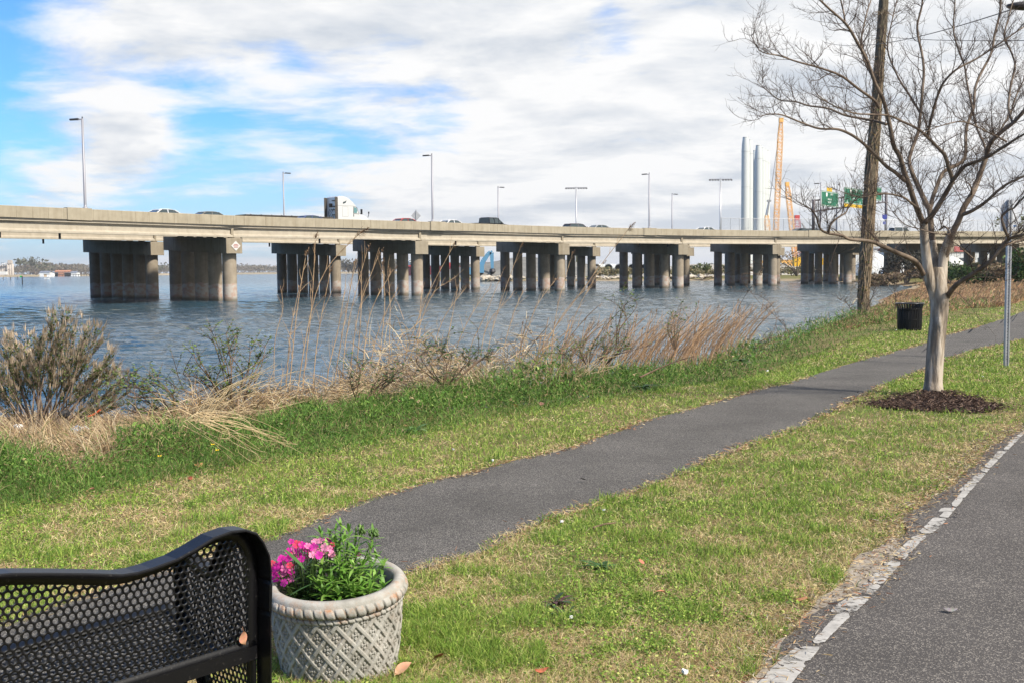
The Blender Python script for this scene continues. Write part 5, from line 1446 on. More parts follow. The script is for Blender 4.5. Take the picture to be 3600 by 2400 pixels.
def bench():
    root = thing('bench', 'black perforated steel bench with curved back at lower left', 'bench', BENCH_E)
    top_px = [(906, 2125), (906, 2040), (905, 1991), (898, 1938), (876, 1892), (852, 1862), (815, 1850), (765, 1855), (702, 1878), (638, 1917), (574, 1952), (485, 1984), (434, 1998), (383, 2005), (255, 2001), (120, 1999), (0, 1999)]
    top = [to_back(*p) for p in top_px]
    ulast, zlast = top[-1]
    # beyond the frame the rail carries on level, dips and rises again to the other end, mirrored
    mid = .98
    full = top + [(mid - (mid - ulast) * .5, zlast + .012), (mid, zlast + .016)]
    full = full + [(2 * mid - u, z) for u, z in full[-2::-1]]
    L = 2 * mid - full[0][0]
    zb = .535
    poly = [(full[0][0], zb)] + full + [(full[-1][0], zb)]
    lean = .03
    def fm(P, w): 
        z = P[:, 1]; f = (z - zb) * -lean + w
        return np.stack([B_A.x * P[:, 0] + B_F.x * f, B_A.y * P[:, 0] + B_F.y * f, z], 1)
    V, F = perforated(poly, fm, margin=.030)
    link('backrest', np_mesh('backrest', V, F, M_bench), root)
    # top strip, six centimetres wide, running over the back and down both ends to the feet
    mb = MB(); secs = []
    line = [(full[0][0], -.0), (full[0][0], .25)] + full + [(full[-1][0], .25), (full[-1][0], 0)]
    line = [Vector((u, z, 0)) for u, z in line]
    line = densify(line, .02)
    for i, p in enumerate(line):
        t = (line[min(i + 2, len(line) - 1)] - line[max(i - 2, 0)]).normalized(); nrm = Vector((-t.y, t.x, 0))
        nrm = -nrm if nrm.y < -.01 or (abs(nrm.y) <= .01 and ((p.x < mid) == (nrm.x > 0))) else nrm
        ring = []
        for f, h in ((-.062, .001), (-.058, .004), (.003, .004), (.006, .001), (.006, -.003), (-.062, -.003)):
            q = p + nrm * h; ff = f - (p.y - zb) * lean
            ring.append(B_A * q.x + B_F * ff + Vector((0, 0, q.y)))
        secs.append(ring)
    mb.strip(secs); mb.build('edge_strip', M_bench, root, smooth=False)
    # seat, gently dished
    sl = full[0][0] + .01; sr = full[-1][0] - .01; dep = .47
    def sz(f): return .475 + .10 * (f / dep) ** 2 * .55 - .02 * math.sin(math.pi * f / dep)
    def fs(P, w):
        f = P[:, 1]; z = .530 + .050 * (f / dep) ** 2 - .03 * np.sin(np.pi * f / dep) - w
        return np.stack([B_A.x * P[:, 0] + B_F.x * f, B_A.y * P[:, 0] + B_F.y * f, z], 1)
    V, F = perforated([(sl, .012), (sr, .012), (sr, dep), (sl, dep)], fs, margin=.028)
    link('seat', np_mesh('seat', V, F, M_bench), root)
    mb = MB(); c0, c1 = B_A * sl + B_F * (dep + .01) + Vector((0, 0, .560)), B_A * sr + B_F * (dep + .01) + Vector((0, 0, .560)); mb.tube([c0, c1], .022, 10); mb.build('seat_edge', M_bench, root)
    mb = MB(); q0, q1 = B_A * sl + B_F * .004, B_A * sr + B_F * .004
    mb.prism([q0 + Vector((0, 0, .552)), q1 + Vector((0, 0, .552)), q1 + Vector((0, 0, .512)), q0 + Vector((0, 0, .512))], B_F * -.010); mb.build('rear_rail', M_bench, root)
    # end panels with arm, lower lobe and leg
    for side, u0 in ((1, full[0][0] + .012), (-1, full[-1][0] - .012)):
        hum = max(z for u, z in top) - .02
        fsc = .88
        out = [(.0, .0), (.0, top[2][1] - .06), (.02, hum - .07), (.07, hum - .035), (.15, hum - .06), (.24, .74), (.32, .745), (.385, .765), (.425, .76), (.452, .73), (.46, .69), (.452, .62), (.445, .53), (.44, .485), (.345, .475), (.335, .40), (.305, .345), (.25, .335), (.19, .335), (.145, .30), (.12, .24), (.112, .12), (.11, .0)]
        out = [(a_ * fsc, b_) for a_, b_ in out]
        def fe(P, w, u0=u0, side=side):
            u = u0 + w * side
            return np.stack([B_A.x * u + B_F.x * P[:, 0], B_A.y * u + B_F.y * P[:, 0], P[:, 1]], 1)
        V, F = perforated(out, fe, margin=.034)
        ep = link('end_panel', np_mesh('end_panel', V, F, M_bench), root)
        mb = MB(); secs = []
        ln = densify([Vector((f, z, 0)) for f, z in out[2:]], .02)
        for i, p in enumerate(ln):
            t = (ln[min(i + 1, len(ln) - 1)] - ln[max(i - 1, 0)]).normalized(); nrm = Vector((-t.y, t.x, 0))
            ring = []
            for w, h in ((-.022, -.003), (.022, -.003), (.022, .003), (-.022, .003)):
                q = p + nrm * h; ring.append(B_A * (u0 + w) + B_F * q.x + Vector((0, 0, q.y)))
            secs.append(ring)
        mb.strip(secs); mb.build('arm_strip', M_bench, ep)
        uu_ = u0 + side * .045; b = B_A * uu_ + B_F * .37
        mb = MB(); mb.box(b + Vector((0, 0, .235)), (.052, .052, .47), rz=_b); mb.box(b + Vector((0, 0, .012)), (.10, .10, .012), rz=_b); mb.build('leg', M_bench, root)
        b = B_A * uu_ + B_F * .05
        mb = MB(); mb.box(b + Vector((0, 0, .01)), (.12, .14, .014), rz=_b); mb.build('foot_plate', M_bench, root)
        mb = MB(); mb.lathe([(0, .02), (.012, .018), (.02, .006), (.02, -.002)], 10); o = mb.build('bolt_cap', M_bench, root, smooth=True)
        o.location = B_A * (full[0][0] - .008 if side == 1 else full[-1][0] + .008) + B_F * -.0 + Vector((0, 0, .76)); o.rotation_euler = (0, rad(90) , 0); o.rotation_euler.rotate_axis('Z', 0)
        o.matrix_local = Matrix.Translation(o.location) @ (B_A * -side).to_track_quat('Z', 'Y').to_matrix().to_4x4()
bench()

# ------------------------------------------------------------------ cast stone planter
def planter():
    c = on_lawn(1196, 2338); c.z = lawn_z(c.y) - .01
    root = thing('planter', 'round cast stone planter with woven lattice relief and rope rim beside the bench', 'planter', c)
    tilt = Matrix.Rotation(rad(4.5), 4, 'X')
    root.rotation_euler = (rad(4.5), rad(-1.0), 0)
    m = bpy.data.materials.new('weathered_cast_stone'); m.use_nodes = True; t = m.node_tree; b = t.nodes['Principled BSDF']
    b.inputs['Roughness'].default_value = .92; b.inputs['Specular IOR Level'].default_value = .15
    tcn = t.nodes.new('ShaderNodeTexCoord')
    def ns(sc, det=8, r=.65):
        n = t.nodes.new('ShaderNodeTexNoise'); n.inputs['Scale'].default_value = sc; n.inputs['Detail'].default_value = det; n.inputs['Roughness'].default_value = r; t.links.new(tcn.outputs['Object'], n.inputs['Vector']); return n.outputs['Fac']
    def ramp(f, a, ca, bb, cb):
        r = t.nodes.new('ShaderNodeValToRGB'); t.links.new(f, r.inputs[0]); r.color_ramp.elements[0].position = a; r.color_ramp.elements[1].position = bb
        r.color_ramp.elements[0].color = (*ca, 1); r.color_ramp.elements[1].color = (*cb, 1); return r.outputs[0]
    def mix(f, a, bcol):
        n = t.nodes.new('ShaderNodeMix'); n.data_type = 'RGBA'; t.links.new(f, n.inputs[0]); t.links.new(a, n.inputs[6])
        if hasattr(bcol, 'links'): t.links.new(bcol, n.inputs[7])
        else: n.inputs[7].default_value = (*bcol, 1)
        return n.outputs[2]
    base = ramp(ns(9), .32, (.24, .23, .20), .66, (.43, .415, .38))
    a = t.nodes.new('ShaderNodeAttribute'); a.attribute_name = 'Col'
    sc_ = t.nodes.new('ShaderNodeSeparateColor'); t.links.new(a.outputs['Color'], sc_.inputs[0])
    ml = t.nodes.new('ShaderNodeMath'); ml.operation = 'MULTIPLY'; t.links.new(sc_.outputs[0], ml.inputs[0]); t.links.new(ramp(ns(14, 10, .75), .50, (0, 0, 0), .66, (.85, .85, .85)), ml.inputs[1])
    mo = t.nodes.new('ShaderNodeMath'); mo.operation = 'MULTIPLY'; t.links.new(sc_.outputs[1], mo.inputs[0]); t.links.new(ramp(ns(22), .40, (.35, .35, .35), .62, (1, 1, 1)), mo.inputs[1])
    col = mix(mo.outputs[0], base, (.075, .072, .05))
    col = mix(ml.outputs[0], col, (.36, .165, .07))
    t.links.new(col, b.inputs['Base Color'])
    bp = t.nodes.new('ShaderNodeBump'); bp.inputs['Strength'].default_value = .6; bp.inputs['Distance'].default_value = .003; t.links.new(ns(150, 4), bp.inputs['Height']); t.links.new(bp.outputs[0], b.inputs['Normal'])
    H = .395
    # body with relief
    na, nv = 1100, 150; n = 22
    th = np.linspace(0, 2 * np.pi, na, endpoint=False); v = np.linspace(0, 1, nv)
    T, Vv = np.meshgrid(th, v)
    hgt = .01 + Vv * (H - .085)
    R0 = .232 + .036 * Vv + .006 * np.sin(np.pi * Vv)
    R0 = R0 + .010 * np.exp(-(Vv / .05) ** 2)
    cellh = .098
    a_ = T / (2 * np.pi) * n; b_ = hgt / cellh
    p = a_ + b_; q = a_ - b_
    def strap(x): 
        d = np.abs((x + .5) % 1 - .5); return smooth01((.155 - d) / .05)
    s1, s2 = strap(p), strap(q)
    over = ((np.floor(p + .5) + np.floor(q + .5)) % 2) > .5
    rel = np.maximum(s1 * np.where(over, 1, .72), s2 * np.where(over, .72, 1)) * .0085
    fx = (p % 1) - .5; fy = (q % 1) - .5
    # rosette in each lozenge: a ring of small knobs
    ux, uy = (fx + fy), (fx - fy)
    ros = np.zeros_like(rel)
    for k in range(4):
        kx, ky = .22 * math.cos(k * math.pi / 2 + .78), .22 * math.sin(k * math.pi / 2 + .78)
        dd = np.hypot(fx - kx * .9, fy - ky * .9); ros = np.maximum(ros, smooth01((.125 - dd) / .06) * .0062 - smooth01((.045 - dd) / .03) * .003)
    ros = np.maximum(ros, smooth01((.10 - np.hypot(fx, fy)) / .05) * .0058)
    rel = np.maximum(rel, ros)
    edge = smooth01(Vv / .05) * smooth01((1 - Vv) / .04)
    Rr_ = R0 + rel * edge
    X, Y = Rr_ * np.cos(T), Rr_ * np.sin(T)
    V = np.stack([X.ravel(), Y.ravel(), hgt.ravel()], 1)
    i2 = np.arange(na * nv).reshape(nv, na); nxt = np.roll(i2, -1, 1)
    F = np.stack([i2[:-1].ravel(), nxt[:-1].ravel(), nxt[1:].ravel(), i2[1:].ravel()], 1)
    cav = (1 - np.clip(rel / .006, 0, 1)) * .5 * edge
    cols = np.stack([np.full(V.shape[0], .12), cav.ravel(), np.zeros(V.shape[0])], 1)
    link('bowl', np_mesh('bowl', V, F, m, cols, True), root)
    # rope rims: a larger and a smaller twisted roll, then the flat lip and inner wall
    def rope(R_, z, r, turns, depth, zs, name, lich):
        na2, nb = 1100, 20
        th2 = np.linspace(0, 2 * np.pi, na2, endpoint=False); be = np.linspace(0, 2 * np.pi, nb, endpoint=False)
        T2, B2 = np.meshgrid(th2, be)
        tw = (T2 * turns / (2 * np.pi) + B2 / (2 * np.pi)) % 1
        gr = 1 - depth * np.exp(-((np.minimum(tw, 1 - tw)) / .10) ** 2)
        rr2 = r * gr
        XX = (R_ + rr2 * np.cos(B2)); ZZ = z + rr2 * np.sin(B2) * zs
        V2 = np.stack([(XX * np.cos(T2)).ravel(), (XX * np.sin(T2)).ravel(), ZZ.ravel()], 1)
        j = np.arange(na2 * nb).reshape(nb, na2); jn = np.roll(j, -1, 1); jd = np.roll(j, -1, 0); jdn = np.roll(jd, -1, 1)
        F2 = np.stack([j.ravel(), jn.ravel(), jdn.ravel(), jd.ravel()], 1)
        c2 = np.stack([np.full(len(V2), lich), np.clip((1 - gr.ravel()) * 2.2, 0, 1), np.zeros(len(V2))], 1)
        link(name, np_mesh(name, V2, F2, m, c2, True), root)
    rope(.275, H - .043, .0245, 44, .34, 1.05, 'rope_rim', 1.0)
    rope(.270, H - .081, .0125, 60, .40, 1.0, 'rope_band', .7)
    mb = MB(); mb.lathe([(.290, H - .040), (.287, H - .012), (.276, H - .001), (.262, H + .002), (.245, H - .002), (.236, H - .018), (.231, H - .06), (.222, H - .16)], 96)
    me = mb.mesh('rim_lip', m, True); ca = me.color_attributes.new('Col', 'FLOAT_COLOR', 'POINT')
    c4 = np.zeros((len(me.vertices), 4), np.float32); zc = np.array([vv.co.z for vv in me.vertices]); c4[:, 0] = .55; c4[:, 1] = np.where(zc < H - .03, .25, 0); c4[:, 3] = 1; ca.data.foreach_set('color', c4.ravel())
    link('rim_lip', me, root)
    M_soil = mat('potting_soil', (.016, .011, .008), .95, .1, col2=(.075, .05, .038), vscale=50, bump=.9, bscale=60)
    mb = MB(); V3 = [(0, 0, H - .085)]; F3 = []
    for j in range(1, 9):
        for k in range(48):
            aa = 2 * math.pi * k / 48; rr3 = .228 * j / 8
            V3.append((rr3 * math.cos(aa), rr3 * math.sin(aa), H - .09 + .012 * mnoise.noise(Vector((rr3 * math.cos(aa) * 22, rr3 * math.sin(aa) * 22, 2))) - (.006 if j == 8 else 0)))
    for k in range(48): F3.append((0, 1 + k, 1 + (k + 1) % 48))
    for j in range(7):
        for k in range(48): F3.append((1 + j * 48 + k, 1 + (j + 1) * 48 + k, 1 + (j + 1) * 48 + (k + 1) % 48, 1 + j * 48 + (k + 1) % 48))
    mb.add(V3, F3); mb.build('soil', M_soil, root, smooth=True)
    return root, c, H
POT, POT_C, POT_H = planter()
POT_M = Matrix.Translation(POT_C) @ POT.rotation_euler.to_matrix().to_4x4()
def blade(V, F, Cc, base, d, length, width, droop, col, nseg=4, up=Vector((0, 0, 1)), fold=.25):
    d = d.normalized(); side = d.cross(up)
    if side.length < 1e-4: side = Vector((1, 0, 0))
    side.normalize(); p = base.copy(); o = len(V); dd = d.copy()
    for i in range(nseg + 1):
        t = i / nseg; w = width * (math.sin(math.pi * min(1, .12 + .80 * t)) ** .8) * (0 if i == nseg else 1)
        V.append(p - side * w); V.append(p + side * w); Cc.extend([col, tuple(c * .92 for c in col)])
        if i: F.append((o + 2 * i - 2, o + 2 * i - 1, o + 2 * i + 1, o + 2 * i))
        dd = (dd + Vector((0, 0, -droop / nseg))).normalized(); p = p + dd * (length / nseg)
M_plant = mat('fresh_leaf', (.1, .2, .05), .5, .4, attr=True, trans=.30)
M_petal = mat('petal', (.8, .1, .4), .55, .3, attr=True, trans=.30)
M_stem = mat('green_stem', (.07, .12, .03), .6, .3)
def pot_plants():
    r = random.Random(12)
    z0 = POT_H - .09
    def local(px, py, y):                    # point above the pot: sight line at pot-local depth y
        w = at(px, py, POT_C.y + y); return POT_M.inverted() @ w
    # leafy plant filling the middle and right
    root = thing('garden_plant', 'tall leafy green plant with tight bud heads in the stone planter', 'plant', POT_M @ Vector((.02, 0, z0))); root.rotation_euler = POT.rotation_euler
    off = Vector((.02, 0, z0))
    V, F, Cc = [], [], []; mbS = MB(); buds = []
    tips = [(1180, 1862, 0), (1205, 1850, .02), (1230, 1868, -.02), (1160, 1880, .05), (1215, 1900, -.06), (1150, 1930, -.04), (1250, 1905, .04), (1268, 1868, .03), (1315, 1880, .02), (1300, 1930, -.03), (1330, 1960, 0), (1345, 1990, .03), (1280, 1985, -.08), (1240, 1990, -.11), (1190, 1975, -.12), (1135, 1985, -.10), (1100, 2010, -.07), (1085, 2040, -.05), (1320, 2030, -.09), (1275, 2050, -.14), (1225, 2050, -.16), (1170, 2040, -.15), (1120, 2055, -.13), (1345, 2060, -.06), (1110, 1965, 0), (1128, 1872, .06), (1195, 1930, .0), (1255, 1950, 0), (1170, 1905, -.02), (1222, 1960, .06), (1305, 1990, .08), (1145, 2010, .0), (1200, 2010, -.06), (1260, 2020, -.04), (1240, 2080, -.17), (1190, 2085, -.18), (1300, 2075, -.13), (1140, 2085, -.16)]
    for px, py, y in tips:
        tip = local(px + r.uniform(-6, 6), py, y) - off
        base = Vector((tip.x * .45 + r.uniform(-.02, .02), tip.y * .5 + r.uniform(-.02, .02), 0))
        mid = base.lerp(tip, .5) + Vector((r.uniform(-.012, .012), r.uniform(-.012, .012), .01))
        pts = [base, mid, tip]; mbS.tube(pts, [.0035, .003, .0022], 5)
        nn = 11
        for k in range(nn):
            t = .18 + .82 * k / (nn - 1); p = (base.lerp(mid, t * 2) if t < .5 else mid.lerp(tip, t * 2 - 1))
            for s_ in range(2 if k < nn - 2 else 4):
                a = k * 1.9 + s_ * (3.14 if k < nn - 2 else 1.57) + r.uniform(-.5, .5); e = r.uniform(.25, .8) if k < nn - 1 else r.uniform(.9, 1.3)
                d = Vector((math.cos(a) * math.cos(e), math.sin(a) * math.cos(e), math.sin(e)))
                g = r.uniform(.75, 1.3); col = (.14 * g, .30 * g, .04 * g) if r.random() < .7 else (.24 * g, .40 * g, .08 * g)
                blade(V, F, Cc, p, d, r.uniform(.045, .080) * (1 if k < nn - 1 else .7), r.uniform(.0042, .0070), r.uniform(.2, .9), col)
        if (px, py) in ((1268, 1868), (1315, 1880)): buds.append(tip)
    for k in range(60):                      # low leaves spilling over soil
        a = r.uniform(0, 6.28); p = Vector((r.uniform(-.12, .13), r.uniform(-.17, .12), .01)); d = Vector((math.cos(a), math.sin(a), r.uniform(.2, 1.0)))
        g = r.uniform(.6, 1.2); blade(V, F, Cc, p, d, r.uniform(.05, .10), r.uniform(.004, .007), r.uniform(.5, 1.3), (.11 * g, .23 * g, .04 * g))
    link('leaves', np_mesh('leaves', np.array([tuple(v) for v in V]), np.array(F), M_plant, np.array(Cc)), root)
    mbS.build('stem', M_stem, root, smooth=True)
    for bpos in buds:
        mb = MB()
        for k in range(26):
            a = r.uniform(0, 6.28); rr_ = .018 * math.sqrt(r.random()); c = bpos + Vector((rr_ * math.cos(a), rr_ * math.sin(a), r.uniform(-.012, .012)))
            mb.tube([c, c + Vector((rr_ * .4 * math.cos(a), rr_ * .4 * math.sin(a), .010)), c + Vector((0, 0, .020))], [.0025, .0036, .0012], 5)
        mb.build('bud_head', M_weedbud, root, smooth=True)
    # flowering plant on the left
    off = Vector((-.13, -.02, z0))
    root = thing('flowering_plant', 'pink and magenta flowering plant on the bench side of the stone planter', 'plant', POT_M @ off); root.rotation_euler = POT.rotation_euler
    fl = []
    for k in range(34): fl.append((r.uniform(1000, 1110) + 60 * (k % 2) * r.random(), r.uniform(1898, 1960), r.uniform(-.10, .05)))
    for k in range(34): fl.append((r.uniform(955, 1030), r.uniform(1955, 2050), r.uniform(-.12, .02)))
    for k in range(10): fl.append((r.uniform(1090, 1170), r.uniform(1915, 1960), r.uniform(-.12, -.02)))
    fl += [(1060, 1965, -.14), (1098, 1950, -.14), (1108, 1938, -.13), (1122, 1950, -.15), (1165, 1945, -.08), (1150, 1900, .0), (1245, 1925, .06), (1260, 1945, .05)]
    V, F, Cc = [], [], []; mbS = MB(); Lv, Lf, Lc = [], [], []
    for px, py, y in fl:
        c = local(px, py, y) - off
        base = Vector((c.x * .35, c.y * .35, 0)); mbS.tube([base, base.lerp(c, .6) + Vector((0, 0, .012)), c], [.002, .0018, .0014], 4)
        nrm = Vector((r.uniform(-.5, .4), -1 + r.uniform(-.2, .5), r.uniform(.3, 1.2))).normalized()
        u = nrm.orthogonal().normalized(); w = nrm.cross(u)
        q = r.random()
        colr = (.70, .02, .36) if q < .5 else (.80, .05, .46) if q < .72 else (.86, .22, .46) if q < .9 else (.85, .07, .14)
        if 1090 < px < 1175 and r.random() < .6: colr = (.90, .32, .52)
        s = r.uniform(.012, .0175); ro = r.uniform(0, 6); V, F, Cc = [], [], []
        for k in range(5):
            a0 = ro + k * 2 * math.pi / 5; o = len(V)
            V.append(c + (u * math.cos(a0) + w * math.sin(a0)) * s * .04); Cc.append(tuple(x * .7 for x in colr))
            for j, (da, rr_) in enumerate(((-.55, .70), (-.45, .98), (-.15, 1.06), (.0, .98), (.15, 1.06), (.45, .98), (.55, .70))):
                p = c + (u * math.cos(a0 + da) + w * math.sin(a0 + da)) * s * rr_ + nrm * (.003 * rr_ * rr_ + r.uniform(-.001, .001))
                V.append(p); Cc.append(tuple(min(1, x * r.uniform(.85, 1.1)) for x in colr))
            for j in range(6): F.append((o, o + 1 + j, o + 2 + j))
        link('bloom', np_mesh('bloom', np.array([tuple(v) for v in V]), np.array(F), M_petal, np.array(Cc)), root)
        for k in range(3):
            t = r.uniform(.25, .9); p = base.lerp(c, t); a = r.uniform(0, 6.28)
            g = r.uniform(.6, 1.2); blade(Lv, Lf, Lc, p, Vector((math.cos(a), math.sin(a), .5)), r.uniform(.03, .055), .0035, .6, (.06 * g, .13 * g, .03 * g))
    for k in range(70):
        a = r.uniform(0, 6.28); p = Vector((r.uniform(-.10, .08), r.uniform(-.14, .10), .01)); g = r.uniform(.4, 1.0)
        blade(Lv, Lf, Lc, p, Vector((math.cos(a), math.sin(a), r.uniform(.4, 1.6))), r.uniform(.05, .10), r.uniform(.003, .006), r.uniform(.3, 1.2), (.045 * g, .11 * g, .025 * g))
    p1 = local(1000, 1930, -.15) - off; p2 = local(1075, 1985, -.18) - off
    for a_, b_, w in ((p1, p2, .011), (local(1060, 2010, -.18) - off, local(1105, 1945, -.17) - off, .005), (local(1020, 2090, -.2) - off, local(1090, 2040, -.18) - off, .006)):
        blade(Lv, Lf, Lc, a_, b_ - a_, (b_ - a_).length * 1.1, w, .3, (.07, .17, .04))
    link('leaves', np_mesh('leaves', np.array([tuple(v) for v in Lv]), np.array(Lf), M_plant, np.array(Lc)), root)
    mbS.build('stem', M_stem, root, smooth=True)
M_weedbud = mat('bud_green', (.10, .17, .05), .6, .3, var=.3, vscale=200)
pot_plants()

# ------------------------------------------------------------------ litter bin
def litter_bin():
    c = on_lawn(3197, 1163)
    k = (at(3242, 1066, c.y) - at(3147, 1066, c.y)).length / .80
    root = thing('litter_bin', 'black slatted steel litter bin on the grass by the path', 'litter bin', c); root.scale = (k, k, k)
    H = abs(at(3197, 1067, c.y).z - c.z) / k
    mb = MB(); mb.lathe([(.0, .05), (.30, .05), (.315, .09), (.325, H * .8), (.31, H * .8)], 28); mb.build('liner', mat('bin_liner', (.012, .012, .013), .6, .4), root, smooth=True)
    n = 30
    for j in range(n):
        a = 2 * math.pi * j / n; d = Vector((math.cos(a), math.sin(a), 0)); s = Vector((-d.y, d.x, 0))
        prof = [(.325, .02), (.345, .06), (.352, H * .70), (.358, H * .84), (.39, H * .96), (.405, H * .995)]
        mb = MB(); secs = []
        for rr_, z in prof: secs.append([d * rr_ + s * .020 + Vector((0, 0, z)), d * rr_ - s * .020 + Vector((0, 0, z)), d * (rr_ - .008) - s * .020 + Vector((0, 0, z)), d * (rr_ - .008) + s * .020 + Vector((0, 0, z))])
        mb.strip(secs); mb.build('slat', M_bench, root)
    for z, R_ in ((.07, .342), (H * .80, .352), (H * .42, .346)):
        mb = MB(); pts = [Vector((R_ * .975 * math.cos(a), R_ * .975 * math.sin(a), z)) for a in np.linspace(0, 2 * math.pi, 41)]; mb.tube(pts, .014, 6); mb.build('hoop', M_bench, root, smooth=True)
    mb = MB(); pts = [Vector((.400 * math.cos(a), .400 * math.sin(a), H)) for a in np.linspace(0, 2 * math.pi, 49)]; mb.tube(pts, .016, 8); mb.build('top_rim', mat('rim_grey_black', (.03, .03, .033), .3, .6), root, smooth=True)
    for a in (0.3, 2.4, 4.5):
        mb = MB(); mb.tube([(.25 * math.cos(a), .25 * math.sin(a), .06), (.25 * math.cos(a), .25 * math.sin(a), -.03)], .025, 8); mb.build('foot', M_bench, root)
litter_bin()

# ------------------------------------------------------------------ sign post at right, seen from behind
M_signback = mat('sign_back_grey', (.58, .60, .64), .55, .4, .0, var=.06, vscale=4)
def sign_post():
    c = on_lawn(3537, 1290); d = c.y
    root = thing('sign_post', 'galvanised post with the pale grey back of a sign, right of the near tree', 'sign', c)
    top = at(3547, 704, d).z - c.z
    mb = MB(); w = .038
    prof = [(-w, -w), (-w * .4, -w), (-w * .4, -w * .6), (w * .4, -w * .6), (w * .4, -w), (w, -w), (w, w), (-w, w)]
    lean = at(3551, 704, d).x - at(3541, 704, d).x
    mb.strip([[Vector((x + lx, y, z)) for x, y in prof] for z, lx in ((-.4, 0), (top, .005))]); mb.build('post', M_galv, root)
    mb = MB()
    for z in np.arange(.15, top, .055): mb.lathe([(.0, 0), (.006, 0)], 8, (0, 0, 0)) if False else mb.box((0, -w * .62, z), (.011, .003, .013))
    mb.build('bolt_holes', M_darkmetal, root)['kind'] = 'stuff'
    x0, x1 = at(3519, 760, d).x - c.x, at(3585, 760, d).x - c.x; z0, z1 = at(3550, 814, d).z - c.z, at(3550, 705, d).z - c.z
    mb = MB(); cr = .03; poly = []
    for cx_, cz_, a in ((x1 - cr, z0 + cr, -90), (x1 - cr, z1 - cr, 0), (x0 + cr, z1 - cr, 90), (x0 + cr, z0 + cr, 180)):
        for q in range(5): t = rad(a + 22.5 * q); poly.append((cx_ + cr * math.cos(t), w + .004, cz_ + cr * math.sin(t)))
    mb.prism(poly, (0, .003, 0)); pn = mb.build('sign_panel', M_signback, root)
    mb = MB(); bx, bz = at(3572, 793, d).x - c.x, at(3572, 795, d).z - c.z; mb.box((bx, w + .002, bz), (.055, .002, .028)); mb.build('sticker', mat('sticker_blue', (.03, .16, .42), .5), pn)
    for z in (z0 + .09, z1 - .09):
        mb = MB(); mb.lathe([(0, .012), (.010, .010), (.010, 0)], 8); o = mb.build('bolt', M_galv, pn); o.location = (0, -w * .65, z); o.rotation_euler = (rad(90), 0, 0)
sign_post()
# ------------------------------------------------------------------ crape myrtle
M_myrtle = mat('myrtle_bark', (.25, .185, .13), .8, .25, col2=(.54, .46, .36), vscale=9, bump=.9, bscale=30, stretch=(1, 1, .16), detail=10)
M_limb = mat('myrtle_limb', (.095, .068, .05), .85, .2, col2=(.23, .18, .135), vscale=6, bump=.3, bscale=30)
M_twig = mat('myrtle_twig', (.060, .042, .034), .9, .2, col2=(.13, .098, .078), vscale=9)
for _n in M_myrtle.node_tree.nodes:             # peeling patches: olive grey, tan, cream
    if _n.type == 'VALTORGB':
        e = _n.color_ramp.elements; e[0].position = .40; e[1].position = .60; q_ = e.new(.5); q_.color = (.31, .255, .195, 1); e[0].color = (.16, .13, .10, 1); e[2].color = (.47, .41, .335, 1)
class Tubes:
    def __init__(s, n): s.n = n; s.V = []; s.F = []; s.k = 0
    def add(s, pts, rs):
        n = s.n; P = np.asarray(pts, float); m = len(P)
        T = np.gradient(P, axis=0); T /= np.linalg.norm(T, axis=1)[:, None] + 1e-9
        ref = np.array([.31, .9, .2]); U = ref - T * (T @ ref)[:, None]; U /= np.linalg.norm(U, axis=1)[:, None] + 1e-9
        W = np.cross(T, U); a = np.arange(n) * 2 * np.pi / n
        R_ = np.asarray(rs, float)[:, None, None]
        V = P[:, None] + R_ * (U[:, None] * np.cos(a)[None, :, None] + W[:, None] * np.sin(a)[None, :, None])
        i = np.arange(m * n).reshape(m, n); j = np.roll(i, -1, 1)
        s.F.append(np.stack([i[:-1], j[:-1], j[1:], i[1:]], -1).reshape(-1, 4) + s.k); s.V.append(V.reshape(-1, 3)); s.k += m * n
    def mesh(s, name, m, smooth=True): return np_mesh(name, np.concatenate(s.V), np.concatenate(s.F), m, None, smooth)
def smooth_path(pts, per=5):
    return [Vector(p) for p in catmull([Vector(p) for p in pts], per)]
MY_D = on_lawn(3282, 1392).y
rt = random.Random(41)
MYRTLE_BASE = on_lawn(3282, 1392)
def my(px, py, dd=0.0): return at(px, py, MY_D + dd) - MYRTLE_BASE
PXM = MY_D / FPX                            # metres per picture pixel at the tree
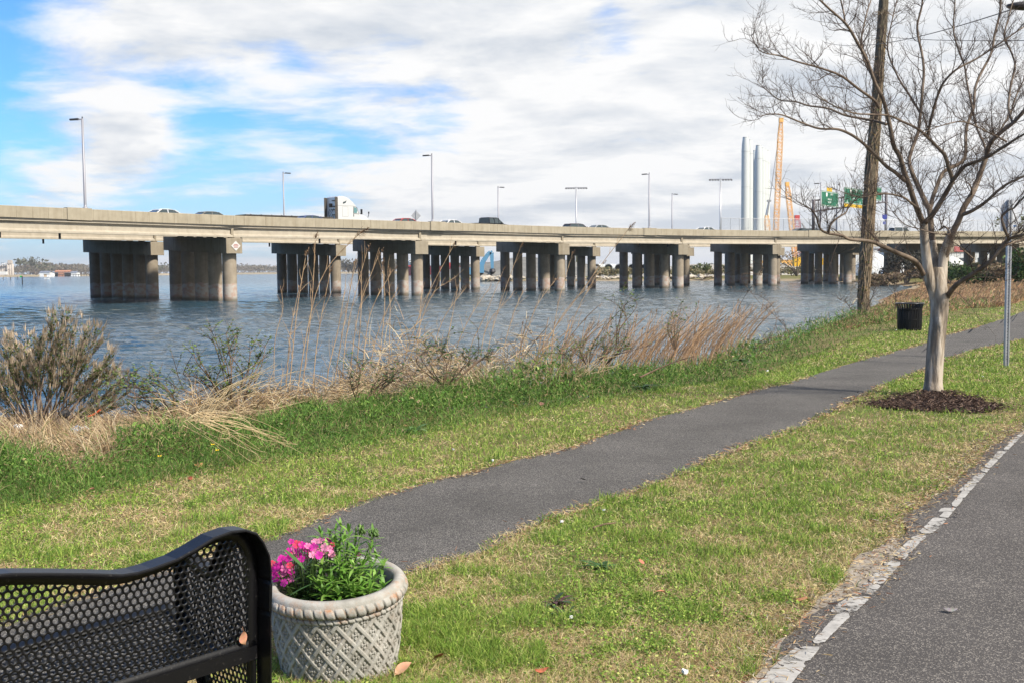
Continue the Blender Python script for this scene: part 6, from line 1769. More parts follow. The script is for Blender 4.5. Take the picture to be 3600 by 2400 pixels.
STEMS = [  # (points (px, py, depth offset), start radius px, end radius px)
    ([(3249, 790, -.1), (3221, 728, -.2), (3198, 658, -.3), (3181, 610, -.35), (3162, 555, -.4), (3136, 510, -.45), (3122, 424, -.5), (3104, 348, -.6), (3073, 286, -.7), (3046, 201, -.8), (3002, 125, -.9), (2966, 80, -1.0), (2912, 31, -1.1), (2850, -30, -1.2)], 12, 4),
    ([(3181, 636, -.35), (3150, 606, -.5), (3113, 580, -.6), (3064, 531, -.7), (3002, 482, -.8), (2948, 460, -.9), (2881, 453, -1.0), (2814, 429, -1.1), (2752, 406, -1.15), (2703, 402, -1.2), (2668, 408, -1.2)], 8, 2),
    ([(3112, 440, -.5), (3087, 429, -.3), (3040, 420, -.1), (2970, 406, .0), (2912, 379, .1), (2841, 370, .2), (2796, 357, .2), (2747, 353, .3), (2720, 339, .3), (2689, 312, .3), (2664, 285, .3)], 6, 1.6),
    ([(3090, 380, -.6), (3069, 348, -.7), (3002, 304, -.9), (2939, 259, -1.1), (2886, 237, -1.2), (2814, 219, -1.3), (2752, 201, -1.4), (2698, 192, -1.5), (2667, 174, -1.5), (2643, 128, -1.5)], 6, 1.6),
    ([(3073, 286, -.7), (3042, 219, -.3), (3030, 150, 0), (3045, 70, .2), (3068, -10, .4)], 5, 3),
    ([(2966, 80, -1.0), (2960, 30, -.8), (2952, -20, -.7)], 4, 3),
    ([(3249, 785, -.1), (3280, 751, -.3), (3313, 700, -.4), (3341, 653, -.5), (3347, 633, -.5), (3330, 594, -.6), (3319, 545, -.7), (3290, 510, -.7), (3261, 482, -.8), (3234, 460, -.9), (3180, 433, -1.0), (3127, 406, -1.2), (3069, 402, -1.3), (2993, 397, -1.5), (2930, 372, -1.6), (2870, 330, -1.7)], 11, 2),
    ([(3345, 640, -.5), (3383, 591, -.7), (3417, 574, -.8), (3453, 560, -.9), (3490, 540, -1.0), (3537, 513, -1.2), (3600, 473, -1.4), (3680, 420, -1.6)], 8, 4),
    ([(3261, 482, -.8), (3275, 420, -.9), (3290, 350, -1.0), (3310, 300, -1.1), (3360, 250, -1.2), (3440, 205, -1.2), (3520, 150, -1.3), (3600, 95, -1.3)], 6, 3),
    ([(3285, 911, .2), (3275, 820, .3), (3268, 740, .35), (3257, 717, .4), (3235, 672, .5), (3215, 630, .6), (3204, 600, .6), (3200, 560, .7), (3228, 470, .8), (3238, 380, .9), (3246, 280, 1.0), (3240, 190, 1.1), (3225, 100, 1.2), (3240, 20, 1.3), (3250, -40, 1.3)], 13, 4),
    ([(3268, 745, .35), (3280, 690, .5), (3300, 640, .7), (3325, 600, .9), (3370, 570, 1.1), (3390, 540, 1.2), (3398, 450, 1.4), (3420, 380, 1.5), (3430, 300, 1.6), (3480, 200, 1.8), (3500, 110, 1.9), (3515, 20, 2.0), (3520, -40, 2.0)], 9, 5),
    ([(3236, 400, .9), (3200, 340, 1.1), (3150, 250, 1.3), (3120, 160, 1.5), (3140, 60, 1.7), (3160, -20, 1.8)], 5, 2.5),
    ([(3313, 925, .1), (3338, 840, .0), (3347, 812, .0), (3369, 770, .0), (3389, 728, .0), (3417, 686, .0), (3442, 639, .1), (3462, 577, .1), (3470, 548, .1), (3484, 504, .0), (3520, 469, -.1), (3560, 437, -.2), (3600, 393, -.3), (3660, 330, -.4)], 14, 8),
    ([(3380, 754, .0), (3417, 739, -.2), (3462, 711, -.3), (3501, 678, -.4), (3549, 644, -.5), (3600, 619, -.6), (3690, 575, -.8)], 8, 4),
    ([(3470, 548, .1), (3455, 500, .3), (3430, 440, .5), (3400, 300, .7), (3390, 230, .8), (3370, 170, .9), (3352, 100, .9), (3358, 20, 1.0), (3362, -40, 1.0)], 5, 3),
    ([(3560, 437, -.2), (3545, 380, -.1), (3550, 320, 0), (3570, 240, .1), (3555, 190, .2), (3530, 130, .2), (3545, 50, .3), (3572, -30, .3)], 5, 3),
    ([(3326, 1050, .0), (3364, 1002, -.3), (3422, 959, -.5), (3470, 925, -.7), (3517, 873, -.8), (3546, 844, -.9), (3600, 825, -1.1), (3700, 800, -1.4)], 11, 5),
    ([(3546, 844, -.9), (3532, 806, -1.0), (3522, 763, -1.0), (3550, 735, -1.1), (3565, 729, -1.1), (3600, 691, -1.2), (3660, 640, -1.3)], 6, 3),
    ([(3517, 873, -.8), (3560, 853, -.5), (3600, 838, -.3), (3670, 800, -.2)], 6, 3),
    ([(3422, 906, -.55), (3395, 880, -.6), (3370, 858, -.7), (3352, 852, -.8)], 4, 1.5),
    ([(3245, 965, -.1), (3216, 922, -.4), (3183, 897, -.6), (3135, 877, -.8), (3096, 863, -.9), (3058, 851, -1.0), (2991, 844, -1.1), (2958, 825, -1.2), (2910, 818, -1.3), (2881, 801, -1.35), (2867, 763, -1.4), (2845, 735, -1.4), (2812, 715, -1.4)], 11, 2),
    ([(2912, 816, -1.3), (2920, 790, -1.35), (2943, 767, -1.35), (2973, 745, -1.3), (2980, 722, -1.3), (2992, 700, -1.2)], 5, 1.8),
    ([(3232, 735, -.2), (3190, 700, -.6), (3150, 686, -.8), (3100, 681, -1.0), (3060, 686, -1.1), (3010, 690, -1.2), (2950, 668, -1.3)], 5, 1.6),
    ([(3300, 810, .0), (3322, 795, -.5), (3345, 822, -.7), (3310, 825, -.9), (3240, 806, -1.0), (3180, 790, -1.0), (3140, 745, -1.0)], 4, 1.5),
    ([(3417, 686, .0), (3407, 650, -.3), (3398, 642, -.4)], 4, 2),
    ([(3540, 500, .0), (3480, 470, -.4), (3400, 430, -.7), (3330, 440, -.9), (3270, 460, -1.0), (3210, 500, -1.1)], 4, 1.5),
    ([(3420, 690, .0), (3430, 640, .4), (3450, 600, .6), (3480, 520, .9), (3540, 420, 1.2), (3580, 330, 1.4), (3620, 240, 1.5)], 5, 3),
]
def crape_myrtle():
    root = thing('crape_myrtle', 'leafless crape myrtle with smooth pale trunk rising from the mulch bed', 'tree', MYRTLE_BASE)
    # trunk: fluted, with a flare and knots, splitting into three
    path = [(3281, 1402, 0), (3280, 1385, 0), (3281, 1340, 0), (3286, 1270, 0), (3293, 1180, 0), (3302, 1100, 0), (3300, 1040, 0), (3296, 985, 0), (3290, 940, .02)]
    rpx = [46, 37, 30, 29, 28.5, 29, 31, 27, 22]
    P = smooth_path([my(*p) for p in path], 8); Rr_ = np.interp(np.linspace(0, 1, len(P)), np.linspace(0, 1, len(rpx)), rpx) * PXM
    n = 40; V = []; F = []
    for i, p in enumerate(P):
        for k in range(n):
            a = 2 * math.pi * k / n
            z = p.z
            fl = 1 + .075 * math.sin(3 * a + .9) * min(1, z / 1.2) + .05 * math.sin(5 * a + 1.2 * z + 2) + .05 * mnoise.noise(Vector((math.cos(a) * 2, math.sin(a) * 2, z * 2.2)))
            if z < .18: fl += (.18 - z) * 1.2 * max(0, math.sin(4 * a + .6))
            for kz, ka, kr in ((1.02, 4.4, .34), (.62, 4.9, .12), (1.32, 5.1, .22), (.10, 4.2, .22), (.36, 4.6, .10), (.85, 5.6, .12), (1.18, 3.7, .14)):
                da = (a - ka + math.pi) % (2 * math.pi) - math.pi
                fl += kr * math.exp(-((z - kz) / .07) ** 2 - (da / .38) ** 2)
            V.append(p + Vector((math.cos(a), math.sin(a), 0)) * Rr_[i] * fl)
        if i:
            for k in range(n): F.append(((i - 1) * n + k, (i - 1) * n + (k + 1) % n, i * n + (k + 1) % n, i * n + k))
    mb = MB(); mb.add(V, F)
    # the three stems leave the trunk with wide overlapping bases
    for pts, r0, r1 in (([(3292, 1070, .0), (3277, 1015, -.02), (3264, 960, -.04), (3256, 900, -.06), (3250, 840, -.08), (3247, 770, -.1)], 19, 13),
                        ([(3300, 1060, .0), (3297, 1010, .06), (3290, 950, .12), (3285, 905, .2), (3278, 850, .28)], 17, 13),
                        ([(3302, 1070, .0), (3308, 1015, .02), (3312, 960, .06), (3316, 910, .08), (3334, 850, .02), (3347, 812, 0)], 19, 14)):
        q = smooth_path([my(*p) for p in pts], 6); mb.tube(q, list(np.interp(np.linspace(0, 1, len(q)), [0, .25, 1], [r0 * .75, r0, r1]) * PXM), 16)
    mb.build('trunk', M_myrtle, root, smooth=True)
    mains = []; limbs = MB()
    for pts, r0, r1 in STEMS:
        q = smooth_path([my(*p) for p in pts], 6)
        q = [v + Vector((mnoise.noise(v * 2.1), mnoise.noise(v * 2.1 + Vector((5, 0, 0))), mnoise.noise(v * 2.1 + Vector((0, 7, 0))))) * .025 for v in q]
        rad_ = np.linspace(r0 ** .8, (r1 * .85) ** .8, len(q)) ** 1.25 * PXM * .86
        limbs.tube(q, list(rad_), 10 if r0 > 6 else 7); mains.append((q, rad_))
    limbs.build('limbs', M_limb, root, smooth=True)
    # branches, twigs and last year's fine seed sprays
    B1, B2 = Tubes(5), Tubes(3)
    cen = my(3290, 700, .2)
    def wander(p, d, L_, n_, up, wig):
        pts = [p.copy()]; d = d.normalized()
        for i in range(n_):
            d = (d + Vector((rt.gauss(0, wig), rt.gauss(0, wig), rt.gauss(0, wig) + up))).normalized(); p = p + d * (L_ / n_); pts.append(p.copy())
        return pts, d
    def spray(p, d, L_, r_):
        pts, dd = wander(p, d, L_, 3, .10, .20); B2.add(pts, np.linspace(r_, r_ * .45, 4))
        for k in range(rt.randint(2, 4)):
            i = rt.randint(1, 3); q, _ = wander(pts[i], dd + Vector((rt.gauss(0, .8), rt.gauss(0, .8), rt.gauss(.2, .6))), L_ * rt.uniform(.25, .55), 2, .15, .2); B2.add(q, np.linspace(r_ * .6, r_ * .35, 3))
    for q, rr_ in mains:
        Lm = sum((b - a).length for a, b in zip(q[:-1], q[1:])); m = len(q)
        cnt = int(Lm / .10)
        for k in range(cnt):
            t = (k + rt.random()) / cnt
            i = min(m - 2, int(t * (m - 1))); r0 = rr_[i]
            if r0 > .036 and rt.random() < .75: continue
            p = q[i].lerp(q[i + 1], rt.random()); tan = (q[i + 1] - q[i]).normalized()
            out = (p - cen); out.z *= .5; out = out.normalized() if out.length > 0 else Vector((0, 0, 1))
            d = tan * .8 + Vector((rt.gauss(0, .6), rt.gauss(0, .6), rt.gauss(.25, .5))) + out * .25
            Ls = rt.uniform(.25, .75) * (1 - .35 * t); rb = min(r0 * .6, rt.uniform(.0035, .0075))
            pts, dd = wander(p, d, Ls, 6, .06, .20); B1.add(pts, np.linspace(rb, rb * .38, 7))
            for j in range(1, 7):
                for _ in range(rt.choice((1, 1, 2))):
                    dj = (pts[j] - pts[j - 1]).normalized() + Vector((rt.gauss(0, .75), rt.gauss(0, .75), rt.gauss(.25, .6)))
                    spray(pts[j], dj, rt.uniform(.10, .26), rt.uniform(.0019, .0030))
        for _ in range(4): spray(q[-1], (q[-1] - q[-2]) + Vector((rt.gauss(0, .05), rt.gauss(0, .05), .03)), rt.uniform(.15, .3), .003)
    link('crown', np_mesh('crown', np.concatenate(B1.V + B2.V), np.concatenate(B1.F + [f + B1.k for f in B2.F]), M_twig, None, True), root)
    return root
crape_myrtle()

# ------------------------------------------------------------------ tall vine covered trunk
M_vtrunk = mat('furrowed_bark', (.055, .045, .033), .95, .15, col2=(.20, .165, .115), vscale=10, bump=1.0, bscale=16, stretch=(1, 1, .22), detail=9)
M_vine = mat('dry_vine', (.17, .12, .08), .9, .2, col2=(.34, .26, .17), vscale=14)
def vine_tree():
    base = on_lawn(3033, 1128); d = base.y; base.z = gz1(base.x, d) - .05
    root = thing('vine_covered_tree', 'tall leafless trunk wrapped in dry vines at the water edge', 'tree', base)
    P = lambda px, py, dd=0: at(px, py, d + dd) - base
    k = d / FPX
    rows = [(3033, 1140, 23), (3034, 1110, 20.5), (3036, 1050, 19), (3041, 960, 20), (3047, 860, 20), (3053, 760, 20.5), (3060, 640, 20.5), (3069, 520, 20), (3077, 440, 19), (3086, 300, 18), (3096, 160, 17), (3106, 20, 16), (3116, -130, 14.5), (3125, -300, 13), (3135, -480, 10), (3142, -640, 6)]
    q = smooth_path([P(a, b) for a, b, _ in rows], 10); R_ = np.interp(np.linspace(0, 1, len(q)), np.linspace(0, 1, len(rows)), [r_[2] for r_ in rows]) * k
    n = 30; V = []; F = []
    for i, p in enumerate(q):
        for j in range(n):
            a = 2 * math.pi * j / n; f = 1 + .12 * mnoise.noise(Vector((math.cos(a) * 2.5, math.sin(a) * 2.5, p.z * .8))) + .06 * mnoise.noise(Vector((math.cos(a) * 7, math.sin(a) * 7, p.z * 2)))
            V.append(p + Vector((math.cos(a), math.sin(a), 0)) * R_[i] * f)
        if i:
            for j in range(n): F.append(((i - 1) * n + j, (i - 1) * n + (j + 1) % n, i * n + (j + 1) % n, i * n + j))
    mb = MB(); mb.add(V, F); mb.build('trunk', M_vtrunk, root, smooth=True)
    r = random.Random(9); T = Tubes(5)
    for s in range(26):
        a = r.uniform(0, 6.28); pts = []; i0 = r.randint(0, 30); i1 = min(len(q) - 1, i0 + r.randint(25, 100))
        if s > 16: i0 = r.randint(20, 60); i1 = min(len(q) - 1, i0 + r.randint(20, 60))
        for i in range(i0, i1, 2):
            a += r.gauss(.03, .16); rr_ = R_[i] * (1.03 + .08 * abs(mnoise.noise(Vector((i * .2, s, 0)))))
            pts.append(q[i] + Vector((math.cos(a), math.sin(a), 0)) * rr_)
        if len(pts) > 3: T.add(smooth_path(pts, 2), np.full(len(smooth_path(pts, 2)), r.uniform(.010, .030)))
    link('vines', T.mesh('vines', M_vine), root)
    T2 = Tubes(3)
    for s in range(420):
        i = int(len(q) * min(.72, r.betavariate(1.6, 1.9) * .9)); a = r.uniform(0, 6.28); p = q[i] + Vector((math.cos(a), math.sin(a), 0)) * R_[i]
        dd = Vector((math.cos(a), math.sin(a), r.uniform(-.3, .8))); pts = [p.copy()]
        for j in range(7):
            dd = (dd + Vector((r.gauss(0, .35), r.gauss(0, .35), r.gauss(-.28, .3)))).normalized(); p = p + dd * r.uniform(.05, .13); pts.append(p.copy())
        T2.add(pts, np.linspace(.006, .003, 8))
    link('tendrils', T2.mesh('tendrils', M_vine), root)
    V, F, Cc = [], [], []
    for s in range(520):
        i = r.randint(18, 105); a = r.uniform(0, 6.28); p = q[min(i, len(q) - 1)] + Vector((math.cos(a), math.sin(a), 0)) * R_[min(i, len(q) - 1)] * r.uniform(1.0, 1.35)
        g = r.uniform(.6, 1.3); c = (.20 * g, .13 * g, .03 * g) if r.random() < .55 else (.07 * g, .10 * g, .025 * g)
        blade(V, F, Cc, p, Vector((math.cos(a), math.sin(a), r.uniform(-.6, .6))), r.uniform(.06, .13), r.uniform(.015, .03), .8, c, 3)
    link('vine_leaves', np_mesh('vine_leaves', np.array([tuple(v) for v in V]), np.array(F), M_plant, np.array(Cc)), root)
    # bare upper limbs above the frame
    L = MB()
    for s in range(7):
        a = s * .9; i = len(q) - 8 - s * 5; p = q[i]; L.tube([p, p + Vector((math.cos(a) * .9, math.sin(a) * .9, 1.0)), p + Vector((math.cos(a) * 1.8, math.sin(a) * 1.8, 2.4))], [.07, .05, .015], 7)
    L.build('upper_limbs', M_vtrunk, root, smooth=True)
    # saplings at the foot
    for kk, (pts, lab) in enumerate((([(3030, 1120, -.6), (3060, 1060, -.8), (3078, 1010, -1.0)], 'thin bare sapling leaning right from the foot of the vine covered trunk'), ([(3008, 1135, -.8), (2985, 1075, -1.0), (2955, 1055, -1.2)], 'thin bare sapling leaning left from the foot of the vine covered trunk'), ([(3140, 1120, -.4), (3150, 1060, -.5), (3142, 1010, -.6)], 'thin bare shrub beside the litter bin'))):
        w0 = at(pts[0][0], pts[0][1], d + pts[0][2]); rt2 = thing('sapling', lab, 'sapling', w0)
        T3 = Tubes(4); qq = smooth_path([at(a, b, d + c) - w0 for a, b, c in pts], 5); T3.add(qq, np.linspace(.02, .006, len(qq)))
        for v in qq[3:]:
            for _ in range(3):
                e = v + Vector((r.gauss(0, .18), r.gauss(0, .15), r.uniform(.1, .4))); T3.add([v, v.lerp(e, .5) + Vector((r.gauss(0, .03), 0, 0)), e], [.008, .006, .003])
        link('stem', T3.mesh('stem', M_twig), rt2)
vine_tree()

# ------------------------------------------------------------------ street lamp and cables at the upper right corner
def corner_lamp():
    tip = at(3572, 22, 20.0); foot = Vector((tip.x + 1.9, 20.6, lawn_z(20.6)))
    root = thing('street_lamp', 'dark cobra head street lamp in the upper right corner above the near tree', 'street lamp', foot)
    l = tip - foot
    mb = MB(); mb.tube([(0, 0, 0), (0, 0, l.z - .15)], [.11, .07], 12); mb.build('pole', M_galv, root, smooth=True)
    mb = MB(); mb.tube([(0, 0, l.z - .35), (-.5, -.1, l.z + .05), (-1.3, l.y * .7, l.z + .06), l + Vector((.45, 0, .02))], .03, 8); mb.build('arm', M_galv, root, smooth=True)
    mb = MB(); S = []
    for t, w, h in ((.5, .05, .04), (.35, .10, .07), (.15, .14, .08), (-.05, .12, .06), (-.16, .05, .03)):
        c = l + Vector((t, 0, 0)); S.append([c + Vector((0, w * math.cos(a), h * math.sin(a))) for a in np.linspace(0, 2 * math.pi, 12, endpoint=False)])
    mb.strip(S); mb.build('lamp_head', M_darkmetal, root, smooth=True)
    wires = [((3585, 25, 20), (2900, 150, 60), 'overhead cable running from the corner street lamp behind the near tree', .4), ((3700, 142, 24), (2900, 92, 70), 'lower overhead cable crossing behind the near tree', .3)]
    for a, b, lab, sag in wires:
        A, B_ = at(*a), at(*b); pts = [A.lerp(B_, t) + Vector((0, 0, -sag * 4 * t * (1 - t))) for t in np.linspace(0, 1, 24)]
        mb = MB(); mb.tube([p - A for p in pts], .011, 6); o = mb.build('overhead_cable', M_darkmetal, None, loc=A); tag(o, lab, 'cable')
    far = at(2900, 92, 70); b2 = at(2900, 150, 60)
corner_lamp()
# ------------------------------------------------------------------ lawn, weeds, dry reeds
S_ = 1.53061
BOUND_PX = [(-700, 1960)] + [(x * S_, y * S_) for x, y in ((-130, 1195), (0, 1168), (130, 1152), (300, 1112), (440, 1092), (600, 1060), (760, 1036), (900, 1006), (1050, 976), (1200, 950), (1300, 934), (1400, 912), (1500, 892), (1600, 868), (1700, 849), (1800, 827), (1900, 801), (2000, 776), (2050, 764), (2150, 742), (2230, 731), (2352, 712), (2600, 690))]
BOUND = np.array([(p.x, p.y) for p in (on_lawn(*q) for q in BOUND_PX)])
OUTER = np.concatenate([BOUND, np.array([(60, 60), (60, 300), (-300, 300), (-60, -40)])])
PATH_T = PATH_POLY[::5]; ROAD_T = np.concatenate([ROAD_POLY[:-3][::4], ROAD_POLY[-4:]])
def outward(P):
    d = line_dist(P, BOUND); return np.where(inside(P, OUTER), d, -d)
def sample(n, r0, r1, seed, a0=-34, a1=34, power=2.0):
    g = np.random.default_rng(seed)
    u = g.random(n)
    if power == 2.0: r_ = 1 / (1 / r0 - u * (1 / r0 - 1 / r1))
    else: r_ = r0 * (r1 / r0) ** u
    a = np.radians(g.uniform(a0, a1, n)); return np.stack([r_ * np.sin(a), r_ * np.cos(a)], 1), g
def fbm(P, sc, seed=0.0, octv=3):            # cheap value noise on a lattice
    out = np.zeros(len(P)); amp = .5; g = np.random.default_rng(int(seed) + 99); T = g.random((64, 64))
    for o in range(octv):
        q = P * sc * 2 ** o + seed * 3.7; i = np.floor(q).astype(int); f = q - i; f = f * f * (3 - 2 * f)
        a = T[i[:, 0] % 64, i[:, 1] % 64]; b = T[(i[:, 0] + 1) % 64, i[:, 1] % 64]; c = T[i[:, 0] % 64, (i[:, 1] + 1) % 64]; d = T[(i[:, 0] + 1) % 64, (i[:, 1] + 1) % 64]
        out += amp * ((a * (1 - f[:, 0]) + b * f[:, 0]) * (1 - f[:, 1]) + (c * (1 - f[:, 0]) + d * f[:, 0]) * f[:, 1]); amp *= .5
    return out / .875
def blades(name, base, heading, lean, length, width, cols, g, m, curve=.6):
    """one tapering bent blade per base point; lean 0 = upright, 1.5 = flat"""
    N = len(base); hx, hy = np.cos(heading), np.sin(heading)
    d1 = np.stack([hx * np.sin(lean), hy * np.sin(lean), np.cos(lean)], 1)
    l2 = np.minimum(lean + curve * g.uniform(.3, 1.2, N), 1.75)
    d2 = np.stack([hx * np.sin(l2), hy * np.sin(l2), np.cos(l2)], 1)
    # each blade is turned about its own axis at random, so it shows its face from any side
    tw = g.uniform(0, 2 * np.pi, N)
    sd = np.stack([-hy, hx, np.zeros(N)], 1); up_ = np.cross(d1, sd)
    side = sd * np.cos(tw)[:, None] + up_ * np.sin(tw)[:, None]
    w = width[:, None]; L = length[:, None]
    p1 = base + d1 * L * .5; p2 = p1 + d2 * L * .5
    p2[:, 2] = np.maximum(p2[:, 2], base[:, 2] - .02 * 0 + .004)
    V = np.stack([base - side * w * .5, base + side * w * .5, p1 + side * w * .42, p1 - side * w * .42, p2], 1).reshape(-1, 3)
    o = np.arange(N) * 5
    F = np.concatenate([np.stack([o, o + 1, o + 2], 1), np.stack([o, o + 2, o + 3], 1), np.stack([o + 3, o + 2, o + 4], 1)])
    return np_mesh(name, V, F, m, np.repeat(cols, 5, axis=0))
def pick(pal, idx): return np.array(pal)[idx]
M_grass = mat('grass_blade', (.1, .2, .05), .62, .25, attr=True, trans=.22)
M_straw = mat('dry_straw', (.4, .3, .2), .75, .2, attr=True, trans=.12)

# mown lawn: green clumps, yellowing blades and flattened straw
def lawn():
    P, g = sample(760000, 3.4, 46.0, 5, -36, 37)
    P = np.concatenate([P, sample(200000, 16.0, 62.0, 6, -2, 36)[0]])
    o = outward(P); s = shore_sd(P)
    ip = inside(P, PATH_T); dpe = line_dist(P[ip], PATH_POLY[::5], True); over = np.zeros(len(P), bool); over[np.where(ip)[0]] = (dpe < .07 * fbm(P[ip], 4.0, 8) * 2.2 - .02) & (g.random(len(dpe)) < .8)
    keep = (o < .25) & (s > .5) & (~ip | over) & ~inside(P, ROAD_T)
    keep &= ~(inside(P, MULCH_POLY) & (g.random(len(P)) < .97))
    keep &= ~(inside(P, SAND_POLY) & (g.random(len(P)) < .97))
    # bare scuffed spots
    bare = fbm(P, .55, 4); keep &= ~((bare > .72) & (g.random(len(P)) < .5))
    P = P[keep]; N = len(P); r_ = np.hypot(P[:, 0], P[:, 1])
    fine, mid, big = fbm(P, 5.5, 1), fbm(P, 1.7, 2), fbm(P, .42, 3)
    dr = line_dist(P, np.array([(p.x, p.y) for p in re_[2::5]])) if len(re_) > 3 else np.full(N, 9.)
    dp = line_dist(P, PATH_POLY[::24], True)
    green = .62 * fine + .36 * mid + .16 * big + .02 + .16 * smooth01((.7 - dp) / .7) * 0 - .20 * smooth01((.75 - dr) / .75) - .10 * smooth01((.16 - dp) / .16)
    green += .10 * smooth01((P[:, 1] - 6) / 8)
    isg = g.random(N) < smooth01((green - .44) / .26) * .63 + .17
    tuft = smooth01((fine - .55) / .18) * isg
    G = [(.165, .270, .036), (.120, .210, .030), (.235, .330, .055), (.300, .365, .080), (.080, .155, .028), (.38, .42, .12)]
    Y = [(.58, .46, .26), (.50, .38, .20), (.66, .55, .34), (.38, .28, .15), (.46, .41, .16), (.32, .21, .12)]
    cg = pick(G, g.choice(6, N, p=[.26, .20, .22, .15, .10, .07])); cy = pick(Y, g.integers(0, 6, N))
    col = np.where(isg[:, None], cg, cy) * g.uniform(.82, 1.38, (N, 1))
    z = ground_z(P) + .004
    lean = np.where(isg, np.abs(g.normal(.45, .35, N)), np.abs(g.normal(1.05, .35, N))).clip(0, 1.5)
    length = np.where(isg, g.uniform(.026, .052, N) * (1 + .9 * tuft), g.uniform(.03, .065, N)) * (1 + .012 * r_)
    width = np.maximum(.0021, .00044 * r_) * g.uniform(.7, 1.4, N) * np.where(isg, 1.1, .85)
    clover = isg & (g.random(N) < .08 + .40 * smooth01((fbm(P, 1.3, 9) - .48) / .15))
    length = np.where(clover, g.uniform(.009, .016, N) * (1 + .03 * r_), length); width = np.where(clover, length * .62, width); lean = np.where(clover, g.uniform(.9, 1.5, N), lean); z = z + clover * g.uniform(.012, .030, N)
    head = g.uniform(0, 2 * np.pi, N)
    me = blades('lawn_grass', np.column_stack([P, z]), head, lean, length, width, col, g, M_grass)
    o_ = link('lawn_grass', me); o_['kind'] = 'stuff'; tag(o_, 'short mown spring grass mixed with yellow straw on both sides of the path', 'grass')
    return N
lawn()

STRAW_POLY = np.array([(p.x, p.y) for p in (on_lawn(*q) for q in ((-400, 1600), (-200, 1575), (0, 1565), (200, 1560), (430, 1555), (600, 1535), (700, 1545), (560, 1590), (420, 1612), (395, 1660), (250, 1690), (130, 1680), (40, 1640), (-200, 1660), (-400, 1700)))])
# shaggy green weeds along the bank
def zone_h(P, o):                              # how tall the bank vegetation stands
    return smooth01(o / .9) * smooth01((5.4 - o) / 2.5)
def weeds():
    P, g = sample(900000, 5.4, 60.0, 15, -33, 36)
    o = outward(P); s = shore_sd(P); n1 = fbm(P, .8, 11); n2 = fbm(P, 3.5, 12)
    left = smooth01((-P[:, 0] - 1.2) / 2.0)
    reach = 2.1 + 1.5 * n1 + 2.0 * smooth01((P[:, 0] - 1.0) / 3) - 1.9 * left
    p_keep = np.where(o < 0, smooth01((o + .35) / .35) * .5, 1 - smooth01((o - reach) / .7) * .90)
    p_keep = np.where(inside(P, STRAW_POLY) & (n2 < .66), .06, p_keep)
    keep = (o > -.35) & (s > .35) & (g.random(len(P)) < p_keep * (.45 + .75 * n2)) & ~inside(P, PATH_T)
    P = P[keep]; o = o[keep]; n2 = n2[keep]; n1 = n1[keep]; N = len(P); r_ = np.hypot(P[:, 0], P[:, 1])
    h = .07 + (.34 + .26 * smooth01((P[:, 0] + 2.4) / 2)) * zone_h(P, o) * (.35 + 1.0 * n2) * (.30 + 1.45 * n1)
    G = [(.085, .178, .030), (.058, .125, .020), (.120, .225, .040), (.180, .270, .060), (.034, .076, .014), (.23, .30, .08)]
    col = pick(G, g.choice(6, N, p=[.30, .22, .22, .12, .09, .05])) * g.uniform(.7, 1.3, (N, 1)) * ((.75 + .5 * n2) * (.72 + .56 * fbm(P, 1.4, 51)))[:, None]
    dry = g.random(N) < .07 + .12 * smooth01((o - 1.2) / 2) + .25 * smooth01((n1 - .62) / .15); col[dry] = pick([(.40, .30, .17), (.30, .22, .12)], g.integers(0, 2, dry.sum()))
    hz = g.random(N) ** .7 * h * .62                 # leaves at every height of the stand
    z = ground_z(P) + hz
    broad = g.random(N) < .42
    length = np.where(broad, g.uniform(.018, .042, N), g.uniform(.06, .15, N)) * (.6 + 1.5 * h) * (1 + .010 * r_)
    width = np.where(broad, length * g.uniform(.28, .48, N), np.maximum(.0030, .00042 * r_))
    lean = np.where(broad, g.uniform(.3, 1.4, N), np.abs(g.normal(.55, .35, N)))
    me = blades('bank_weeds', np.column_stack([P, z]), g.uniform(0, 2 * np.pi, N), lean, length, width, col, g, M_grass, .8)
    o_ = link('bank_weeds', me); o_['kind'] = 'stuff'; tag(o_, 'shaggy dark green weeds in a strip along the top of the river bank', 'weeds')
weeds()

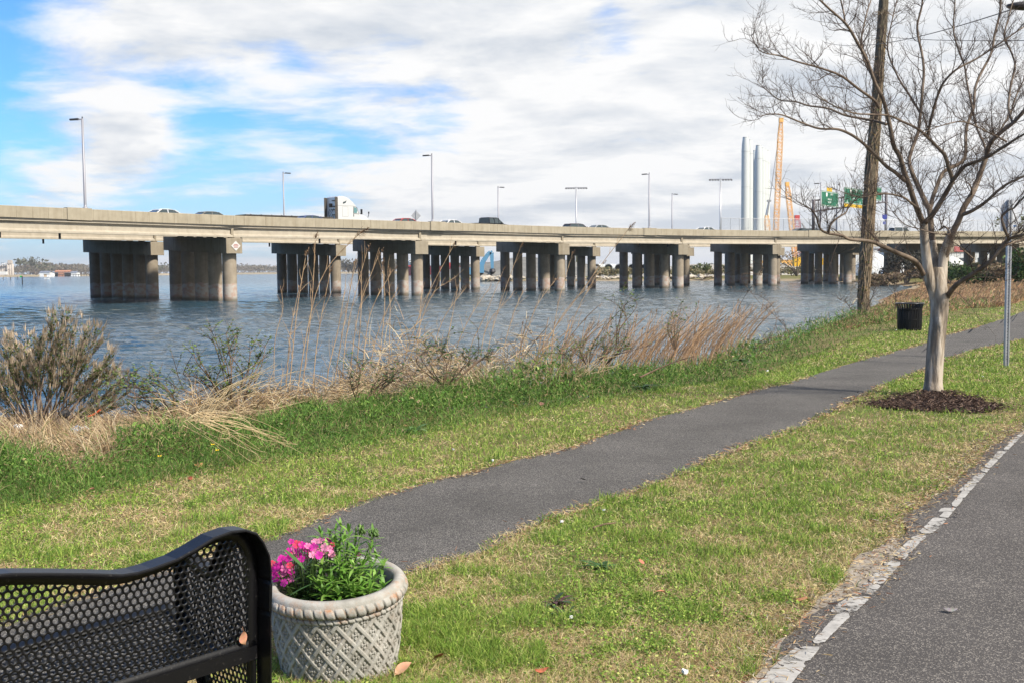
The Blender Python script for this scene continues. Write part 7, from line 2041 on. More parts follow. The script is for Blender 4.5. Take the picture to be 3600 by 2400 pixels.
# flattened dry reeds and straw on the bank
def straw():
    P, g = sample(430000, 6.0, 60.0, 25, -34, 30)
    o = outward(P); s = shore_sd(P); n1 = fbm(P, .55, 21); n2 = fbm(P, 2.2, 22)
    left = smooth01((1.6 - P[:, 0]) / 2.2)
    dens = smooth01((o - (2.4 - 1.1 * left)) / 1.2) * smooth01((s - .1) / .6) * smooth01((n1 - .26 - .12 * (1 - left)) / .2) * (.35 + .65 * left)
    dens *= np.where(P[:, 1] > 26, .35, 1)
    dens = np.where(inside(P, STRAW_POLY), .75, dens)
    keep = (o > .3) & (s > .05) & (g.random(len(P)) < dens)
    P = P[keep]; o = o[keep]; n2 = n2[keep]; n1 = n1[keep]; N = len(P); r_ = np.hypot(P[:, 0], P[:, 1])
    Y = [(.46, .34, .19), (.38, .26, .14), (.55, .43, .26), (.28, .19, .11), (.34, .23, .15), (.60, .50, .33)]
    col = pick(Y, g.integers(0, 6, N)) * g.uniform(.7, 1.2, (N, 1)) * (.7 + .5 * n2)[:, None]
    hh = (.12 + .85 * n1 * smooth01((o - .8) / 2)) * (.5 + n2)
    hh *= 1 - .55 * smooth01((-P[:, 0] - 3.0) / 1.3)
    hh *= 1 + .75 * smooth01((P[:, 0] + 2.7) / 1.2) * (1 - smooth01((P[:, 0] - 1.5) / 2))
    z = ground_z(P) + g.random(N) * hh
    swirl = 6.28 * fbm(P, .5, 31) + g.normal(0, 1.5, N)
    length = g.uniform(.12, .55, N); width = np.maximum(.0035, .0005 * r_) * g.uniform(.7, 1.5, N)
    me = blades('dry_reed_litter', np.column_stack([P, z]), swirl, g.normal(1.15, .45, N).clip(.1, 1.9), length, width, col, g, M_straw, .5)
    o_ = link('dry_reed_litter', me); o_['kind'] = 'stuff'; tag(o_, 'matted tan straw and fallen reeds heaped along the river bank', 'dry reeds')
straw()

# russet marsh grass on the right hand bank
def marsh():
    P, g = sample(380000, 30.0, 190.0, 35, 13, 40, 1.0)
    o = outward(P); s = shore_sd(P); n1 = fbm(P, .16, 41); n2 = fbm(P, .8, 42)
    keep = (s > -.4) & (P[:, 1] > 34) & (P[:, 1] < 176) & (o > np.where(P[:, 1] < 52, 1.6, -50)) & ~inside(P, PATH_T) & (s < 60)
    keep &= ((P[:, 0] > 12) | (s < 9)) & (g.random(len(P)) < .35 + .8 * n1)
    pth = line_dist(P, PATH_POLY[::24], True); keep &= pth > 1.6
    P = P[keep]; s = s[keep]; n1 = n1[keep]; n2 = n2[keep]; N = len(P); r_ = np.hypot(P[:, 0], P[:, 1])
    Y = [(.38, .22, .12), (.30, .17, .095), (.46, .29, .16), (.22, .135, .08), (.42, .30, .18), (.19, .17, .07)]
    col = pick(Y, g.integers(0, 6, N)) * g.uniform(.7, 1.25, (N, 1)) * (.65 + .7 * n1)[:, None]
    h = (.30 + .55 * smooth01((s - 2) / 14)) * (.55 + .8 * n2) * smooth01((s + .4) / 3 + .25)
    z = ground_z(P, s) - .02
    me = blades('marsh_grass', np.column_stack([P, z]), g.normal(.2, .7, N), np.abs(g.normal(.45, .35, N)), h, np.maximum(.012, .0007 * r_) * g.uniform(.6, 1.4, N), col, g, M_straw, .9)
    o_ = link('marsh_grass', me); o_['kind'] = 'stuff'; tag(o_, 'russet dry marsh grass covering the right hand bank below the bridge', 'marsh grass')
marsh()

# ------------------------------------------------------------------ tall dry stalks
M_reed = mat('reed_stem', (.28, .18, .105), .8, .2, col2=(.46, .33, .20), vscale=6)
M_plume = mat('reed_plume', (.3, .2, .12), .9, .1, attr=True, trans=.25)
rk = random.Random(88)
def plume(p, d, L, n, g_=1.0):
    V, F, Cc = [], [], []
    d = d.normalized()
    for k in range(n):
        t = rk.random(); b = p + d * (L * (t * .9 - .1)); a = rk.uniform(0, 6.28)
        s_ = d.orthogonal().normalized(); w_ = d.cross(s_); dir_ = d * rk.uniform(.3, 1.0) + (s_ * math.cos(a) + w_ * math.sin(a)) * rk.uniform(.3, .9) + Vector((.25, 0, -.05))
        g2 = rk.uniform(.7, 1.25) * g_
        blade(V, F, Cc, b, dir_, L * rk.uniform(.25, .55) * (1.15 - t), rk.uniform(.004, .008), rk.uniform(.2, .9), (.33 * g2, .22 * g2, .135 * g2), 3)
    return np_mesh('seed_head', np.array([tuple(v) for v in V]), np.array(F), M_plume, np.array(Cc))
STALKS = [((1015, 1400), (1042, 1110), (1075, 900), 1, 'forked dry stalk with small feathery head at the left end of the tall stalks'), ((1052, 1330), (1125, 990), (1258, 828), 2, 'tall leaning reed with the largest feathery head, overlapping the bridge girder'), ((965, 1215), (994, 1090), (985, 1005), 0, 'short bare bent stalk left of the tall stalks'),
          ((1060, 1400), (1095, 1080), (1108, 845), 1, None), ((1180, 1320), (1222, 1070), (1245, 930), 1, None), ((1205, 1310), (1228, 1120), (1290, 885), 1, None), ((1250, 1340), (1268, 1120), (1270, 960), 0, None), ((1272, 1340), (1300, 1110), (1375, 960), 1, None), ((1330, 1310), (1352, 1080), (1345, 930), 1, None), ((1367, 1275), (1371, 1066), (1362, 955), 1, None),
          ((1418, 1285), (1496, 1057), (1592, 868), 1, 'slanting reed rising from the middle of the bank past the third pier'), ((1440, 1275), (1512, 1050), (1580, 990), 1, None), ((1460, 1280), (1475, 1150), (1480, 1040), 0, None), ((1570, 1235), (1592, 1100), (1612, 1000), 0, None), ((1650, 1240), (1705, 1110), (1770, 950), 1, None), ((1715, 1240), (1755, 1080), (1830, 870), 1, None),
          ((1885, 1260), (2055, 1010), (2208, 808), 2, 'long leaning reed with a feathery head reaching above the bridge parapet'), ((1835, 1250), (1880, 1090), (1952, 985), 1, None), ((1905, 1250), (1990, 1090), (2080, 1000), 1, None), ((1690, 1250), (1720, 1130), (1800, 1040), 1, None), ((1150, 1330), (1190, 1150), (1215, 1000), 0, None), ((1100, 1370), (1118, 1180), (1160, 960), 1, None), ((1005, 1380), (1020, 1180), (1050, 1020), 1, None),
          ((1230, 1330), (1262, 1090), (1330, 900), 1, None), ((1300, 1300), (1335, 1150), (1400, 1010), 0, None), ((1520, 1260), (1560, 1120), (1640, 1010), 1, None), ((1600, 1250), (1650, 1120), (1730, 1000), 0, None), ((1765, 1260), (1800, 1120), (1840, 1020), 0, None), ((1940, 1240), (1960, 1080), (2010, 900), 1, None), ((1985, 1240), (2030, 1090), (2120, 930), 1, None)]
def stalks():
    for k, (b, m_, t, head, lab) in enumerate(STALKS):
        w = on_lawn(b[0], min(b[1] + 40, 1440)); d = w.y + 2.6 - .4 * rk.random()
        base = at(b[0] - 6, b[1] + 30, d); base.z = gz1(base.x, d) - .03
        P = lambda q, dd: at(q[0], q[1], d + dd) - base
        root = thing('reed_stalk', lab or 'thin dry reed stalk standing over the matted straw in front of the bridge piers', 'reed', base, 0, 'tall dry stalks on the bank')
        pts = smooth_path([Vector((0, 0, 0)), P(b, 0), P(m_, .15), P(t, .3)], 6)
        r0 = .0115 + .001 * (head == 2)
        T = Tubes(5); T.add(pts, np.linspace(r0, r0 * .40, len(pts)))
        n = len(pts)
        for j in range(int(n * .42), n - 1):            # side shoots fork upward near the top
            if rk.random() < .72:
                q = pts[j]; dv = (pts[j + 1] - pts[j]).normalized() + Vector((rk.gauss(.12, .40), rk.gauss(0, .3), rk.uniform(.1, .5)))
                L_ = rk.uniform(.14, .45); e = q + dv.normalized() * L_; T.add([q, q.lerp(e, .5) + Vector((rk.gauss(0, .02), 0, rk.uniform(0, .02))), e], [r0 * .40, r0 * .28, r0 * .18])
        link('stem', T.mesh('stem', M_reed), root)
        if head:
            dv = (pts[-1] - pts[-3]); L_ = .20 if head == 1 else .30
            link('seed_head', plume(pts[-1], dv + Vector((.06, 0, 0)), L_ * rk.uniform(.75, 1.1), 46 if head == 1 else 150), root)
stalks()
def reed_stand():
    # ten different stalks, then copies along the bank in the dense right hand stand
    protos = []
    for k in range(10):
        L_ = rk.uniform(1.1, 2.1); lean = rk.uniform(.15, .85); pts = [Vector((0, 0, -.05))]; q = pts[0].copy()
        for j in range(8):
            a = lean * (.35 + .9 * j / 8); q = q + Vector((math.sin(a), rk.gauss(0, .05), math.cos(a))) * (L_ / 8); pts.append(q.copy())
        T = Tubes(4); T.add(smooth_path(pts, 2), np.linspace(.0098, .0050, len(smooth_path(pts, 2))))
        for j in range(3, 8):
            for _ in range(rk.choice((0, 1, 2))):
                e = pts[j] + Vector((rk.uniform(.02, .22), rk.gauss(0, .08), rk.uniform(.08, .28))); T.add([pts[j], e], [.0046, .0026])
        o = thing('reed_stalk', 'thin russet reed leaning right in the dense stand between the green weeds and the water', 'reed', (0, 0, 0), 0, 'dense stand of dry reeds')
        link('stem', T.mesh('stem', M_russet), o)
        if k % 3 != 1: link('seed_head', plume(pts[-1], pts[-1] - pts[-2] + Vector((.03, 0, -.01)), .13, 16), o)
        protos.append(o)
    used = set()
    for k in range(285):
        t = rk.random() ** .75; px = 1760 + 830 * t ** .8 + rk.gauss(0, 20); py = np.interp(px, (1700, 1980, 2200, 2400, 2600, 2700), (1330, 1285, 1250, 1225, 1196, 1186)) + rk.uniform(-4, 30)
        w = on_lawn(px, py); d = w.y + rk.uniform(-.3, 1.6); x = at(px, py, d).x
        i = k % 10; lo = (x, d, gz1(x, d) + .05)
        s = rk.uniform(.75, 1.15)
        if i not in used: used.add(i); o = protos[i]; o.location = lo; o.rotation_euler = (0, 0, rk.gauss(0, .45))
        else: o = dup(protos[i], lo, rk.gauss(0, .45))
        o.scale = (s, s, s)
M_russet = mat('russet_stem', (.32, .19, .105), .8, .2, col2=(.50, .34, .21), vscale=6)
reed_stand()
# arching bramble canes and leafy saplings
def bramble(label, base_px, d, canes, seed, leafc):
    r = random.Random(seed); base = at(base_px[0], base_px[1], d); base.z = gz1(base.x, d)
    root = thing('bramble_shrub', label, 'shrub', base)
    T = Tubes(5); V, F, Cc = [], [], []
    canes = [[(a + r.gauss(0, 16) * i, b + r.gauss(0, 12) * i, c + r.gauss(0, .12) * i) for i, (a, b, c) in enumerate(p)] if k else p for p in canes for k in range(3)]
    for pts in canes:
        q = smooth_path([at(a, b, d + c) - base for a, b, c in pts], 6); T.add(q, np.linspace(.008, .003, len(q)))
        for j in range(2, len(q)):
            for _ in range(r.choice((0, 1, 1))):
                e = q[j] + Vector((r.gauss(0, .10), r.gauss(0, .1), r.uniform(.03, .2))); T.add([q[j], e], [.003, .0015])
                for _ in range(6):
                    p = q[j].lerp(e, r.uniform(.3, 1)); g = r.uniform(.7, 1.3); a = r.uniform(0, 6.28)
                    blade(V, F, Cc, p, Vector((math.cos(a), math.sin(a), r.uniform(-.2, .9))), r.uniform(.028, .055), r.uniform(.010, .019), .4, tuple(x * g for x in leafc), 3)
    link('canes', T.mesh('canes', M_cane), root)
    link('leaves', np_mesh('leaves', np.array([tuple(v) for v in V]), np.array(F), M_plant, np.array(Cc)), root)
M_cane = mat('cane', (.10, .065, .045), .85, .2, col2=(.22, .15, .10), vscale=8)
LG, DG = (.14, .21, .045), (.075, .14, .03)
bramble('arching bramble with small green leaves at the left edge of the gap to the beach', (640, 1500), 11.5, [((690, 1560, 0), (600, 1480, 0), (520, 1420, 0), (440, 1360, .2)), ((640, 1530, 0), (560, 1400, 0), (500, 1365, 0), (430, 1362, .2), (400, 1390, .3)), ((620, 1500, 0), (610, 1400, .1), (560, 1340, .2), (520, 1330, .3)), ((600, 1510, 0), (520, 1450, .1), (470, 1430, .1))], 1, LG)
bramble('upright leafy bramble left of the tall dry stalks', (800, 1440), 12.3, [((810, 1430, 0), (812, 1330, 0), (820, 1250, .1), (835, 1190, .2)), ((790, 1430, 0), (740, 1330, 0), (700, 1260, .1), (690, 1235, .2)), ((800, 1430, 0), (770, 1370, 0), (700, 1345, .1), (640, 1330, .2)), ((830, 1420, 0), (870, 1320, .1), (880, 1240, .2), (895, 1200, .3)), ((820, 1430, 0), (790, 1290, .1), (760, 1200, .2), (740, 1160, .2)), ((850, 1420, 0), (900, 1300, .2), (930, 1250, .3))], 2, LG)
bramble('low dark green bramble mound in front of the straw', (1550, 1340), 14.0, [((1560, 1360, 0), (1500, 1290, 0), (1480, 1250, .1), (1510, 1220, .2), (1540, 1215, .2)), ((1560, 1350, 0), (1570, 1280, 0), (1545, 1240, .1)), ((1580, 1350, 0), (1640, 1280, 0), (1660, 1250, .1)), ((1600, 1340, 0), (1680, 1270, .1), (1740, 1240, .2))], 3, DG)
bramble('leafy green sapling twisting up inside the dense reeds at their left end', (2190, 1250), 17.6, [((2160, 1260, 0), (2172, 1150, 0), (2190, 1090, 0), (2200, 1055, .1)), ((2170, 1250, 0), (2180, 1120, .1), (2185, 1080, .1))], 4, LG)
bramble('second leafy green sapling in the middle of the dense reeds', (2380, 1220), 20.0, [((2370, 1230, 0), (2385, 1130, 0), (2398, 1060, .1)), ((2375, 1230, 0), (2360, 1160, 0), (2372, 1120, .1))], 5, LG)
bramble('bushy green weeds at the foot of the dense reeds', (2060, 1270), 17.0, [((2060, 1280, 0), (2040, 1240, 0), (2052, 1215, .1)), ((2070, 1280, 0), (2090, 1230, 0), (2110, 1200, .1)), ((2100, 1280, 0), (2140, 1230, 0), (2150, 1200, .1)), ((2020, 1290, 0), (1990, 1250, 0), (1960, 1240, .1)), ((2130, 1280, 0), (2180, 1240, 0), (2220, 1220, .1))], 6, LG)
bramble('long bare cane arching over at the right end of the dense reeds', (2690, 1230), 24.0, [((2650, 1225, 0), (2690, 1205, 0), (2720, 1165, 0), (2728, 1110, .1), (2700, 1060, .2), (2640, 1030, .2), (2560, 1024, .3))], 7, (.16, .10, .06))
bramble('green climber in straw below the third pier', (1290, 1400), 13.0, [((1290, 1400, 0), (1330, 1330, 0), (1400, 1300, .1)), ((1330, 1380, 0), (1380, 1340, 0), (1420, 1350, .1)), ((1250, 1400, 0), (1230, 1330, 0), (1240, 1290, .1))], 8, DG)

# big twiggy bush at the left edge
def big_bush():
    d = 13.6; base = at(150, 1520, d); base.z = gz1(base.x, d)
    root = thing('groundsel_bush', 'large twiggy bush with small green leaves and tan fluffy tips at the left edge', 'bush', base)
    r = random.Random(31); A, B_ = Tubes(5), Tubes(3); V, F, Cc = [], [], []; FV, FF, FC = [], [], []
    tops = [(20, 1250), (-40, 1300), (60, 1225), (100, 1235), (140, 1200), (165, 1165), (185, 1150), (205, 1145), (225, 1155), (240, 1190), (265, 1230), (300, 1195), (325, 1190), (335, 1230), (360, 1270), (380, 1310), (410, 1330), (430, 1330), (395, 1370), (420, 1400), (10, 1330), (-20, 1380), (50, 1290), (110, 1280), (195, 1215), (250, 1270), (290, 1270), (320, 1320), (345, 1350), (75, 1330), (160, 1260), (215, 1270), (380, 1420), (-60, 1250), (-100, 1300), (-130, 1360), (30, 1215), (270, 1300)]
    for px, py in tops:
        for rep in range(1 + (px % 20 == 0)):
            tip = at(px + r.gauss(0, 8), py + r.gauss(0, 10) + rep * 30, d + r.uniform(-.55, .55)) - base
            b0 = Vector((r.gauss(0, .10), r.gauss(0, .10), -.05)); mid = b0.lerp(tip, .5) + Vector((0, 0, .07)) ; mid.x = b0.x + (tip.x - b0.x) * .42
            q = smooth_path([b0, mid, tip], 7); A.add(q, np.linspace(.013, .0045, len(q)))
            for j in range(8, len(q)):
                for _ in range(3):
                    dv = (q[j] - q[j - 1]).normalized() + Vector((r.gauss(0, .38), r.gauss(0, .38), r.uniform(0, .4))); L_ = r.uniform(.10, .26); e = q[j] + dv.normalized() * L_
                    B_.add([q[j], q[j].lerp(e, .55) + Vector((r.gauss(0, .01), 0, .01)), e], [.0032, .0024, .0014])
                    for _ in range(8):
                        p = q[j].lerp(e, r.uniform(.2, 1.0)); g = r.uniform(.6, 1.3); a = r.uniform(0, 6.28)
                        c = (.13, .19, .05) if r.random() < .65 else (.21, .25, .09)
                        blade(V, F, Cc, p, Vector((math.cos(a), math.sin(a), r.uniform(.2, 1.6))), r.uniform(.028, .052), r.uniform(.007, .013), .3, tuple(x * g for x in c), 2)
                    if j > len(q) - 8 and r.random() < .8:
                        for _ in range(8):
                            g = r.uniform(.8, 1.2); a = r.uniform(0, 6.28)
                            blade(FV, FF, FC, e + Vector((r.gauss(0, .012), r.gauss(0, .012), 0)), dv.normalized() + Vector((math.cos(a) * .3, math.sin(a) * .3, .5)), r.uniform(.06, .14), r.uniform(.003, .006), .1, (.50 * g, .40 * g, .29 * g), 2)
    link('stems', A.mesh('stems', M_cane2), root); link('twigs', B_.mesh('twigs', M_cane2), root)
    link('leaves', np_mesh('leaves', np.array([tuple(v) for v in V]), np.array(F), M_plant, np.array(Cc)), root)
    link('fluffy_tips', np_mesh('fluffy_tips', np.array([tuple(v) for v in FV]), np.array(FF), M_plume, np.array(FC)), root)
M_cane2 = mat('bush_stem', (.18, .13, .10), .85, .2, col2=(.34, .26, .20), vscale=10)
big_bush()

# drift of fallen reeds, bent over into a sheaf
def sheaf(label, pts_px, d, n, spread, seed):
    r = random.Random(seed); base = at(*pts_px[0], d); root_z = gz1(base.x, d); base.z = root_z
    V = []; T = Tubes(4)
    for k in range(n):
        o = Vector((r.gauss(0, spread), r.gauss(0, spread), r.gauss(.05, spread * .6)))
        q = smooth_path([at(x + r.gauss(0, 20), y + r.gauss(0, 16), d + dd) - base + o * (0.5 + .5 * i) for i, (x, y, dd) in enumerate([(p[0], p[1], .1 * i) for i, p in enumerate(pts_px)])], 4)
        T.add(q, np.linspace(.0036, .0015, len(q)))
    o_ = link('reed_sheaf', T.mesh('reed_sheaf', M_sheaf)); o_.location = base; tag(o_, label, 'reeds')
M_sheaf = mat('pale_reed', (.40, .29, .16), .8, .2, col2=(.58, .46, .28), vscale=8)
sheaf('pale sheaf of flattened reeds sweeping down into the green weeds', [(690, 1480), (800, 1520), (880, 1560), (945, 1610)], 9.2, 20, .08, 1)
sheaf('pale bundle of bent reeds rising from the straw beside the upright bramble', [(690, 1500), (780, 1420), (860, 1380), (960, 1350)], 10.6, 20, .10, 2)
sheaf('light sticks of reed poking out of green weeds below the dense stand', [(2070, 1320), (2130, 1275), (2190, 1250)], 15.5, 10, .05, 5)
# dark fallen branch in weeds
def branch():
    d = 15.6; a = at(2250, 1325, d); q = [at(x, y, d + dd) - a for x, y, dd in ((2250, 1325, 0), (2320, 1292, .3), (2380, 1268, .5), (2440, 1252, .7))]
    T = Tubes(6); T.add(smooth_path(q, 4), np.linspace(.014, .006, 13)); o = link('fallen_branch', T.mesh('fallen_branch', M_cane)); o.location = a; tag(o, 'dark fallen branch lying in the green weeds below the dense reeds', 'branch')
branch()

# shrubs and brush on the right under the bridge
for k, (px, d, w, h, pal, lab) in enumerate(((3342, 118, 4.6, 3.1, GREEN, 'bright evergreen shrub under the bridge right of the near tree trunk'), (3410, 112, 4.5, 2.4, GREEN, 'second evergreen shrub, lower, right of the bright one'), (3470, 120, 5.5, 2.2, [(.03, .04, .02), (.045, .05, .025)], 'dark shrub below the bridge deck left of the sign post'),
                                              (3588, 92, 3.4, 3.4, GREEN, 'green shrub at the right edge of the picture'), (3186, 165, 6.5, 5.4, [(.05, .05, .04), (.075, .07, .055), (.035, .035, .028)], 'dark brush heap between columns of the pier on the bank'), (3110, 158, 5, 2.6, BROWN, 'brown scrub on the bank right of the vine covered trunk'),
                                              (3250, 160, 5, 2.8, BROWN, 'brown scrub behind the near tree trunk'), (3060, 162, 5, 2.8, [(.06, .05, .035), (.09, .07, .05)], 'dark scrub low on the bank behind the vine covered trunk'), (3300, 150, 5, 2.6, BROWN, 'brown scrub between near tree trunk and the evergreen shrub'), (3540, 110, 5, 2.4, BROWN, 'brown scrub below the deck at the sign post'))):
    x = at(px, 950, d).x
    bush('shrub', lab, 'shrub', Vector((x, d, gz1(x, d) - .1)), w, h, pal, 1300, .16 if d < 125 else .22, 700 + k, None, False, 9)
x = at(3640, 950, 240).x
bush('tree', 'yellow green tree rising behind the bridge at the right edge', 'tree', Vector((x, 240, gz1(x, 240))), 14, 14.5, [(.16, .16, .05), (.10, .12, .04), (.20, .17, .08)], 2200, .4, 750)
# green shaggy tufts in lawn: broad rosettes
def rosette(px, py, lab, s, pal, seed):
    w = on_lawn(px, py); r = random.Random(seed); V, F, Cc = [], [], []
    for k in range(26):
        a = r.uniform(0, 6.28); g = r.uniform(.7, 1.3); blade(V, F, Cc, Vector((r.gauss(0, .01), r.gauss(0, .01), .005)), Vector((math.cos(a), math.sin(a), r.uniform(.25, 1.1))), s * r.uniform(.6, 1.1), s * .11, .9, tuple(x * g for x in r.choice(pal)), 4)
    o = link('weed_rosette', np_mesh('weed_rosette', np.array([tuple(v) for v in V]), np.array(F), M_plant, np.array(Cc))); o.location = (w.x, w.y, w.z + .005); tag(o, lab, 'weed')
GP = [(.045, .115, .03), (.06, .14, .035)]
rosette(2105, 2000, 'broad leaved green weed in the lawn right of the path', .115, GP, 1)
rosette(1950, 2130, 'dark weed rosette with reddish leaves in the lawn right of the planter', .115, [(.035, .075, .03), (.05, .09, .03), (.11, .045, .05)], 2)
rosette(1990, 2165, 'small dark weed touching the reddish weed rosette', .08, [(.03, .065, .03), (.05, .085, .03)], 3)
rosette(1455, 1520, 'long leaved grass tuft at the edge of the bank weeds', .26, [(.10, .20, .05), (.13, .24, .07)], 4)
rosette(2600, 1270, 'dark grass tuft at the lawn edge below the dense reeds', .30, GP, 5)
rosette(2260, 1365, 'dark grass tuft on the lawn edge left of the fallen branch', .26, GP, 6)
rosette(1180, 1530, 'pale green leafy tuft among the bank weeds', .25, [(.09, .18, .05), (.12, .21, .06)], 7)
# ------------------------------------------------------------------ litter: fallen leaves, scraps
M_deadleaf = mat('dead_leaf', (.4, .2, .1), .7, .2, attr=True)
def leaf_mesh(c, seed, s=1.0):
    r = random.Random(seed); n = 9; V, F, Cc = [], [], []
    for i in range(n + 1):
        t = i / n; w = .5 * math.sin(math.pi * t ** .85) ** .9 * .62; z = .10 * math.sin(3 * t + seed) + .05
        for q in (-1, 0, 1): V.append(((t - .5) * s, q * w * s, (z + abs(q) * .14 * math.cos(seed + 2 * t)) * s)); Cc.append(tuple(x * (1 - .18 * (q == 0)) * r.uniform(.85, 1.1) for x in c))
        if i:
            for q in (0, 1): F.append((3 * i - 3 + q, 3 * i - 2 + q, 3 * i + 1 + q, 3 * i + q))
    V += [(.5 * s, -.012 * s, .07 * s), (.5 * s, .012 * s, .07 * s), (.78 * s, .012 * s, .06 * s), (.78 * s, -.012 * s, .06 * s)]; Cc += [tuple(x * .6 for x in c)] * 4; F.append((len(V) - 4, len(V) - 3, len(V) - 2, len(V) - 1))
    return np_mesh('fallen_leaf', np.array(V), np.array(F), M_deadleaf, np.array(Cc))
LEAVES = [(700, 1652, .17, (.50, .26, .11), 'large curled orange brown leaf at the edge of the left bank weeds'), (670, 1692, .09, (.30, .09, .05), 'small dark red leaf below the large orange brown leaf'), (135, 1775, .10, (.26, .13, .08), 'dark brown leaf in the grass at the left edge'), (318, 1738, .09, (.52, .24, .16), 'pinkish brown leaf in the lawn left of centre'), (1425, 1508, .11, (.42, .22, .12), 'brown leaf at the edge of the weeds, centre'), (1385, 1502, .09, (.45, .22, .10), 'orange leaf beside the brown one at the weed edge, centre'), (1815, 1434, .12, (.52, .20, .08), 'orange leaf in front of the green weeds below the straw'), (1905, 1432, .16, (.24, .13, .09), 'long dark brown leaf at the weed edge right of the orange leaf'),
          (2815, 2130, .11, (.58, .25, .12), 'bright orange brown leaf standing in the lawn near the sandy shoulder'), (2100, 2092, .06, (.45, .16, .10), 'small reddish leaf in the lawn right of the dark rosette'), (2255, 1995, .06, (.55, .20, .14), 'pinkish leaf right of the broad leaved weed'), (2320, 2105, .07, (.55, .25, .14), 'orange leaf in the lawn middle'), (1540, 2330, .10, (.50, .24, .14), 'pale orange leaf on the grass right of the planter foot'), (1905, 2378, .08, (.45, .13, .07), 'red brown leaf at the bottom edge of the lawn'), (2050, 1700, .07, (.09, .07, .06), 'small dark leaf lying on the path far off'), (2418, 1470, .06, (.035, .03, .028), 'tiny black leaf on the asphalt path'),
          (3640 - 300, 2160, .09, (.25, .23, .22), 'flat grey leaf lying on the road'), (3365, 1823, .07, (.06, .05, .045), 'dark twig like leaf on the road near the white line'), (1420, 2385, .12, (.60, .33, .20), 'pale curled leaf at the foot of the planter')]
for k, (px, py, s, c, lab) in enumerate(LEAVES):
    w = on_lawn(px, py); o = link('fallen_leaf', leaf_mesh(c, k * 1.7)); s *= .72; o.scale = (s, s, s); o.location = (w.x, w.y, w.z + .034); o.rotation_euler = (rk.uniform(-.3, .3), rk.uniform(-.3, .3), rk.uniform(0, 6.28)); tag(o, lab, 'leaf', 'fallen leaves')
v_ = ray(858, 2240); t_ = (BENCH_E - Vector((0, 0, CAMH)) - B_F * .02).dot(B_F) / v_.dot(B_F); w = Vector((0, 0, CAMH)) + v_ * t_
o = link('fallen_leaf', leaf_mesh((.55, .28, .18), 3.3)); o.scale = (.062, .062, .062); o.location = w; o.matrix_world = Matrix.Translation(w) @ Matrix((B_A, Vector((0, 0, 1)), -B_F)).transposed().to_4x4() @ Matrix.Rotation(rad(80), 4, 'Z') @ Matrix.Scale(.045, 4); tag(o, 'small orange brown leaf caught on the rear rail of the bench', 'leaf', 'fallen leaves')
M_scrap = mat('white_scrap', (.72, .72, .72), .7, .3)
def scrap(px, py, s, lab, m=None, cat='litter', zofs=.03):
    s *= .45; w = on_lawn(px, py); mb = MB(); r = random.Random(int(px)); n = 7
    c = [Vector((s * (.5 + .5 * r.random()) * math.cos(2 * math.pi * k / n), s * (.35 + .4 * r.random()) * math.sin(2 * math.pi * k / n), s * .5 * r.random())) for k in range(n)]
    mb.prism(c, (0, 0, .012)); o = mb.build('paper_scrap', m or M_scrap, None, loc=(w.x, w.y, w.z + zofs), rz=r.uniform(0, 6)); tag(o, lab, cat, 'scraps of white litter')
for px, py, s, lab in ((1975, 1852, .035, 'white scrap at the path edge in the lawn'), (2008, 2195, .022, 'tiny white scrap in the lawn below the dark rosette'), (1593, 1593, .045, 'white scrap in the lawn left of the path, centre'), (1733, 1632, .04, 'white scrap beside the path edge, centre'), (2698, 1310, .07, 'white scrap in the lawn before the dense reeds'), (3455, 1331, .06, 'white scrap in the lawn left of the sign post'), (3152, 1420, .05, 'white scrap on the mulch bed'), (3148, 1165, .09, 'white scrap at the foot of the litter bin'), (2122, 1812, .04, 'pale scrap in the lawn right of the path'), (2405, 2392, .05, 'white paper at the bottom edge of the lawn')):
    scrap(px, py, s, lab)
def shore_litter():
    M_orange = mat('orange_plastic', (.60, .10, .03), .5, .4); M_bluep = mat('pale_blue_plastic', (.30, .42, .58), .5, .4); M_blackp = mat('black_plastic', (.015, .015, .017), .5, .4)
    for px, py, d, s, m, lab, ln in ((62, 1500, 12.6, .055, M_scrap, 'crumpled white plastic at the foot of the left bush', 0), (73, 1536, 12.4, .06, M_scrap, 'upright white scrap under the crumpled plastic', 1), (228, 1455, 13.2, .07, M_blackp, 'black bag caught in the left bush', 0), (330, 1455, 12.9, .12, M_orange, 'orange strap lying right of the left bush', 2), (270, 1512, 12.2, .08, M_bluep, 'pale blue scrap right of the left bush', 0), (298, 1508, 12.2, .06, M_scrap, 'white cup right of the pale blue scrap', 0), (162, 1545, 12.0, .10, M_scrap, 'long white stick below the left bush', 2), (425, 1515, 11.8, .06, M_scrap, 'white crumpled scrap on the straw near the beach', 0)):
        c = at(px, py, d); mb = MB(); r = random.Random(int(px))
        if ln == 2:
            q = [at(px - 20, py + 8, d) - c, Vector((0, 0, .0)), at(px + 22, py - 16, d) - c]; mb.tube(smooth_path(q, 4), [.012] * 9, 6)
        else:
            import bmesh
            bm = bmesh.new(); bmesh.ops.create_icosphere(bm, subdivisions=2, radius=s)
            for v in bm.verts: v.co *= 1 + .5 * mnoise.noise(v.co * 14 + Vector((px, 0, 0))); v.co.z *= 1.3 if ln else .8; v.co.x *= .5 if ln else 1
            mb.add([v.co.copy() for v in bm.verts], [[v.index for v in f.verts] for f in bm.faces]); bm.free()
        o = mb.build('shore_litter', m, None, loc=c); tag(o, lab, 'litter')
shore_litter()
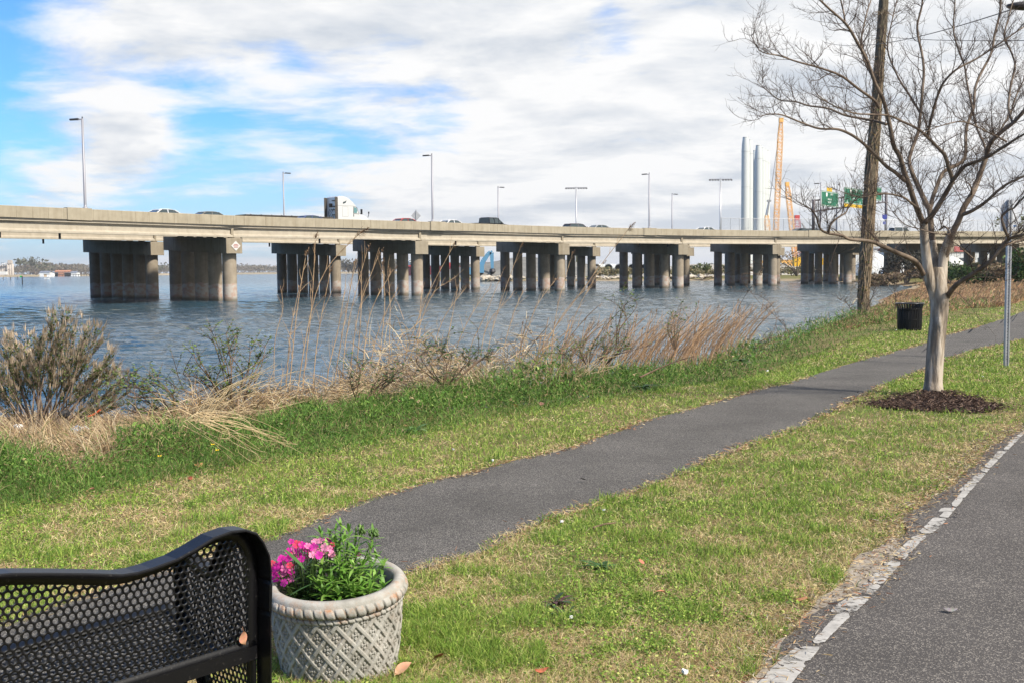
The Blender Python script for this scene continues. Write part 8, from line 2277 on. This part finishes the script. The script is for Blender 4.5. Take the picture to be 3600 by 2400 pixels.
# buttercups in weeds
M_yel = mat('buttercup_yellow', (.85, .55, .01), .5, .3)
for k, (px, py, d) in enumerate(((748, 1563, 8.6), (764, 1583, 8.5), (561, 1604, 8.0))):
    c = at(px, py, d); g0 = gz1(c.x, d); root = thing('buttercup', ('upper of two yellow buttercups in the left weeds', 'lower of two yellow buttercups in the left weeds', 'lone yellow buttercup further left in the weeds')[k], 'flower', (c.x, d, g0))
    mb = MB(); h = c.z - g0
    mb.tube([(0, 0, 0), (.01, 0, h * .6), (0, 0, h)], .002, 5); mb.build('stem', M_stem, root)
    mb = MB()
    for q in range(5):
        a = q * 1.257; mb.add([(0, 0, h), (.016 * math.cos(a - .5), .016 * math.sin(a - .5), h + .006), (.020 * math.cos(a), .020 * math.sin(a), h + .009), (.016 * math.cos(a + .5), .016 * math.sin(a + .5), h + .006)], [(0, 1, 2, 3)])
    mb.build('petals', M_yel, root)
# stick in lawn
a = on_lawn(2085, 1875); b_ = on_lawn(2165, 1860); mb = MB(); mb.tube([Vector((0, 0, .04)), (b_ - a) * .5 + Vector((0, 0, .05)), (b_ - a) + Vector((0, 0, .045))], [.006, .007, .004], 6); o = mb.build('stick', M_cane, None, loc=a); tag(o, 'short dry stick lying on the lawn right of the path', 'stick')

def chips():
    g = np.random.default_rng(4); lo, hi = MULCH_POLY.min(0), MULCH_POLY.max(0); c = (lo + hi) / 2
    P = c + (g.random((26000, 2)) - .5) * (hi - lo) * 1.25
    d = line_dist(P, MULCH_POLY, True); ins = inside(P, MULCH_POLY)
    P = P[(ins & (g.random(len(P)) < .8)) | (~ins & (g.random(len(P)) < .25 * np.exp(-d / .12)))]; N = len(P)
    pal = [(.052, .032, .023), (.095, .058, .042), (.15, .10, .075), (.033, .021, .016), (.21, .15, .115)]
    col = pick(pal, g.choice(5, N, p=[.3, .3, .18, .15, .07])) * g.uniform(.7, 1.3, (N, 1))
    b = np.column_stack([P, ground_z(P) + .02 + g.random(N) * .03 + .05 * np.exp(-((P - np.array([MYRTLE_BASE.x, MYRTLE_BASE.y])) ** 2).sum(1) / .25)])
    o = link('mulch_chips', blades('mulch_chips', b, g.uniform(0, 6.28, N), g.normal(1.35, .25, N), g.uniform(.02, .06, N), g.uniform(.006, .016, N), col, g, M_straw, .1)); o['kind'] = 'stuff'; tag(o, 'loose dark bark chips scattered round the foot of the crape myrtle', 'mulch')
chips()

def edge_straw():
    g = np.random.default_rng(14); E = PATH_POLY[:-1]; k = g.integers(0, len(E), 60000); P = E[k] + g.normal(0, .055, (60000, 2)) + g.normal(0, .02, (60000, 2))
    r_ = np.hypot(P[:, 0], P[:, 1]); P = P[(r_ > 3.5) & (r_ < 40) & (g.random(60000) < np.minimum(1, (9 / r_) ** 1.2)) & (fbm(P, 2.2, 17) > .36) & ~inside(P, ROAD_T)]; N = len(P)
    Y = [(.50, .38, .21), (.40, .27, .14), (.58, .47, .28), (.28, .18, .10), (.33, .16, .09)]
    r_ = np.hypot(P[:, 0], P[:, 1]); b = np.column_stack([P, ground_z(P) + .013 + .012 * g.random(N)])
    o = link('edge_straw', blades('edge_straw', b, g.uniform(0, 6.28, N), g.normal(1.42, .15, N), g.uniform(.02, .07, N), np.maximum(.0028, .0006 * r_), pick(Y, g.integers(0, 5, N)) * g.uniform(.7, 1.2, (N, 1)), g, M_straw, .1)); o['kind'] = 'stuff'; tag(o, 'dead grass clippings and straw lying along both edges of the path', 'straw')
    E = np.array([(p.x, p.y) for p in re_[2:]]); k = g.integers(0, len(E), 15000); P = E[k] + g.normal(0, .09, (15000, 2)) + np.array([-.05, .02]); N = len(P)
    Y2 = Y + [(.16, .14, .12), (.36, .32, .27)]
    b = np.column_stack([P, ground_z(P) + .012 + .012 * g.random(N)])
    o = link('shoulder_straw', blades('shoulder_straw', b, g.uniform(0, 6.28, N), g.normal(1.42, .15, N), g.uniform(.015, .06, N), g.uniform(.002, .007, N), pick(Y2, g.integers(0, 7, N)) * g.uniform(.7, 1.2, (N, 1)), g, M_straw, .1)); o['kind'] = 'stuff'; tag(o, 'straw and grit scattered along the edge of the road', 'straw')
edge_straw()
# ------------------------------------------------------------------ haze over the river
def haze():
    mb = MB(); mb.box((0, 3000, 50), (19400, 18600, 108)); o = mb.build('haze', [])
    m = bpy.data.materials.new('haze_air'); m.use_nodes = True; t = m.node_tree; t.nodes.remove(t.nodes['Principled BSDF'])
    v = t.nodes.new('ShaderNodeVolumePrincipled'); v.inputs['Color'].default_value = (.92, .95, 1.0, 1); v.inputs['Density'].default_value = .00013; v.inputs['Anisotropy'].default_value = .2
    t.links.new(v.outputs[0], t.nodes['Material Output'].inputs['Volume']); o.data.materials.append(m)
    o['kind'] = 'stuff'; tag(o, 'thin pale haze lying over the river and the far shore', 'haze')
haze()
